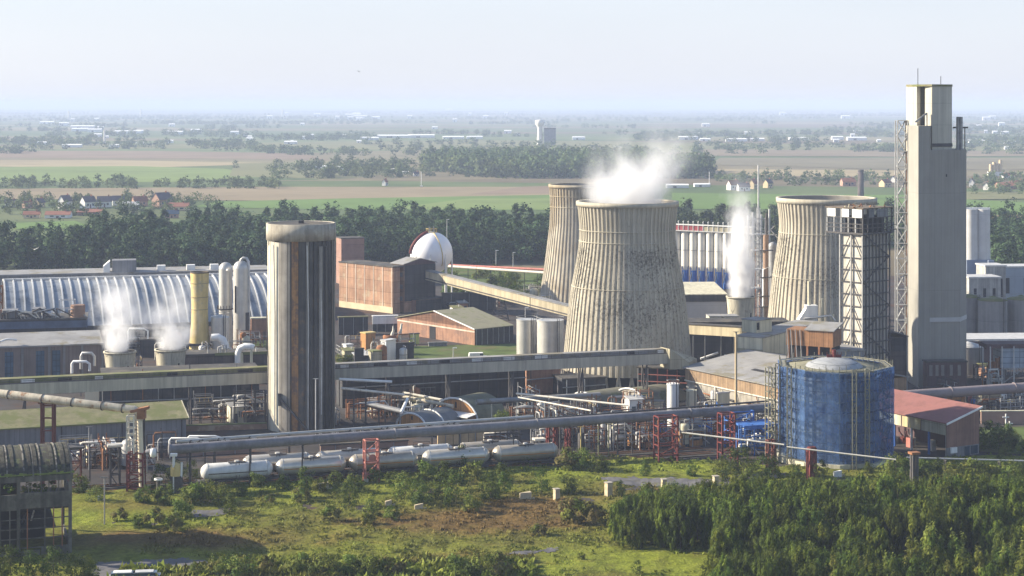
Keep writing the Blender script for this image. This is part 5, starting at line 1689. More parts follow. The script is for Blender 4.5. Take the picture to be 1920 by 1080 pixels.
for px, py, Y, lab in ((1110, 0, 0, ''),):
    pass

# bits clipped on the pipes
for i in range(34):
    px = random.uniform(345, 980)
    f = (px - 330) / 670
    Y = 334 + 28 * f
    py = 834 - 47 * f
    T = thing('pipe_valve', 'small valve bracket on the pipes above the wagons', 'valve', (at(px, Y), Y, zt(py, Y)), random.uniform(-.6, .6), 'valve brackets along the pale pipe')
    if i == 0:
        P(T, 'bracket', GALV, lambda b: (b.bar((0, -.7, -.6), (0, -.7, .5), .14), b.bar((-.6, -.7, .5), (.5, -.7, .35), .12)))
        P(T, 'handwheel', STEELD, lambda b: b.tube([(-.6, -.75, .5), (-.6, -.6, .5)], .28, 8))
        v0 = T
    else:
        for ch in v0.children:
            c = ch.copy()
            COL.objects.link(c)
            c.parent = T


def trestle(name, label, px, py, top, wpx, dpt, n, w, m, cap=None, Y=None, cat='trestle', rz=R(18)):
    Y = Y or gy(py)
    T = thing(name, label, cat, (at(px, Y), Y, 0), rz)
    hw = wpx * Y / F / 2
    z1 = zt(top, Y)
    for x in (-hw, hw):
        for y in (0, dpt):
            P(T, 'leg', m, lambda b: b.bar((x, y, 0), (x, y, z1), w * 1.4))
    for i in range(n):
        a, c = z1 * i / n, z1 * (i + 1) / n
        P(T, 'tier', m, lambda b: (b.bar((-hw, 0, c), (hw, 0, c), w), b.bar((-hw, dpt, c), (hw, dpt, c), w), b.bar((-hw, 0, c), (-hw, dpt, c), w), b.bar((hw, 0, c), (hw, dpt, c), w)))
        P(T, 'brace', m, lambda b: (b.bar((-hw if i % 2 else hw, 0, a), (hw if i % 2 else -hw, 0, c), w * .8), b.bar((hw, 0 if i % 2 else dpt, a), (hw, dpt if i % 2 else 0, c), w * .8)))
    if cap:
        P(T, 'cap', cap, lambda b: b.box(-hw - .5, hw + .5, -.4, dpt + .4, z1 + .003, z1 + .4))
    return T


T = trestle('pipe_trestle', 'faded red lattice trestle carrying the grey pipe over the wagons', 698, 897, 826, 25, 1.6, 4, .2, PINK, Y=333)
P(T, 'footing', CREAM, lambda b: b.box(-1.6, -.8, -.4, .4, 0, 1.2))
P(T, 'wheel', PINK, lambda b: b.tube([(0, -.3, 5.0), (0, -.1, 5.0)], .7, 14))
trestle('pipe_trestle', 'bright red lattice trestle at the centre of the pipe yard', 1253, 866, 782, 38, 2.4, 5, .2, RED, Y=352)
trestle('pipe_trestle', 'narrow rust red frame with pale crossbars under the grey pipe', 1036, 850, 798, 14, 1.2, 3, .24, RED, PIPEW, Y=356)
trestle('pipe_trestle', 'small scarlet ladder frame beside the yellow post', 1066, 850, 806, 7, .8, 4, .16, RED, Y=360)
trestle('pipe_trestle', 'red braced frame left of the netted tank', 1366, 862, 776, 26, 2.0, 5, .2, RED, Y=354)
trestle('pipe_trestle', 'dark red stub frame before the netted tank corner', 1447, 868, 826, 12, 1.0, 3, .22, mat('oxide_steel', (.13, .045, .035)), Y=340)
trestle('pipe_trestle', 'stout red post frame in front of the netted tank', 1524, 886, 840, 10, .8, 2, .34, RED, Y=338)
trestle('pipe_trestle', 'black post frame among the bushes before the red shed', 1716, 890, 852, 8, .7, 1, .3, STEELD, RUST, Y=330)
trestle('pipe_trestle', 'dark rack frame with cream cap at the wagon end', 1012, 858, 826, 12, 1.0, 2, .25, STEELD, PIPEW, Y=352)
trestle('pipe_trestle', 'black pipe frame at left of the rusty ladder tower', 216, 905, 838, 17, 1.4, 3, .22, STEELD, PIPEW, Y=330)
trestle('pipe_trestle', 'dark red braced frame beside the ruined roof', 141, 905, 842, 22, 1.6, 3, .2, mat('oxide_steel', (.13, .045, .035)), STEELD, Y=328)
trestle('scaffold_tower', 'thin pale scaffold tower touching the blue netting', 1447, 860, 690, 13, 1.4, 12, .12, SCF, Y=352, cat='scaffold')
trestle('scaffold_tower', 'blue steel gantry legs beside the red braced frame', 1392, 850, 772, 46, 3.0, 4, .2, BLUE, Y=366, cat='gantry')
trestle('scaffold_tower', 'low blue steel platform frame left of the blue netting', 1425, 852, 800, 60, 4.0, 3, .26, BLUE, BLUE, Y=362, cat='gantry')
for k, (px, py, top, Y, m, lab) in enumerate(((1089, 848, 800, 358, YELL, 'yellow upright post in the dark pipe yard'), (1122, 850, 795, 358, mat('olive_steel', (.22, .22, .12)), 'olive post left of the dark pipe bay'), (1141, 850, 795, 359, mat('olive_steel', (.22, .22, .12)), 'olive post with white loops at its head'), (1185, 850, 792, 360, STEELD, 'black post standing in the dark pipe bay'), (1380, 835, 622, 384, mat('wooden_mast', (.46, .36, .22), .9, .2, .4), 'tall wooden mast before the brown boarded shed'), (121, 893, 826, 340, STEEL, 'thin pole before the warehouse wall beside the ruin'), (167, 893, 800, 345, STEEL, 'thin pole before the middle of the warehouse wall'), (196, 960, 895, 300, STEEL, 'thin pole in the meadow by the white bin'), (592, 800, 710, 378, GALV, 'pale lamp pole standing against the dark silo strips'), (1422, 600, 310, 600, GALV, 'tall slim white mast between the silos and the stained tower'))):
    T = thing('post', lab, 'post', (at(px, Y), Y, 0))
    P(T, 'shaft', m, lambda b: b.tube([(0, 0, 0), (0, 0, zt(top, Y))], .26 if k in (4, 9) else .11, 8))
    P(T, 'head', m, lambda b: b.bar((-.6, -.1, zt(top, Y)), (.6, -.1, zt(top, Y)), .14) if k != 9 else b.lattice(-.5, .5, -.5, .5, 0, zt(390, Y), 10, .12))
for k, (px, py, Y, w_, h_, m, lab) in enumerate(((135, 700, 432, 4.2, 22, WHITE, 'white hooped pipe nearest the brown workshop'), (152, 692, 436, 3.2, 30, PIPEL, 'grey hooped pipe behind the white hoop'), (318, 842, 340, 6.5, 20, WHITE, 'white bent pipe lying above the pipeline start'), (352, 836, 342, 6.5, 18, WHITE, 'second white bent pipe above the pipeline start'), (240, 640, 455, 5, 24, WHITE, 'thin white pipe frame between the fan coolers'), (152, 842, 335, 3.2, 12, PIPEW, 'cream goose pipe beside the ruin roof'))):
    kk = Y / F
    T = thing('pipe_loop', lab, 'pipe', (at(px, Y), Y, zt(py, Y)))
    hh = h_ * kk
    P(T, 'pipe', m, lambda b: b.tube([(0, 0, 0), (0, 0, hh * .8), (.3, 0, hh), (w_ * .8, 0, hh), (w_, 0, hh * .8), (w_, 0, hh * .2 if k not in (2, 3) else hh * .7)], .34 if k < 2 else .2, 8))
    P(T, 'prop', STEELD, lambda b: b.bar((w_ * .5, .2, -zt(py, Y) + .1), (w_ * .5, .2, hh - .1), .18))
# ================================================================ right-centre of the works
T, L, W, h = B('timber_shed', 'large shed with brown boarded upper wall and wide pale grey roof', 'shed', 1480, 0, 1284, 1600, 729, 31, 392)
L = 34.
P(T, 'upper_wall', TIMBER, lambda b: b.box(0, L, 0, W, h - 2.9, h))
P(T, 'lower_wall', mat('dusty_wall', (.36, .33, .28), .9, .25, .4, streak=.4), lambda b: b.box(.3, L - .3, .5, W - .5, 0, h - 2.901))
P(T, 'roof', ROOFG, lambda b: (b.slab([(-.5, -.5, h + .02), (L * .55, -.5, h + 2.8), (L * .55, W + .5, h + 2.8), (-.5, W + .5, h + .02)], .2), b.slab([(L * .55, -.5, h + 2.8), (L + .5, -.5, h + .02), (L + .5, W + .5, h + .02), (L * .55, W + .5, h + 2.8)], .2)))
P(T, 'eave_trim', PIPEW, lambda b: b.box(-.12, -.003, -.2, W, h - 3.15, h - 2.9))
P(T, 'roof_opening', DARK, lambda b: b.slab([(6, W * .35, h + 1.05), (7.2, W * .35, h + 1.25), (7.2, W * .55, h + 1.25), (6, W * .55, h + 1.05)], .03))
for k in range(5):
    y = W * (k + .5) / 5
    P(T, 'bracing', random.choice((RUST, PIPEW, STEELD)), lambda b: (b.bar((.1, y - 2, .3), (.0, y, h - 3.2), .16), b.tube([(-.3, y, 3.2), (-.4, y + 3.5, 3.4)], .2, 6)))
T, L, W, h = B('control_cabin', 'dark steel framed bay with red posts between tower foot and boarded shed', 'building', 1288, 752, 1196, 1300, 694, 72)
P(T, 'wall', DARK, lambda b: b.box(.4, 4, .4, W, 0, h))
P(T, 'roof', ROOFD, lambda b: b.box(0, 5, 0, W + .3, h + .003, h + .3))
for k in range(6):
    P(T, 'post', random.choice((RED, STEELD, PINK, STEEL)), lambda b: b.bar((.1, W * k / 5, 0), (.1, W * k / 5, h - .05), .25))
for k in range(4):
    z = h * (k + .6) / 4.5
    P(T, 'beam', random.choice((PINK, STEEL, STEELD)), lambda b: b.bar((.05, 0, z), (.05, W, z), .18))
for px, top, hw, lab in ((1262, 721, 11.5, 'pale round tank with rusty railing left of the boarded shed'), (1297, 733, 10, 'plain pale cylinder tank right of the railed tank')):
    T = tank('storage_tank', lab, px, 392, hw, top, WHITE if px < 1280 else CREAM, roof='flat')
    if px < 1280:
        P(T, 'railing', RUST, lambda b: [b.bar((1.25 * cos(x), 1.25 * sin(x), zt(721, 392)), (1.25 * cos(x), 1.25 * sin(x), zt(712, 392)), .1) for x in np.arange(3.2, 6.3, .5)] and b.box(-1.2, 1.2, -1.25, -1.15, zt(713, 392), zt(712, 392)))

T, L, W, h = B('hopper_hall', 'cream hall with ribbed side and long flat roof above the boarded shed', 'building', 1430, 0, 1383, 1540, 634, 58, 434)
z0 = zt(676, 434)
P(T, 'wall', BEIGE, lambda b: b.box(.01, L, .01, W, 0, h))
P(T, 'end_wall', CREAM, lambda b: b.box(-.12, -.003, .02, W - .02, zt(656, 434), h - .1))
P(T, 'roof', ROOFG, lambda b: b.box(-.3, L + .4, -.4, W + .4, h + .003, h + .3))
P(T, 'side_cladding', CREAM, lambda b: b.box(.1, L * .8, -.1, -.003, z0, h - .1))
T, L, W, h = B('penthouse_cabin', 'cream box cabin with dark hatch perched over the cream hall', 'cabin', 1418, 0, 1391, 1447, 602, 40, 441)
z0 = zt(634, 434) + .31
P(T, 'wall', CREAM, lambda b: b.box(0, L, 0, W, z0, h))
P(T, 'roof', ROOFG, lambda b: b.slab([(-.2, -.2, h + .25), (L + .2, -.2, h + .25), (L + .2, W + .2, h + .25), (-.2, W + .2, h + .25)], .25))
P(T, 'hatch', DARK, lambda b: b.box(.2, 1.1, -.06, .02, h - 2.2, h - .4))
T = thing('conveyor_bridge', 'straight cream conveyor bridge reaching the box cabin', 'conveyor', (at(1340, 470), 470, 0))
O = (at(1340, 470), 470, 0)
b = MB(O)
b.bar(pl(1270, 616, 478), pl(1396, 623, 462), 2.4, 2.3)
b.build('gallery', mat('conveyor_side', (.50, .43, .29)), T)
b = MB(O)
b.bar(pl(1270, 605.5, 478), pl(1396, 612.5, 462), 2.7, .25)
b.build('roof', ROOFD, T)
for px in (1300, 1322, 1352, 1376):
    b = MB(O)
    b.bar((at(px, 471), 471, 0), pl(px, 630, 471), .3)
    b.build('leg', STEEL, T)
T, L, W, h = B('white_store', 'long low white sided store with grey shadowed front', 'building', 1240, 0, 1235, 1362, 556, 4, 548)
P(T, 'wall', mat('shade_grey_wall', (.36, .36, .37), .8, .12, .2, panel=(6, 9, .02, .95)), lambda b: b.box(0, L, 0, 22, 0, h))  # white store's wall greyed to carry the shade of its front
P(T, 'fascia', GREYD, lambda b: b.box(0, L, -.3, -.003, h - 1.6, h + .4))
P(T, 'roof', CREAM, lambda b: b.slab([(-.3, -.3, h + .65), (L + .3, -.3, h + .65), (L + .3, 22, h + 2.2), (-.3, 22, h + 2.2)], .25))
for k, (l, r) in enumerate(((1329, 1354), (1356, 1385))):
    T, L, W, h = B('cream_cabin', ('cream flat box left of its twin below the steam column', 'cream flat box right of its twin below the steam column')[k], 'cabin', l + 1, 0, l, r, 594, 4, 495)
    P(T, 'wall', CREAM, lambda b: b.box(0, L, 0, 5, 0, h))
    P(T, 'roof', ROOFG, lambda b: b.box(-.1, L + .1, -.1, 5.1, h + .003, h + .2))
T, L, W, h = B('plant_building', 'dark plinth building beneath the twin cream boxes', 'building', 1290, 0, 1284, 1480, 606, 3, 484)
P(T, 'wall', GREYD, lambda b: b.box(0, L, 0, 9, 0, h))
P(T, 'roof', ROOFD, lambda b: b.box(-.2, L + .2, -.2, 9.2, h + .003, h + .3))
for k in range(9):
    x = random.uniform(1, L - 2)
    P(T, 'yard_pipe', random.choice((PIPEW, PINK, GALV, WHITE)), lambda b: b.tube([(x, -1.2, random.uniform(.5, 4)), (x + random.uniform(2, 7), -1.2, random.uniform(.5, 4))], random.uniform(.12, .35), 6))

# row of white silos on blue legs
Y = 692
k = Y / F
zc_, zt0, zk = zt(497, Y), zt(432, Y), zt(518, Y)
T0 = None
for i in range(9):
    px = 1269 + 15.6 * i
    lab = ('cream silo half hidden by the big tower, first of the blue legged row', 'second silo of the blue legged row from the big tower', 'third silo of the blue legged row from the big tower', 'fourth silo of the blue legged row from the big tower', 'fifth silo of the blue legged row from the big tower', 'sixth silo of the blue legged row, beside the steam', 'seventh silo of the blue legged row, veiled by steam', 'eighth silo of the blue legged row, deep in the steam', 'last silo of the blue legged row, behind the steam')[i]
    loc = (at(px, Y - 2.0 * i), Y - 2.0 * i, 0)
    if T0 is None:
        T0 = thing('white_silo', lab, 'silo', loc, 0, 'white silos in a row on blue legs')
        r = 7.0 * k
        P(T0, 'barrel', mat('silo_white', (.70, .67, .60), .7, .12, .2, streak=.2), lambda b: b.lathe([(r, zc_), (r, zt0)], 24).disc(r, zt0, 24))
        P(T0, 'band', STEEL, lambda b: b.lathe([(r + .03, zt(468, Y)), (r + .06, zt(468, Y)), (r + .06, zt(467, Y)), (r + .03, zt(467, Y))], 24))
        P(T0, 'cone', mat('silo_white', (.70, .67, .60)), lambda b: b.lathe([(.35, zk), (r, zc_)], 24))
        P(T0, 'leg', BLUE, lambda b: b.bar((-r * .8, -r * .5, 0), (-r * .8, -r * .5, zc_), .3))
        P(T0, 'leg', BLUE, lambda b: b.bar((r * .8, -r * .5, 0), (r * .8, -r * .5, zc_), .3))
        P(T0, 'skirt', BLUE, lambda b: b.lathe([(1.0, zt(526, Y)), (1.25, zt(505, Y))], 12).box(-1.3, 1.3, -1.2, 1.2, zt(535, Y), zt(526, Y)))
        P(T0, 'spout', STEEL, lambda b: b.bar((-1.4, -1.4, zt(522, Y)), (-.7, -1.5, zt(508, Y)), .3))
    else:
        copy_tree(T0, loc, 0, lab)
x1 = math.hypot(at(1412, Y - 18) - at(1262, Y), 18)
T = thing('silo_gallery', 'red and white walkway gallery along the tops of the row of silos', 'walkway', (at(1262, Y), Y, zt0), -math.asin(18 / x1))
P(T, 'deck', GALV, lambda b: b.box(0, x1, -1.4, 1.4, 0, .35))
P(T, 'rail', WHITE, lambda b: (b.box(0, x1, -1.45, -1.3, 2.3, 2.55), b.box(0, x1, 1.3, 1.45, 2.3, 2.55)))
P(T, 'red_panel', mat('crimson_panel', (.30, .07, .08), .8, .3, .6), lambda b: b.box(0, x1 * .40, -1.2, -1.1, .36, 2.2))
P(T, 'pale_panel', BEIGE, lambda b: b.box(x1 * .41, x1, -1.2, -1.1, .36, 1.9))
for i in range(16):
    x = x1 * (i + .4) / 16
    P(T, 'vent_post', WHITE, lambda b: (b.bar((x, -1.3, .3), (x, -1.3, 3.6), .16), b.bar((x - .25, -1.3, 3.6), (x + .3, -1.3, 3.9), .2)))

# process columns between silos and stained tower
T = thing('process_tower', 'brown pipe column with cross braces beside the stained cooling tower', 'process column', (at(1436, 560), 560, 0))
P(T, 'column', mat('brown_column', (.30, .20, .14), .8, .2), lambda b: b.tube([(0, 0, 0), (0, 0, zt(440, 560))], .85, 12))
P(T, 'cap_pipe', STEELD, lambda b: b.tube([(.2, 0, zt(440, 560)), (.2, 0, zt(400, 560))], .38, 8))
P(T, 'brace', GALV, lambda b: (b.bar((0, 0, zt(438, 560)), (2.6, 0, zt(424, 560)), .3), b.bar((1.2, 0, zt(430, 560)), (3.6, 0, zt(446, 560)), .3), b.bar((-1.6, 0, zt(440, 560)), (3.4, 0, zt(440, 560)), .3)))
P(T, 'side_pipe', WHITE, lambda b: b.tube([(-.9, -.6, 2), (-.9, -.6, zt(505, 560)), (.8, -.8, zt(500, 560)), (1.1, -.8, 3)], .3, 8))
P(T, 'platform', STEELD, lambda b: [b.box(-2, 2.2, -1.5, 1.5, zt(p, 560), zt(p, 560) + .2) for p in (470, 520, 555, 575)])
tank('column_vessel', 'grey domed vessel tucked behind the brown pipe column', 1449, 565, 8.5, 462, STEEL, 'process column', None, 'dome', extra=False)
T = thing('process_tower', 'spindly steel rack of thin stacks left of the brown column', 'process column', (at(1424, 590), 590, 0))
P(T, 'rack', STEEL, lambda b: b.lattice(-2, 2, -2, 2, 0, zt(410, 590), 8, .2))
for x, t0 in ((-3.8, 404), (-2.2, 398), (.6, 402), (3.2, 392)):
    P(T, 'stack', GALV, lambda b: b.tube([(x, 0, 0), (x, 0, zt(t0, 590))], .3, 8))
P(T, 'platform', GALV, lambda b: [b.box(-2.6, 2.6, -2.4, 2.4, zt(p, 590), zt(p, 590) + .25) for p in (440, 470, 505, 540)])
T = thing('process_tower', 'white process unit with slim cream stacks before the stained tower', 'process column', (at(1520, 470), 470, 0))
P(T, 'unit', WHITE, lambda b: (b.box(-1.4, 1.6, -1.5, 1.5, 0, zt(572, 470)), b.prism([(-3.4, -1.6), (-1.4, -1.6), (-1.4, 1.6), (-3.4, 1.6)], 0, [zt(600, 470), zt(578, 470), zt(578, 470), zt(600, 470)])))
P(T, 'stack', CREAM, lambda b: b.tube([(-.4, 0, 5), (-.4, 0, zt(527, 470))], .42, 10))
P(T, 'stack', CREAM, lambda b: b.tube([(3.1, 0, 0), (3.1, 0, zt(560, 470))], .36, 10))
P(T, 'stack', CREAM, lambda b: b.tube([(5.6, -1, 0), (5.6, -1, zt(588, 470))], .36, 10))
P(T, 'pipe_run', GALV, lambda b: b.tube([(-2, -1.8, zt(596, 470)), (5, -1.8, zt(590, 470)), (6, -1.8, zt(600, 470))], .28, 8))
T, L, W, h = B('orange_building', 'rust orange clad block with dark openings behind the netted tank', 'building', 1562, 0, 1474, 1570, 622, 62, 408)
P(T, 'wall', mat('orange_brown', (.34, .175, .085), .85, .25, .4, panel=(1.1, 30, .06, .8), streak=.3), lambda b: b.box(0, 6, 0, W, zt(652, 408), h))
P(T, 'lower_frame', RUST, lambda b: [b.bar((.2, W * f, 0), (.2, W * f, zt(652, 408)), .4) for f in (.05, .3, .55, .8, .95)])
P(T, 'dark_bay', DARK, lambda b: b.box(1.5, 6, .3, W - .3, 0, zt(652, 408) - .003))  # near-black box filling the bay under the block
P(T, 'roof', ROOFG, lambda b: b.slab([(-.3, -.3, h + .2), (6.5, -.3, h + 1.4), (6.5, W * .6, h + 1.4), (-.3, W * .6, h + .2)], .2))
P(T, 'gallery_brace', STEEL, lambda b: [b.bar((-.2, W * f, 2), (-.2, W * (f + .1), h), .16) for f in (.6, .7, .8, .88)])
T, L, W, h = B('flat_shed', 'flat pale roofed shed between boarded shed and lattice wrapped tower', 'shed', 1560, 0, 1420, 1620, 660, 20, 410)
P(T, 'wall', GREY, lambda b: b.box(0, L, 0, 20, 0, h))
P(T, 'roof', ROOFG, lambda b: b.box(-.3, L + .3, -.3, 20.3, h + .003, h + .3))
T, L, W, h = B('plant_building', 'tall dark rusty block between lattice wrapped tower and tallest tower', 'building', 1668, 0, 1660, 1702, 632, 8, 430)
P(T, 'wall', mat('sooty_brick', (.11, .09, .085)), lambda b: b.box(0, L, 0, 8, 0, h))
P(T, 'roof', ROOFD, lambda b: b.slab([(-.2, -.2, h + 1.4), (L + .2, -.2, h + .2), (L + .2, 8.2, h + .2), (-.2, 8.2, h + 1.4)], .2))
P(T, 'panel', GREYD, lambda b: b.box(.5, L - .6, -.08, -.003, h - 3.4, h - .3))
P(T, 'post', STEEL, lambda b: b.bar((L - .3, -.3, 0), (L - .3, -.3, h), .25))

# ================================================================ far right edge
tank('storage_tank', 'grey panelled tank with conical roof against the tallest tower', 1815, 470, 29, 648, mat('grey_tank', (.30, .29, .28), .7, .15, .2, panel=(3, 7, .03, .9), streak=.2), rm=GALV)
tank('storage_tank', 'middle grey tank with peaked roof at the picture edge', 1861, 528, 27, 562, mat('grey_tank', (.30, .29, .28)), rm=ROOFM)
tank('storage_tank', 'grey tank cut by the picture edge', 1915, 530, 26, 560, mat('grey_tank', (.30, .29, .28)), rm=ROOFM)
tank('storage_tank', 'shadowed grey tank half behind the tallest tower', 1818, 534, 21, 556, mat('grey_tank', (.30, .29, .28)), rm=ROOFM)
T = thing('tall_silo', 'tall white twin silo on blue base behind the tallest tower', 'silo', (at(1833, 660), 660, 0))
k = 660 / F
for x in (-12, 10.5):
    P(T, 'barrel', mat('silo_grey_white', (.50, .49, .47), .7, .12, .2, panel=(4, 30, .03, .92)), lambda b: b.lathe([(13.5 * k, zt(486, 660)), (12.6 * k, zt(440, 660)), (12.6 * k, zt(392, 660))], 24, (x * k, 0)).disc(12.6 * k, zt(392, 660), 24, (x * k, 0)))
P(T, 'top_rail', WHITE, lambda b: b.box(-24 * k, 23 * k, -.4, .4, zt(392, 660), zt(389, 660)))
P(T, 'base', mat('blue_grey', (.20, .24, .32), .8, .15), lambda b: b.box(-24 * k, 14 * k, -3, 3, 0, zt(486, 660) - .003))
P(T, 'hoist', mat('blue_grey', (.20, .24, .32)), lambda b: (b.prism([(14.3 * k, -4.5), (25 * k, -4.5), (25 * k, -2), (14.3 * k, -2)], zt(512, 660), zt(486, 660)), b.bar((25 * k, -3, zt(490, 660)), (31 * k, -3, zt(510, 660)), .8)))
for k_, (l, r, top, Y, m, lab) in enumerate(((1815, 1876, 522, 610, mat('tired_white', (.42, .41, .38), .8, .25, .4, streak=.4), 'white low building with small dark doors by the twin silo'), (1860, 1990, 502, 640, mat('blue_grey_clad', (.30, .35, .40), .6, .12, .2, panel=(4, 9, .03, .9)), 'wide pale blue shed at the picture edge'), (1846, 1886, 500, 625, mat('tired_white', (.42, .41, .38)), 'small off white shed before the pale blue shed'))):
    T, L, W, h = B('works_building', lab, 'building', l + 2, 0, l, r, top, 6, Y)
    P(T, 'wall', m, lambda b: b.box(0, L, 0, 9, 0, h))
    P(T, 'roof', GALV, lambda b: b.box(-.3, L + .3, -.3, 9.3, h + .003, h + .5))
    for q_ in range(3):
        P(T, 'window', DARK, lambda b: b.box(L * (.15 + .3 * q_), L * (.24 + .3 * q_), -.05, .01, h * .25, h * .7))
T, L, W, h = B('works_building', 'low plum building with pale roof strip at the right edge', 'building', 1806, 0, 1800, 1960, 640, 4, 488)
P(T, 'wall', PLUM, lambda b: b.box(0, L, 0, 12, 0, h))
P(T, 'roof', GALV, lambda b: b.box(-.3, L + .3, -.3, 12.3, h + .003, h + .6))
P(T, 'upper_band', GREY, lambda b: b.box(L * .55, L, -.15, -.003, h * .3, h - .2))
T, L, W, h = B('works_building', 'glazed pale blue steel framed bay with cream bits inside', 'building', 1850, 724, 1842, 1960, 650, 4)
P(T, 'wall', mat('milky_panel', (.34, .40, .46), .5, .2, .4, panel=(2.2, 1.4, .08, .7)), lambda b: b.box(L * .25, L, .3, 6, h * .45, h * .95))
P(T, 'roof', PLUM, lambda b: b.box(0, L, 0, 6.2, h * .953, h * 1.06))
for i in range(5):
    P(T, 'post', GALV, lambda b: b.bar((L * (i + .3) / 5, -.1, 0), (L * (i + .3) / 5, -.1, h), .26))
P(T, 'brace', STEEL, lambda b: (b.bar((L * .3, -.1, h * .1), (L * .6, -.1, h * .42), .18), b.bar((L * .25, -.1, h * .45), (L, -.1, h * .45), .2)))
for i in range(6):
    P(T, 'stock', random.choice((YELL, PIPEW, RUST)), lambda b: b.box(1 + i * .9, 1.7 + i * .9, .8, 2, h * random.uniform(.2, .5), h * random.uniform(.55, .8)))
T, L, W, h = B('low_wall', 'long russet retaining wall at the right edge beyond the red shed', 'wall', 1840, 798, 1834, 2000, 772, 2)
P(T, 'panel', mat('russet_wall', (.30, .20, .16), .9, .2, .2), lambda b: b.box(0, L, 0, .6, 0, h))
P(T, 'coping', CREAM, lambda b: b.box(-.1, L, -.1, .7, h + .003, h + .2))
for k, (px, py, top, lab) in enumerate(((1886, 800, 776, 'white cross shaped post before the russet wall'), (1893, 806, 790, 'short pale post at the foot of the russet wall'))):
    T = thing('post', lab, 'post', (*G(px, py), 0))
    Y = gy(py)
    P(T, 'shaft', WHITE, lambda b: b.tube([(0, 0, 0), (0, 0, zt(top, Y))], .16, 8))
    P(T, 'arm', WHITE, lambda b: b.bar((-.7, 0, zt(top, Y) * .75), (.7, 0, zt(top, Y) * .75), .2))
for i in range(12):
    px = 1725 + i * 15 + random.uniform(-4, 4)
    Y = gy(764)
    T = thing('yard_crate', 'small stacked yard item along the fence behind the red shed roof', 'crate', (at(px, Y), Y, .32), random.uniform(0, 1), 'yard items behind the red shed')
    P(T, 'body', random.choice((GALV, BLUE, WHITE, YELL, PINK, STEELD)), lambda b: b.box(-.9, .9, -.7, .7, 0, random.uniform(1.2, 3.2)))
    P(T, 'lid', STEEL, lambda b: b.bar((-.9, 0, 3.2), (.9, .3, 3.6), .2))
    P(T, 'stake', GALV, lambda b: b.bar((-.8, -.5, 0), (-.8, -.5, 3.8), .14))

# ================================================================ middle yard: huts, racks and junk
T, L, W, h = B('arched_hut', 'arched hut with orange boarded end and white curved edge', 'hut', 896, 792, 813, 900, 790, 52)
Rh = W / 2
hh = zt(752, gy(792))


def arch(b, x0, x1, c, r1, z1, n=16):
    vs_ = [(x, c - r1 * cos(t_), z1 * sin(t_)) for x in (x0, x1) for t_ in np.linspace(0, pi, n)]
    b.add(vs_, [(i, i + 1, n + i + 1, n + i) for i in range(n - 1)], True)
    b.add(vs_[:n], [tuple(range(n))])
    b.add(vs_[n:], [tuple(range(n))[::-1]])


def arch_hut(T, W, hh, Lg, endm, roofm):
    r = W / 2
    P(T, 'end_wall', endm, lambda b: arch(b, 0, .15, r, r * .93, hh * .93))
    P(T, 'roof', roofm, lambda b: arch(b, .151, Lg, r, r, hh))
    P(T, 'verge', WHITE, lambda b: b.tube([(-.05, r - r * cos(t_), hh * sin(t_)) for t_ in np.linspace(0, pi, 15)], .22, 6))
    P(T, 'hatch', DARK, lambda b: b.box(-.05, .0, r - .35, r + .1, hh * .55, hh * .82))


arch_hut(T, W, hh, 10, ORANGE, mat('mossy_tin', (.16, .16, .11), .85, .3, .4))
P(T, 'lean_to', WHITE, lambda b: b.slab([(-3.4, .2, 1.5), (-.1, .2, 1.9), (-.1, W * .8, 1.9), (-3.4, W * .8, 1.5)], .2))
P(T, 'lean_to_wall', ORANGE, lambda b: b.box(-2.6, -.12, W * .45, W * .8, 0, 1.6))
T, L, W, h = B('arched_hut', 'smaller arched hut with grey tin roof and orange end', 'hut', 800, 806, 744, 806, 806, 50)
arch_hut(T, W, zt(779, gy(806)), 11, ORANGE, mat('dull_tin', (.17, .18, .19), .5, .2, .4, metal=.4))
P(T, 'hoop', WHITE, lambda b: b.tube([(5.6, W / 2 - (W / 2 + .05) * cos(t_), (zt(779, gy(806)) + .05) * sin(t_)) for t_ in np.linspace(0, pi, 15)], .2, 6))
T, L, W, h = B('arched_hut', 'long mossy barrel hut sunk in weeds below the big tower', 'hut', 1212, 764, 1150, 1216, 764, 40)
zz = zt(734, gy(764))
arch_hut(T, W, zz, 14, mat('dusty_wall', (.36, .33, .28)), mat('green_tin', (.17, .165, .13), .85, .3, .3, c2=(.11, .125, .06), p2=.58, sc2=.3))
T, L, W, h = B('arched_hut', 'dark mossy barrel hut left of the weedy one', 'hut', 1120, 766, 1070, 1126, 766, 40)
arch_hut(T, W, zt(740, gy(766)), 12, GREYD, mat('green_tin', (.13, .14, .09)))

pipeline('walkway_beam', 'mossy raised beam on short pale posts right of the orange arched hut', pl(893, 754, 385), pl(1125, 740, 400), .6, ROOFG, (.12, .32, .52, .66, .8, .95), CREAM, flange=False, n=4)
pipeline('pipe_run', 'pair of cream pipes running down from the dark frame to the gate pipe', pl(968, 738, 378), pl(1178, 760, 366), .22, PIPEW, (.3, .7), STEEL, flange=False, n=8)
pipeline('pipe_run', 'cream pipe slung beside the longer pair below the conveyor', pl(972, 745, 376), pl(1108, 770, 362), .16, PIPEW, (.5,), STEEL, flange=False, n=8)
pipeline('pipe_run', 'rusty cream double pipe sloping toward the orange arched hut', pl(752, 743, 408), pl(850, 762, 401), .42, mat('rusty_cream', (.66, .58, .44)), (.1, .8), STEELD, flange=(.3,), n=10)
pipeline('pipe_run', 'upper cream pipe sloping toward the orange arched hut', pl(755, 736, 411), pl(856, 755, 404), .3, PIPEW, (.5,), STEELD, flange=False, n=8)
pipeline('pipe_run', 'bent white chute pipe left of the orange arched hut', pl(752, 774, 376), pl(764, 748, 382), .35, WHITE, (), flange=False, n=8)
pipeline('pipe_run', 'pale pipe crossing the yard right of the silo foot', pl(640, 728, 388), pl(758, 740, 384), .26, PIPEW, (.2, .6), STEELD, flange=(.4,), n=10)
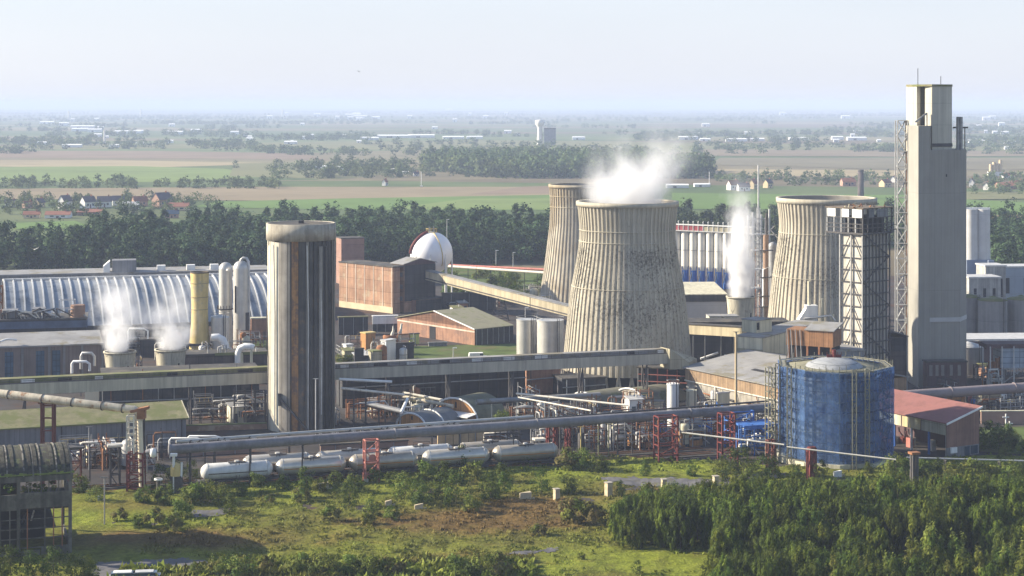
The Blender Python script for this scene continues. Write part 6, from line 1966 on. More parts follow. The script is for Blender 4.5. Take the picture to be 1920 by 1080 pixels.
pipeline('pipe_run', 'lower dark chute dropping across the yard right of the silo', pl(690, 757, 382), pl(755, 772, 378), .6, STEEL, (.5,), flange=False, n=4)
pipeline('pipe_run', 'thin white pipe under the conveyor right of the silo', pl(636, 711, 392), pl(735, 716, 394), .3, WHITE, (.5,), STEELD, flange=False, n=8)
pipeline('pipe_run', 'twin cream pipe bridge before the dark wood, upper one', pl(815, 496, 700), pl(1030, 506, 672), .5, PINK, (.3, .5, .7, .9), STEELD, flange=False, n=8)
pipeline('pipe_run', 'pale pipe bridge sloping to the slim cooling tower, lower one', pl(806, 497, 690), pl(1030, 512, 655), .5, PIPEW, (.4, .6, .8), STEELD, flange=False, n=8)

for l, r, py, top, m, lab in ((640, 985, 768, 700, GREYD, 'long dark shed under the conveyor between silo and arched hut'), (985, 1050, 742, 692, BRICK2, 'brick building glimpsed under the conveyor left of the big tower'), (1052, 1135, 748, 712, mat('dark_glazing', (.05, .055, .065)), 'dark shed with white window frames at the big tower foot')):
    T, L, W, h = B('low_shed', lab, 'shed', l + 2, py, l - 4, r, top, 17)
    P(T, 'wall', m, lambda b: b.box(0, L, 0, 7, 0, h))
    P(T, 'roof', ROOFD, lambda b: b.box(-.2, L + .2, -.4, 7.3, h + .003, h + .3))
    for i in range(int(L / 4.5)):
        P(T, 'post', STEELD if m is not MATS['dark_glazing'] else WHITE, lambda b: b.bar((1 + i * 4.5, -.4, 0), (1 + i * 4.5, -.4, h + random.choice((0, 0, 1.5))), .2))
    P(T, 'pipe', STEEL, lambda b: b.tube([(0, -.5, h * .6), (L, -.5, h * .66)], .16, 6))

# cluster of units between brick hall and conveyor
for l, r, py, top, m, rm, th, lab in ((196, 345, 660, 622, GREYD, ROOFD, 14, 'dark low block seen through the thin steam'), (262, 300, 668, 634, GREYD, ROOFD, 10, 'dark box between the two steaming fan coolers'), (120, 196, 690, 672, mat('sooty_brick', (.11, .09, .085)), ROOFD, 12, 'sooty block with white pipe hoops left of the fan coolers'), (714, 742, 682, 640, WHITE, GALV, 50, 'bright white box unit before the brick shed'), (738, 776, 676, 645, GREYD, ROOFD, 20, 'low dark unit beside the bright white box'),
                                     (643, 662, 672, 648, WHITE, GALV, 30, 'small white container next to the round silo'), (690, 716, 690, 660, BEIGE, MATS['mossy_edge'], 30, 'stubby beige unit with yellowish round lid by the conveyor'), (664, 682, 690, 655, GREYD, ROOFD, 20, 'dark upright box close to the conveyor and silo'),
                                     (676, 704, 658, 626, ORANGE, YELL, 40, 'orange shed side peeping out behind dark units'), (767, 786, 648, 627, mat('lime_panel', (.55, .58, .20), .7, .12), ROOFD, 20, 'lime yellow container before the brick shed'), (803, 838, 652, 644, GREY, GREY, 12, 'flat grey slab platform at the brick shed door'),
                                     (698, 746, 624, 594, mat('dark_glazing', (.05, .055, .065)), WHITE, 12, 'open fronted office with white fascia left of the brick shed'), (634, 690, 630, 596, GREYD, ROOFM, 12, 'shadowed lean-to with mossy roof beside the silo'), (470, 500, 640, 598, BRICK2, CREAM, 12, 'small brick building glimpsed left of the silo'),
                                     (828, 930, 585, 551, GREYD, ROOFD, 10, 'long dark low building behind the brick shed'), (878, 902, 578, 562, WHITE, GALV, 10, 'white container beneath the sloping conveyor'), (975, 1050, 668, 648, BEIGE, ROOFG, 15, 'concrete ramp block below the twin cream tanks'),
                                     (1200, 1244, 770, 754, CREAM, ROOFG, 12, 'low cream wall block right of the weedy hut'), (1344, 1368, 786, 738, CREAM, GALV, 20, 'cream hut before the boarded shed'), (1430, 1462, 770, 724, ORANGE, PLUM, 60, 'orange sided hut beside the blue netting'),
                                     (820, 905, 838, 812, mat('ochre_wall', (.52, .38, .22), .85, .25, .5, panel=(1.6, 30, .1, .6)), ROOFD, 14, 'ochre walled building seen under the thickest pipeline'), (1330, 1362, 812, 796, WHITE, GALV, 14, 'white container behind the red braced frame'), (600, 765, 850, 836, mat('russet_wall', (.30, .20, .16)), ROOFD, 17, 'low russet wall behind the tank wagons'), (290, 470, 862, 848, mat('russet_wall', (.30, .20, .16)), ROOFD, 17, 'low russet wall behind the yellow pump cover')):
    T, L, W, h = B('yard_unit', lab, 'hut', l + (r - l) * .35 if th > 25 else l + 1, py, l, r, top, th)
    W = min(W, 12)
    P(T, 'wall', m, lambda b: b.box(0, L, 0, W, 0, h))
    P(T, 'roof', rm, lambda b: b.box(-.15, L + .15, -.15, W + .15, h + .003, h + .3))
    if 'office' in lab:
        P(T, 'fascia', WHITE, lambda b: b.box(-.2, L + .2, -.5, -.16, h - 2.2, h - .1))
    if L > 6:
        for i in range(3):
            P(T, 'post', STEEL, lambda b: b.bar((L * (i + .5) / 3, -.2, 0), (L * (i + .5) / 3, -.2, h), .16))
tank('storage_tank', 'left one of the twin cream tanks beside the big tower', 987, 505, 18.5, 600, SILV, roof='flat', group=None)
tank('storage_tank', 'right wider one of the twin cream tanks touching the big tower', 1032, 500, 25, 601, SILV, roof='flat')
T = thing('round_vessel', 'brown ring shaped vessel with horned pipes left of the brick shed', 'vessel', (at(731, 520), 520, 0))
P(T, 'ring', RUST, lambda b: b.lathe([(1.5, 2.4), (2.0, 2.0), (2.0, 3.6), (1.5, 3.8)], 18))
P(T, 'stand', STEEL, lambda b: b.cyl(1.2, 0, 2.2, 12))
P(T, 'horn', PIPEW, lambda b: (b.tube([(.6, 0, 3.6), (1.0, 0, 5), (.9, 0, 6.4)], [.5, .35, .12], 8), b.tube([(2.4, 0, 2.4), (3.0, 0, 4), (3.4, 0, 7)], [.4, .4, .3], 8)))
T = thing('white_van', 'white van parked on the grass edge behind the conveyor', 'van', (at(897, 492), 492, .36), R(8))
P(T, 'body', WHITE, lambda b: b.prism([(-2.6, -.95), (2.6, -.95), (2.6, .95), (-2.6, .95)], .35, [1.9, 1.2, 1.2, 1.9]).box(-2.5, 1.2, -.9, .9, 1.2, 2.2))
P(T, 'window', GLASS, lambda b: b.box(.3, 1.21, -.92, .92, 1.5, 2.05))
for x in (-1.6, 1.7):
    P(T, 'wheel', DARK, lambda b: (b.tube([(x, -.97, .35), (x, -.75, .35)], .36, 12), b.tube([(x, .75, .35), (x, .97, .35)], .36, 12)))

# dark pipe yard between trestles: racks built as things
RK = [(1000, 1045, 844, 806), (1050, 1085, 846, 800), (1095, 1135, 846, 803), (1150, 1195, 848, 800), (1200, 1235, 850, 796), (1275, 1325, 842, 792), (1300, 1350, 832, 786), (1390, 1440, 858, 800), (1405, 1445, 845, 790), (905, 975, 832, 806), (640, 700, 766, 716), (655, 745, 790, 752), (700, 760, 776, 735), (110, 150, 880, 835), (150, 200, 872, 832), (180, 232, 880, 838), (262, 290, 890, 850), (355, 420, 800, 770), (400, 460, 790, 755), (440, 498, 800, 735), (1010, 1060, 790, 760), (1060, 1110, 800, 770), (1130, 1180, 800, 768), (960, 1010, 800, 766), (1480, 1500, 730, 690), (1855, 1900, 760, 735), (1900, 1940, 760, 735)]
NM = ['beside the dark capped frame', 'by the scarlet ladder frame', 'between the yellow and olive posts', 'right of the looped olive post', 'left of the bright red trestle', 'right of the bright red trestle', 'behind the white container', 'in the blue gantry', 'under the thick pipe by the scaffold tower', 'over the ochre walled building', 'tight against the silo foot', 'in the weeds right of the silo', 'before the sloping double pipe', 'touching the ruined roof', 'before the warehouse, nearest the ruin', 'before the warehouse, by the ladder tower', 'beneath the pipe mouth', 'above the earth coloured wall', 'between warehouse and silo', 'tied to the silo conveyor trestle', 'below the raised mossy beam', 'under the weedy barrel hut', 'below the cream pipe pair', 'left of the raised mossy beam', 'below the orange clad block', 'under the purplish pipe', 'under the purplish pipe at the edge']
for i, (l, r, py, top) in enumerate(RK):
    Y = gy(py)
    k = Y / F
    T = thing('pipe_rack', 'rusty pipe rack ' + NM[i], 'pipe rack', (at(l, Y), Y, .1), R(random.uniform(5, 24)), 'pipe racks of the yard')
    Lr, hr = (r - l) * k, zt(top, Y)
    dp = random.uniform(1.2, 3)
    pm = random.choice((STEELD, STEELD, RUST, STEEL)) if i not in (7,) else BLUE
    ns = max(2, int(Lr / 2.2))
    for q_ in range(ns + 1):
        x = Lr * q_ / ns
        P(T, 'post', pm, lambda b: (b.bar((x, 0, 0), (x, 0, hr * random.uniform(.85, 1.15)), .2)))
        P(T, 'post', pm, lambda b: (b.bar((x, dp, 0), (x, dp, hr), .2)))
    for q_ in range(3):
        z = hr * (.35 + .3 * q_)
        P(T, 'beam', pm, lambda b: (b.bar((0, 0, z), (Lr, 0, z), .16), b.bar((0, dp, z), (Lr, dp, z), .16)))
    for q_ in range(random.randint(4, 7)):
        x, z, y = random.uniform(-.5, Lr * .5), hr * random.choice((.38, .68, 1.0, .55, .85)), random.uniform(-.2, dp)
        P(T, 'pipe', random.choice((PIPEW, PIPEL, GALV, STEEL, RED if i < 9 else RUST, BLUE if 5 <= i < 9 else PIPEL, STEELD)), lambda b: b.tube([(x, y, random.uniform(0, z)), (x, y, z), (x + random.uniform(1, Lr * .7), y, z + .1), (x + Lr * .75, y, z - random.uniform(0, 2))], random.uniform(.1, .24), 6))
    if i % 3 == 0:
        P(T, 'drum', random.choice((SILV, STEELD, RUST)), lambda b: b.tube([(Lr * .2, dp / 2, hr * .5), (Lr * .6, dp / 2, hr * .5)], .6, 10))

# lamp posts
for k, (px, py, top) in enumerate(((930, 510, 470), (962, 512, 474), (838, 505, 412), (1007, 605, 560), (985, 615, 578), (850, 672, 653), (118, 508, 478))):
    Y = gy(py)
    T = thing('lamp_post', ('pale lamp post before the dark wood, left of its pair', 'pale lamp post before the dark wood, right of its pair', 'tallest thin mast behind the white gas sphere', 'thin lamp post beside the slim cooling tower foot', 'short lamp post above the twin cream tanks', 'pale stake on the grass behind the conveyor', 'short lamp post before the wood at the vaulted hall')[k], 'lamp post', (at(px, Y), Y, 0))
    z = zt(top, Y)
    P(T, 'pole', GALV, lambda b: b.tube([(0, 0, 0), (0, 0, z)], [.2, .12], 6))
    P(T, 'head', WHITE, lambda b: b.box(-.2, 1.0, -.2, .2, z, z + .25))

# ================================================================ meadow bits
for px, pyb, pyt, hw, lab in ((1043.5, 936, 917, 6, 'short square concrete pillar by a bush in the meadow'), (1141, 929, 905, 7, 'biggest square concrete pillar beside the road bend'), (1245, 919, 899, 5.5, 'pinkish square concrete pillar standing at the road'), (1342, 917, 893, 6, 'mossy square concrete pillar at the far end of the road')):
    X, Y = G(px, pyb, .5)
    k = Y / F
    T = thing('concrete_pillar', lab, 'pillar', (X, Y, .2), R(random.uniform(15, 35)), 'concrete pillars in the meadow')
    s, hh = hw * k * .8, (pyb - pyt) * k + .3
    P(T, 'shaft', mat('pillar_stone', (.48, .40, .27), .9, .25, .8, c2=(.30, .26, .16), p2=.55, sc2=.6), lambda b: b.prism([(-s, -s), (s, -s), (s, s), (-s, s)], 0, [hh * .97, hh, hh, hh * .94]))
    P(T, 'cap', CONC, lambda b: b.box(-s - .08, s + .08, -s - .08, s + .08, hh + .003, hh + .12))
for px, py, ww, lab in ((985, 936, 22, 'low concrete slab on a stub in the bushes'), (728, 948, 12, 'small flat concrete block in the meadow'), (1570, 892, 14, 'white block on the lawn before the netted tank'), (785, 955, 16, 'scattered pale rubble lump in the meadow'), (606, 918, 20, 'broken curved concrete shell among bushes'), (186, 938, 6, 'white bin by the thin meadow pole')):
    X, Y = G(px, py, .5)
    k = Y / F
    T = thing('concrete_block', lab, 'block', (X, Y, .3), R(10))
    w_ = ww * k / 2
    P(T, 'block', WHITE if 'white' in lab else MATS['pillar_stone'], lambda b: b.prism([(-w_, -.5), (w_, -.5), (w_ * .9, .6), (-w_ * .9, .6)], 0, [1.0, 1.3, 1.1, .9] if ww < 20 else [1.4, 1.5, 1.5, 1.2]))
    P(T, 'chip', MATS['pillar_stone'], lambda b: b.prism([(w_ + .1, -.4), (w_ + .6, -.3), (w_ + .5, .3)], 0, .5))
for px, py, lab in ((235, 1086, 'white car roof peeking over the lower edge, left one'), (276, 1085, 'silver car roof peeking over the lower edge, right one')):
    X, Y = G(px, py, .9)
    T = thing('parked_car', lab, 'car', (X, Y - 1, .9), R(8))
    m = WHITE if 'white' in lab else GALV
    P(T, 'body', m, lambda b: b.prism([(-2.1, -.85), (2.1, -.85), (2.1, .85), (-2.1, .85)], .3, .85).prism([(-1.5, -.75), (1.1, -.75), (1.1, .75), (-1.5, .75)], 1.3, 1.42))
    P(T, 'window', GLASS, lambda b: b.prism([(-1.8, -.8), (1.6, -.8), (1.6, .8), (-1.8, .8)], .851, 1.299))
    for x in (-1.3, 1.3):
        P(T, 'wheel', DARK, lambda b: (b.tube([(x, -.88, .32), (x, -.7, .32)], .32, 12), b.tube([(x, .7, .32), (x, .88, .32)], .32, 12)))

# ================================================================ villages and far works
RT = mat('red_tiles', (.26, .115, .075), .9, .2)
RS = mat('slate_tiles', (.10, .09, .105), .9, .2)
WC = mat('white_render', (.72, .70, .66), .9, .1)
WB = mat('pink_brick', (.38, .24, .18), .9, .15)
WY = mat('ochre_render', (.60, .48, .30), .9, .12)


def house(px, py, wpx, hp, rz, wm, rm, label, group):
    X, Y = G(px, py)
    k = Y / F
    wd, hh, dp = wpx * k, hp * k * .55, wpx * k * .6
    hr = hp * k
    T = thing('house', label, 'house', (X, Y, 0), R(rz), group)
    a, b_ = wd / 2, dp / 2
    P(T, 'wall', wm, lambda b: b.box(-a, a, -b_, b_, 0, hh).add([(-a, -b_, hh), (-a, b_, hh), (-a, 0, hr), (a, -b_, hh), (a, b_, hh), (a, 0, hr)], [(0, 2, 1), (3, 4, 5)]))
    rf = P(T, 'roof', rm, lambda b: (b.slab([(-a - .3, -b_ - .4, hh - .1), (a + .3, -b_ - .4, hh - .1), (a + .3, 0, hr + .15), (-a - .3, 0, hr + .15)], .2), b.slab([(-a - .3, 0, hr + .15), (a + .3, 0, hr + .15), (a + .3, b_ + .4, hh - .1), (-a - .3, b_ + .4, hh - .1)], .2)))
    P(rf, 'chimney', RT, lambda b: b.box(a * .5, a * .5 + .8, -.4, .4, hr - .3, hr + 1.1))
    P(T, 'window', GLASS, lambda b: (b.box(-a * .6, -a * .3, -b_ - .05, -b_ + .02, hh * .35, hh * .7)))
    P(T, 'window', GLASS, lambda b: (b.box(a * .3, a * .6, -b_ - .05, -b_ + .02, hh * .35, hh * .7)))
    P(T, 'door', PLUM, lambda b: b.box(-a * .1, a * .12, -b_ - .05, -b_ + .02, 0, hh * .6))
    return T


VL = 'houses of the village beyond the wood'
for a_ in ((20, 388, 20, 14, 10, WC, RS, 'cream house at the village edge under trees'), (52, 390, 18, 13, 40, WB, RT, 'pinkish brick house half hidden in village trees'), (74, 388, 20, 16, 70, WY, RS, 'ochre gabled house in the village'), (122, 390, 24, 24, 65, WC, RS, 'white gabled village house with dark purple roof'), (165, 390, 26, 22, 50, WC, RS, 'white house with twin dark gables in the village'), (196, 388, 26, 20, 12, WC, RS, 'wide dark roofed house by the village conifers'), (222, 385, 22, 18, 15, WC, RS, 'dark roofed house right of the village conifers'), (245, 392, 30, 14, 5, WC, GALV, 'long white shed in the village'), (262, 386, 26, 18, 30, WB, RT, 'red brick house left of the big barn'), (304, 388, 34, 27, 55, WB, RS, 'big brick barn with steep dark roof'), (332, 394, 44, 14, 4, WY, RT, 'orange walled long building beside the big barn'), (60, 408, 30, 12, 6, WY, RT, 'low tan bungalow at the front of the village'), (110, 408, 46, 12, 4, WC, RT, 'long white walled farm with red roof'), (170, 402, 48, 10, 5, WB, RT, 'long red roofed barn behind the wood'), (322, 408, 26, 14, 10, WB, GLASS, 'dark blue walled shed at the wood edge')):
    house(*a_, VL)
HM = 'houses of the hamlets beyond the silos'
for a_ in ((1375, 356, 22, 18, 30, WC, RT, 'white house left of the slim mast in the hamlet'), (1394, 358, 22, 15, 10, WC, RS, 'white house touching the slim mast in the hamlet'), (1412, 354, 20, 18, 60, WY, RT, 'cream gabled house right of the slim mast'), (1440, 352, 18, 16, 50, WY, RS, 'ochre house near the stained tower rim'), (1484, 344, 10, 10, 60, WC, RS, 'tiny white gabled house above the stained tower'), (1590, 348, 26, 14, 10, WB, RT, 'red roofed house beside the dark far chimney'), (1660, 350, 22, 14, 40, WY, RT, 'cream house left of the stair tower'), (1676, 342, 14, 12, 60, WC, RS, 'white house touching the stair tower'), (1822, 350, 14, 16, 70, WC, RS, 'white steep gabled house right of the tallest tower'), (1851, 356, 18, 14, 60, WC, RS, 'white pointed house in the right hamlet'), (1885, 354, 34, 12, 6, WB, RT, 'long red roofed farm in the right hamlet'), (1908, 350, 22, 12, 10, WB, RT, 'red roofed house at the far right edge'), (1890, 334, 20, 10, 8, WC, RT, 'pale distant house behind the right hamlet'), (780, 330, 0 + 10, 8, 20, WC, RS, 'white cottage among the far trees'), (722, 348, 12, 12, 70, WC, RT, 'little white and red gabled house at the field edge')):
    house(*a_, HM)

SHW = mat('far_white', (.85, .85, .84), .6, .06)
fs = [(88, 232, 26), (120, 236, 18), (155, 240, 44), (150, 246, 30), (178, 248, 26), (240, 250, 52), (262, 250, 14), (330, 252, 26), (368, 248, 20), (78, 272, 18), (135, 276, 36), (214, 276, 18), (320, 268, 10), (440, 252, 16), (460, 254, 8), (545, 270, 24), (520, 322, 0), (692, 262, 36), (740, 258, 70), (790, 258, 50), (850, 260, 40), (890, 260, 30), (662, 218, 30), (676, 222, 24), (768, 222, 10), (842, 210, 14), (952, 250, 14), (968, 254, 12), (1085, 262, 24), (1290, 262, 36), (1322, 264, 20), (1380, 265, 40), (1420, 264, 26), (1490, 262, 22), (1506, 262, 24), (1570, 262, 22), (1606, 263, 36), (1648, 266, 8), (1468, 216, 12), (1585, 222, 16), (1830, 268, 30), (1888, 280, 10), (600, 316, 36), (640, 318, 34), (670, 316, 20), (740, 322, 14), (760, 326, 12), (1270, 352, 42), (1316, 350, 30)]
for _ in range(46):
    fs.append((random.uniform(*random.choice(((40, 480), (490, 960), (1300, 1680), (1820, 1915)))), random.uniform(212, 277), random.uniform(5, 17)))
k0 = 0
for px, py, wpx in fs:
    if not wpx:
        continue
    X, Y = G(px, py)
    k = Y / F
    T = thing('distant_shed', 'far white industrial shed glinting in the haze', 'shed', (X, Y, 0), R(random.uniform(-4, 4)), 'far white sheds on the plain')
    wd, hh = wpx * k, random.uniform(3.2, 5.5) * k
    P(T, 'wall', SHW, lambda b: b.box(-wd / 2, wd / 2, -wd * .2, wd * .2, 0, hh))
    P(T, 'roof', SHW, lambda b: b.slab([(-wd / 2, -wd * .2 - 1, hh), (wd / 2, -wd * .2 - 1, hh), (wd / 2, wd * .2, hh + k * 1.5), (-wd / 2, wd * .2, hh + k * 1.5)], .4))
    P(T, 'door', GREY, lambda b: b.box(-wd * .2, -wd * .05, -wd * .2 - .3, -wd * .2, 0, hh * .6))
    k0 += 1

Yw_ = gy(272)
T = thing('water_tower', 'pale far water tower with flared head beside a dark grain block', 'water tower', (at(1012, Yw_), Yw_, 0))
k = Yw_ / F
P(T, 'stem', WC, lambda b: b.lathe([(6 * k, 0), (4 * k, 28 * k), (5 * k, 34 * k)], 18))
P(T, 'head', WC, lambda b: b.lathe([(5 * k, 34 * k), (8.5 * k, 40 * k), (8.5 * k, 46 * k), (.01, 48 * k)], 18))
T = thing('grain_block', 'dark far grain block beside the water tower', 'building', (at(1031, Yw_), Yw_, 0))
P(T, 'wall', mat('far_grey', (.20, .21, .23), .9), lambda b: b.box(-11 * k, 11 * k, -8 * k, 8 * k, 0, 30 * k))
P(T, 'roof', ROOFD, lambda b: b.box(-11.3 * k, 11.3 * k, -8.3 * k, 8.3 * k, 30 * k + .01, 32 * k))
Yw_ = gy(330)
k = Yw_ / F
T = thing('grain_silos', 'yellowish far silo cluster on a white base, right of the tallest tower', 'silo', (at(1866, Yw_), Yw_, 0))
for x, t0 in ((-8, 22), (-2, 26), (4, 24), (10, 30)):
    P(T, 'silo', WY, lambda b: b.cyl(3.4 * k, 8 * k, t0 * k, 14, (x * k, 0)))
P(T, 'base', WC, lambda b: b.box(-14 * k, 14 * k, -4 * k, 4 * k, 0, 8 * k - .01))
Yw_ = gy(372)
T = thing('chimney', 'dark round far chimney above the stained tower rim', 'chimney', (at(1614, Yw_), Yw_, 0))
P(T, 'shaft', mat('sooty_brick', (.11, .09, .085)), lambda b: b.lathe([(2.4, 0), (2.0, zt(319, Yw_)), (1.6, zt(319, Yw_))], 18))
P(T, 'cap', STEELD, lambda b: b.lathe([(2.25, zt(322, Yw_)), (2.25, zt(318, Yw_)), (1.5, zt(318, Yw_))], 18))
for k, (px, py, top, lab) in enumerate(((196, 270, 244, 'pale far stack among hazy sheds'), (129, 225, 208, 'faint tall building on the hazy horizon, left'), (264, 222, 205, 'faint white tower on the hazy horizon beside the bluish wood'), (530, 222, 205, 'faint far mast on the hazy horizon'), (790, 350, 322, 'thin pale pylon before the far blue wood'), (1330, 345, 322, 'thin pylon at the end of the far blue wood'))):
    X, Y = G(px, py)
    T = thing('far_tower', lab, 'tower', (X, Y, 0))
    kk = Y / F
    P(T, 'shaft', WC, lambda b: b.tube([(0, 0, 0), (0, 0, (py - top) * kk)], (1.6 if k < 4 else .6) * kk, 8))
    P(T, 'base', WC, lambda b: b.box(-2.2 * kk, 2.2 * kk, -2 * kk, 2 * kk, 0, (2 if k > 3 else 5) * kk))

# ================================================================ birds
for px, py, Y, s, m, lab in ((65, 468, 330, .8, WHITE, 'white gull gliding before the wood'), (673.5, 134.5, 400, .55, DARK, 'tiny dark bird high in the pale sky')):
    b = MB((at(px, Y), Y, zt(py, Y)))
    x, y, z = at(px, Y), Y, zt(py, Y)
    V_ = [(-.55, 0, -.05), (-.3, -.09, .02), (.35, -.09, .04), (.6, 0, .08), (.35, .09, .04), (-.3, .09, .02), (0, 0, .16), (0, 0, -.1), (.1, -1.05, .55), (-.15, -1.0, .5), (.1, 1.05, .5), (-.15, 1.0, .45), (.3, -.08, .1), (-.2, -.08, .1), (.3, .08, .1), (-.2, .08, .1), (-.8, -.15, 0), (-.8, .15, 0)]
    b.add([(x + (p[0] * .5 + p[1] * .8) * s, y + (p[1] * .6 - p[0] * .4) * s, z + p[2] * s) for p in V_], [(0, 1, 6), (1, 2, 6), (2, 3, 6), (3, 4, 6), (4, 5, 6), (5, 0, 6), (1, 0, 7), (2, 1, 7), (3, 2, 7), (4, 3, 7), (5, 4, 7), (0, 5, 7), (12, 13, 9, 8), (15, 14, 10, 11), (0, 16, 17)], True)
    tag(b.build('bird', m), lab, 'bird').location = (x, y, z)


# ================================================================ steam
def steam(label, prof, dens, sc, seed, Yc, lo=.42, hi=.75, drift=None):
    """prof: (px centre, py, half width px) from the mouth upwards; a lumpy column of vapour in its own volume"""
    k = Yc / F
    z0, z1 = zt(prof[0][1], Yc), zt(prof[-1][1], Yc)
    O = Vector((at(prof[0][0], Yc), Yc, z0))
    tt = NT('steam_vapour')
    tc_ = tt.n('ShaderNodeTexCoord').outputs['Object']
    sx = tt.n('ShaderNodeSeparateXYZ')
    tt.l(tc_, sx.inputs[0])
    zn = tt.math('DIVIDE', sx.outputs[2], z1 - z0)
    # centre line and radius by height, as float curves
    def curve(vals):
        fc = tt.n('ShaderNodeFloatCurve')
        c = fc.mapping.curves[0]
        pts = [((zt(py, Yc) - z0) / (z1 - z0), v) for (px, py, hw), v in zip(prof, vals)]
        while len(c.points) < len(pts):
            c.points.new(.5, .5)
        for p, v in zip(c.points, pts):
            p.location = v
        fc.mapping.update()
        tt.l(zn, fc.inputs['Value'])
        return fc.outputs[0]
    mx = max(abs(px - prof[0][0]) for px, _, _ in prof) * k + .01
    mr = max(hw for _, _, hw in prof) * k
    cxn = tt.math('MULTIPLY', tt.math('SUBTRACT', curve([.5 + .5 * (px - prof[0][0]) * k / mx for px, _, _ in prof]), .5), 2 * mx)
    rn = tt.math('MULTIPLY', curve([hw * k / mr for _, _, hw in prof]), mr)
    dx = tt.math('SUBTRACT', sx.outputs[0], cxn)
    rr = tt.math('SQRT', tt.math('ADD', tt.math('MULTIPLY', dx, dx), tt.math('MULTIPLY', sx.outputs[1], sx.outputs[1])))
    q_ = tt.math('DIVIDE', rr, rn)
    n1 = tt.noise(tc_, sc, 5, .62, (1, 1, .8))
    mpn = tt.n('ShaderNodeVectorMath', operation='ADD', i={1: (seed * 13.1, seed * 7.7, 0)})
    tt.l(tc_, mpn.inputs[0])
    n1 = tt.noise(mpn.outputs[0], sc, 5, .62, (1, 1, .75))
    body = tt.math('SUBTRACT', 1.0, q_)                      # 1 in the middle, 0 at the edge
    n2 = tt.noise(mpn.outputs[0], sc * 3.2, 6, .7, (1, 1, .7))
    v = tt.math('ADD', tt.math('MULTIPLY', body, .8), tt.math('MULTIPLY', tt.math('SUBTRACT', n1, .5), 2.7))
    v = tt.math('ADD', v, tt.math('MULTIPLY', tt.math('SUBTRACT', n2, .5), 1.5))
    v = tt.math('ADD', v, tt.math('MULTIPLY', zn, -.55))
    v = tt.ramp(v, lo - .45, hi + .35)
    edge = tt.ramp(q_, 1.0, .5)
    top_ = tt.math('MULTIPLY', tt.ramp(zn, 1.0, .1), tt.ramp(zn, 1.0, .5))
    foot = tt.math('MULTIPLY', tt.ramp(zn, -.02, .015), tt.math('MULTIPLY_ADD', tt.ramp(zn, .35, .0), 1.6))
    foot.node.inputs[1].links[0].from_node.inputs[2].default_value = 1.
    d_ = tt.math('MULTIPLY', tt.math('MULTIPLY', v, edge), tt.math('MULTIPLY', top_, foot))
    d_ = tt.math('MULTIPLY', d_, dens)
    pv_ = tt.n('ShaderNodeVolumePrincipled', i={'Color': (.97, .97, .985, 1), 'Anisotropy': .15})
    tt.l(d_, pv_.inputs['Density'])
    oo_ = tt.n('ShaderNodeOutputMaterial')
    tt.l(pv_.outputs[0], oo_.inputs['Volume'])
    rows, n = [], 16
    for px, py, hw in prof:
        rows.append(((px - prof[0][0]) * k, zt(py, Yc) - z0, hw * k * 1.02))
    vs_, fs_ = [], []
    for cx_, zz_, r_ in rows:
        vs_ += [(cx_ + r_ * cos(2 * pi * i / n), r_ * sin(2 * pi * i / n), zz_) for i in range(n)]
    for j in range(len(rows) - 1):
        fs_ += [(j * n + i, j * n + (i + 1) % n, (j + 1) * n + (i + 1) % n, (j + 1) * n + i) for i in range(n)]
    fs_ += [tuple(range(n))[::-1], tuple(range((len(rows) - 1) * n, len(rows) * n))]
    b = MB()
    b.add(vs_, fs_)
    ob = b.build('steam', tt.m)
    ob.location = O
    return tag(ob, label, 'steam', kind='stuff')


steam('dense white steam drifting from the big central cooling tower', [(1176, 382, 87), (1180, 360, 96), (1190, 330, 108), (1200, 300, 118), (1205, 270, 116), (1210, 240, 108), (1225, 200, 86)], .30, .085, 1, 450)
steam('tall white steam column over the cream fan cooler', [(1388, 560, 24), (1387, 520, 36), (1385, 480, 48), (1388, 440, 56), (1392, 405, 56), (1385, 365, 58), (1375, 310, 60)], 1.0, .13, 2, 520)
steam('thin grey steam rising from the fan cooler by the brown building', [(225, 660, 27), (226, 640, 42), (228, 610, 64), (226, 575, 80), (218, 535, 80), (208, 470, 60)], .46, .13, 3, 436)
steam('thin grey steam leaning off the fan cooler by the yellow chimney', [(320, 656, 27), (321, 640, 42), (322, 610, 58), (324, 580, 66), (326, 545, 64), (324, 500, 50)], .50, .13, 4, 442)
# ================================================================ clutter of the yards
CM = (STEELD, STEEL, RUST, GALV, PIPEW, BEIGE, PLUM, BRICK2)


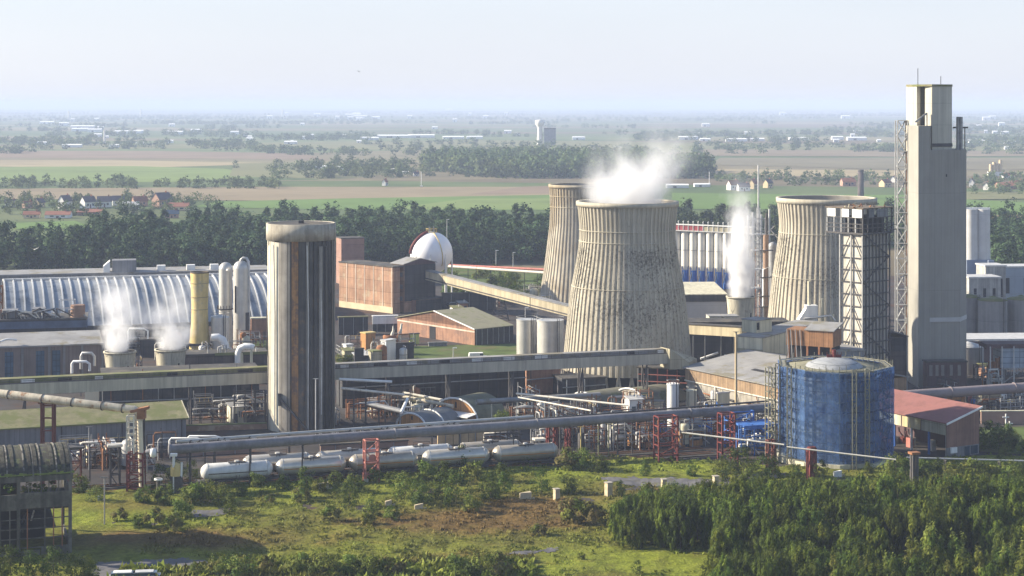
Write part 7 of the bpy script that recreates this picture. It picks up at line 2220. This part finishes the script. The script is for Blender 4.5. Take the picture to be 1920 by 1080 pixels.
def frame_of_pipes(name, label, group, X, Y, w_, h_, dpt, pal):
    T = thing(name, label, 'pipe rack', (X, Y, .2), R(random.choice((18, 20, 22, 16, 108))), group)
    m = random.choice(pal)
    n = max(1, int(w_ / 2.4))
    for i in range(n + 1):
        for y in (0, dpt):
            P(T, 'post', m, lambda b: b.bar((w_ * i / n, y, 0), (w_ * i / n, y, h_ * random.uniform(.8, 1.15)), .18))
    for z in (.3, .62, .95):
        if random.random() < .8:
            P(T, 'beam', m, lambda b: (b.bar((0, 0, h_ * z), (w_, 0, h_ * z), .15), b.bar((0, dpt, h_ * z), (w_, dpt, h_ * z), .15)))
    for i in range(random.randint(3, 6)):
        x, z, y = random.uniform(-1, w_ * .4), h_ * random.uniform(.25, 1.), random.uniform(0, dpt)
        x2 = x + random.uniform(1.2, w_ * .8 + 1)
        P(T, 'pipe', random.choice((PIPEW, GALV, STEEL, RUST, PIPEL, STEELD)), lambda b: b.tube([(x, y, 0), (x, y, z * .9), (x + .3, y, z), (x2, y, z), (x2 + .2, y, z * .8), (x2 + .2, y, z * random.uniform(0, .6))], random.uniform(.09, .2), 6))
    if random.random() < .5:
        P(T, 'grating', STEELD, lambda b: b.box(0, w_, 0, dpt, h_ * .62, h_ * .62 + .1))
        P(T, 'handrail', random.choice((GALV, YELL, STEEL)), lambda b: (b.bar((0, 0, h_ * .62 + 1), (w_, 0, h_ * .62 + 1), .07), [b.bar((w_ * k / 4, 0, h_ * .62), (w_ * k / 4, 0, h_ * .62 + 1), .07) for k in range(5)]))
    return T


def small_vessel(name, label, group, X, Y, r, h_, m):
    T = thing(name, label, 'vessel', (X, Y, .2), random.uniform(0, 6), group)
    P(T, 'shell', m, lambda b: b.lathe([(r, .6), (r, h_), (r * .8, h_ + r * .35), (r * .3, h_ + r * .55), (.01, h_ + r * .58)], 16))
    for k in range(3):
        P(T, 'leg', STEELD, lambda b: b.bar((r * .8 * cos(k * 2.1), r * .8 * sin(k * 2.1), 0), (r * .8 * cos(k * 2.1), r * .8 * sin(k * 2.1), .7), .18))
    P(T, 'pipe', random.choice((PIPEW, STEEL)), lambda b: b.tube([(0, 0, h_ + r * .5), (0, 0, h_ + 1.2), (r + .5, 0, h_ + 1.2), (r + .5, 0, .1)], .12, 6))
    P(T, 'band', STEELD, lambda b: b.lathe([(r + .02, h_ * .6), (r + .05, h_ * .6), (r + .05, h_ * .6 + .12), (r + .02, h_ * .6 + .12)], 16))
    return T


def small_hut(name, label, group, X, Y, w_, dp, h_, m, rm):
    T = thing(name, label, 'hut', (X, Y, .2), R(random.choice((18, 20, 22))), group)
    P(T, 'wall', m, lambda b: b.box(0, w_, 0, dp, 0, h_))
    P(T, 'roof', rm, lambda b: b.slab([(-.2, -.3, h_ + .2), (w_ + .2, -.3, h_ + .2), (w_ + .2, dp + .2, h_ + .7), (-.2, dp + .2, h_ + .7)], .15))
    P(T, 'door', random.choice((DARK, GLASS)), lambda b: b.box(w_ * .2, w_ * .2 + .9, -.05, .01, 0, min(2.1, h_ - .3)))
    P(T, 'window', GLASS, lambda b: b.box(w_ * .55, w_ * .85, -.05, .01, h_ * .4, h_ * .75))
    P(T, 'vent', GALV, lambda b: b.tube([(w_ * .7, dp / 2, h_), (w_ * .7, dp / 2, h_ + 1.1)], .18, 6))
    return T


ZN = (  # px range, foot rows, height range in m, counts (frames, vessels, huts), where
    (636, 800, 742, 800, 2.5, 6.5, 7, 3, 2, 'in the tangle right of the silo foot'),
    (1005, 1240, 772, 812, 2.5, 6., 8, 3, 2, 'in the yard below the weedy barrel huts'),
    (1010, 1245, 818, 852, 3., 8., 9, 3, 1, 'in the dark bays under the thickest pipeline'),
    (1270, 1440, 800, 846, 2.5, 7., 7, 3, 3, 'among the blue and red steel left of the netted tank'),
    (1300, 1450, 755, 778, 2.5, 6., 5, 3, 2, 'at the foot of the boarded shed'),
    (350, 500, 775, 800, 2.5, 5., 4, 1, 1, 'between the warehouse and the silo'),
    (110, 300, 850, 885, 2.5, 6.5, 6, 2, 1, 'before the warehouse wall by the ladder trestle'),
    (250, 500, 690, 700, 3., 8., 5, 3, 1, 'behind the mossy conveyor by the dark hall'),
    (200, 350, 660, 676, 4., 9., 4, 2, 1, 'around the two steaming fan coolers'),
    (385, 500, 636, 668, 3., 8., 4, 2, 1, 'below the domed columns'),
    (634, 760, 640, 690, 2., 6., 6, 3, 3, 'between the brick hall and the mossy conveyor'),
    (1290, 1400, 640, 660, 3., 7., 4, 1, 1, 'under the cream conveyor bridge'),
    (1420, 1470, 560, 610, 6., 18., 5, 3, 0, 'beside the brown pipe column'),
    (1470, 1590, 600, 640, 5., 12., 4, 3, 1, 'at the foot of the stained cooling tower'),
    (1690, 1910, 745, 790, 2., 5., 6, 2, 3, 'beyond the purplish pipe'),
    (1820, 1915, 660, 730, 3., 7., 5, 2, 2, 'right of the tallest tower'),
    (820, 1040, 555, 600, 2., 6., 5, 2, 2, 'between the brick shed and the slim cooling tower'),
)
for l, r, t0, t1, h0, h1, nf, nv, nh, where in ZN:
    for k in range(nf):
        px, py = l + (r - l) * (k + random.random()) / nf, random.uniform(t0, t1)
        X, Y = G(px, py)
        frame_of_pipes('pipe_rack', 'spindly pipe frame ' + where, 'pipe frames ' + where, X, Y, random.uniform(3, 8), random.uniform(h0, h1), random.uniform(1.2, 3), (STEELD, STEELD, RUST, STEEL) if 'blue' not in where else (BLUE, RED, STEELD, BLUE))
    for k in range(nv):
        X, Y = G(random.uniform(l, r), random.uniform(t0, t1))
        small_vessel('small_vessel', 'small upright vessel ' + where, 'small vessels ' + where, X, Y, random.uniform(.7, 1.6), random.uniform(h0, h1) * .8, random.choice((SILV, WHITE, STEEL, RUST, CREAM, STEELD)))
    for k in range(nh):
        X, Y = G(random.uniform(l, r), random.uniform(t0, t1))
        small_hut('small_hut', 'little flat roofed hut ' + where, 'little huts ' + where, X, Y, random.uniform(3, 6), random.uniform(2.5, 4), random.uniform(2.4, 3.6), random.choice((WHITE, BRICK2, GREYD, CREAM, ORANGE, BEIGE)), random.choice((ROOFD, ROOFG, GALV, ROOFM)))

# shrubs on the waste ground behind the conveyor
for k in range(34):
    px, py = random.uniform(830, 1040), random.uniform(512, 572)
    if py < 512 + (px - 830) * .12:
        continue
    X, Y = G(px, py)
    plant(BU[k % 6], (X, Y, .25), random.uniform(0, 6), random.uniform(.9, 1.9), 'dark shrub on the waste ground behind the sloping conveyor', 'shrubs behind the sloping conveyor')
for k in range(16):
    px, py = random.choice(((640, 668), (1005, 1120), (1190, 1240), (940, 1000), (470, 498)))[0] + random.uniform(0, 40), 0
    py = 686 if px < 700 else random.uniform(772, 800)
    if px < 520:
        py = random.uniform(650, 676)
    X, Y = G(px, py)
    plant(BU[k % 5], (X, Y, .2), random.uniform(0, 6), random.uniform(.5, 1.0), 'weedy bush sprouting between the yard pipes', 'weedy bushes in the yards')
for k in range(15):
    X, Y = G(random.uniform(1838, 1925), random.uniform(832, 862))
    plant(BU[k % 6], (X, Y, .3), random.uniform(0, 6), random.uniform(.5, 1.15), 'dark bush on the lawn right of the red roofed shed', 'bushes right of the red roofed shed')
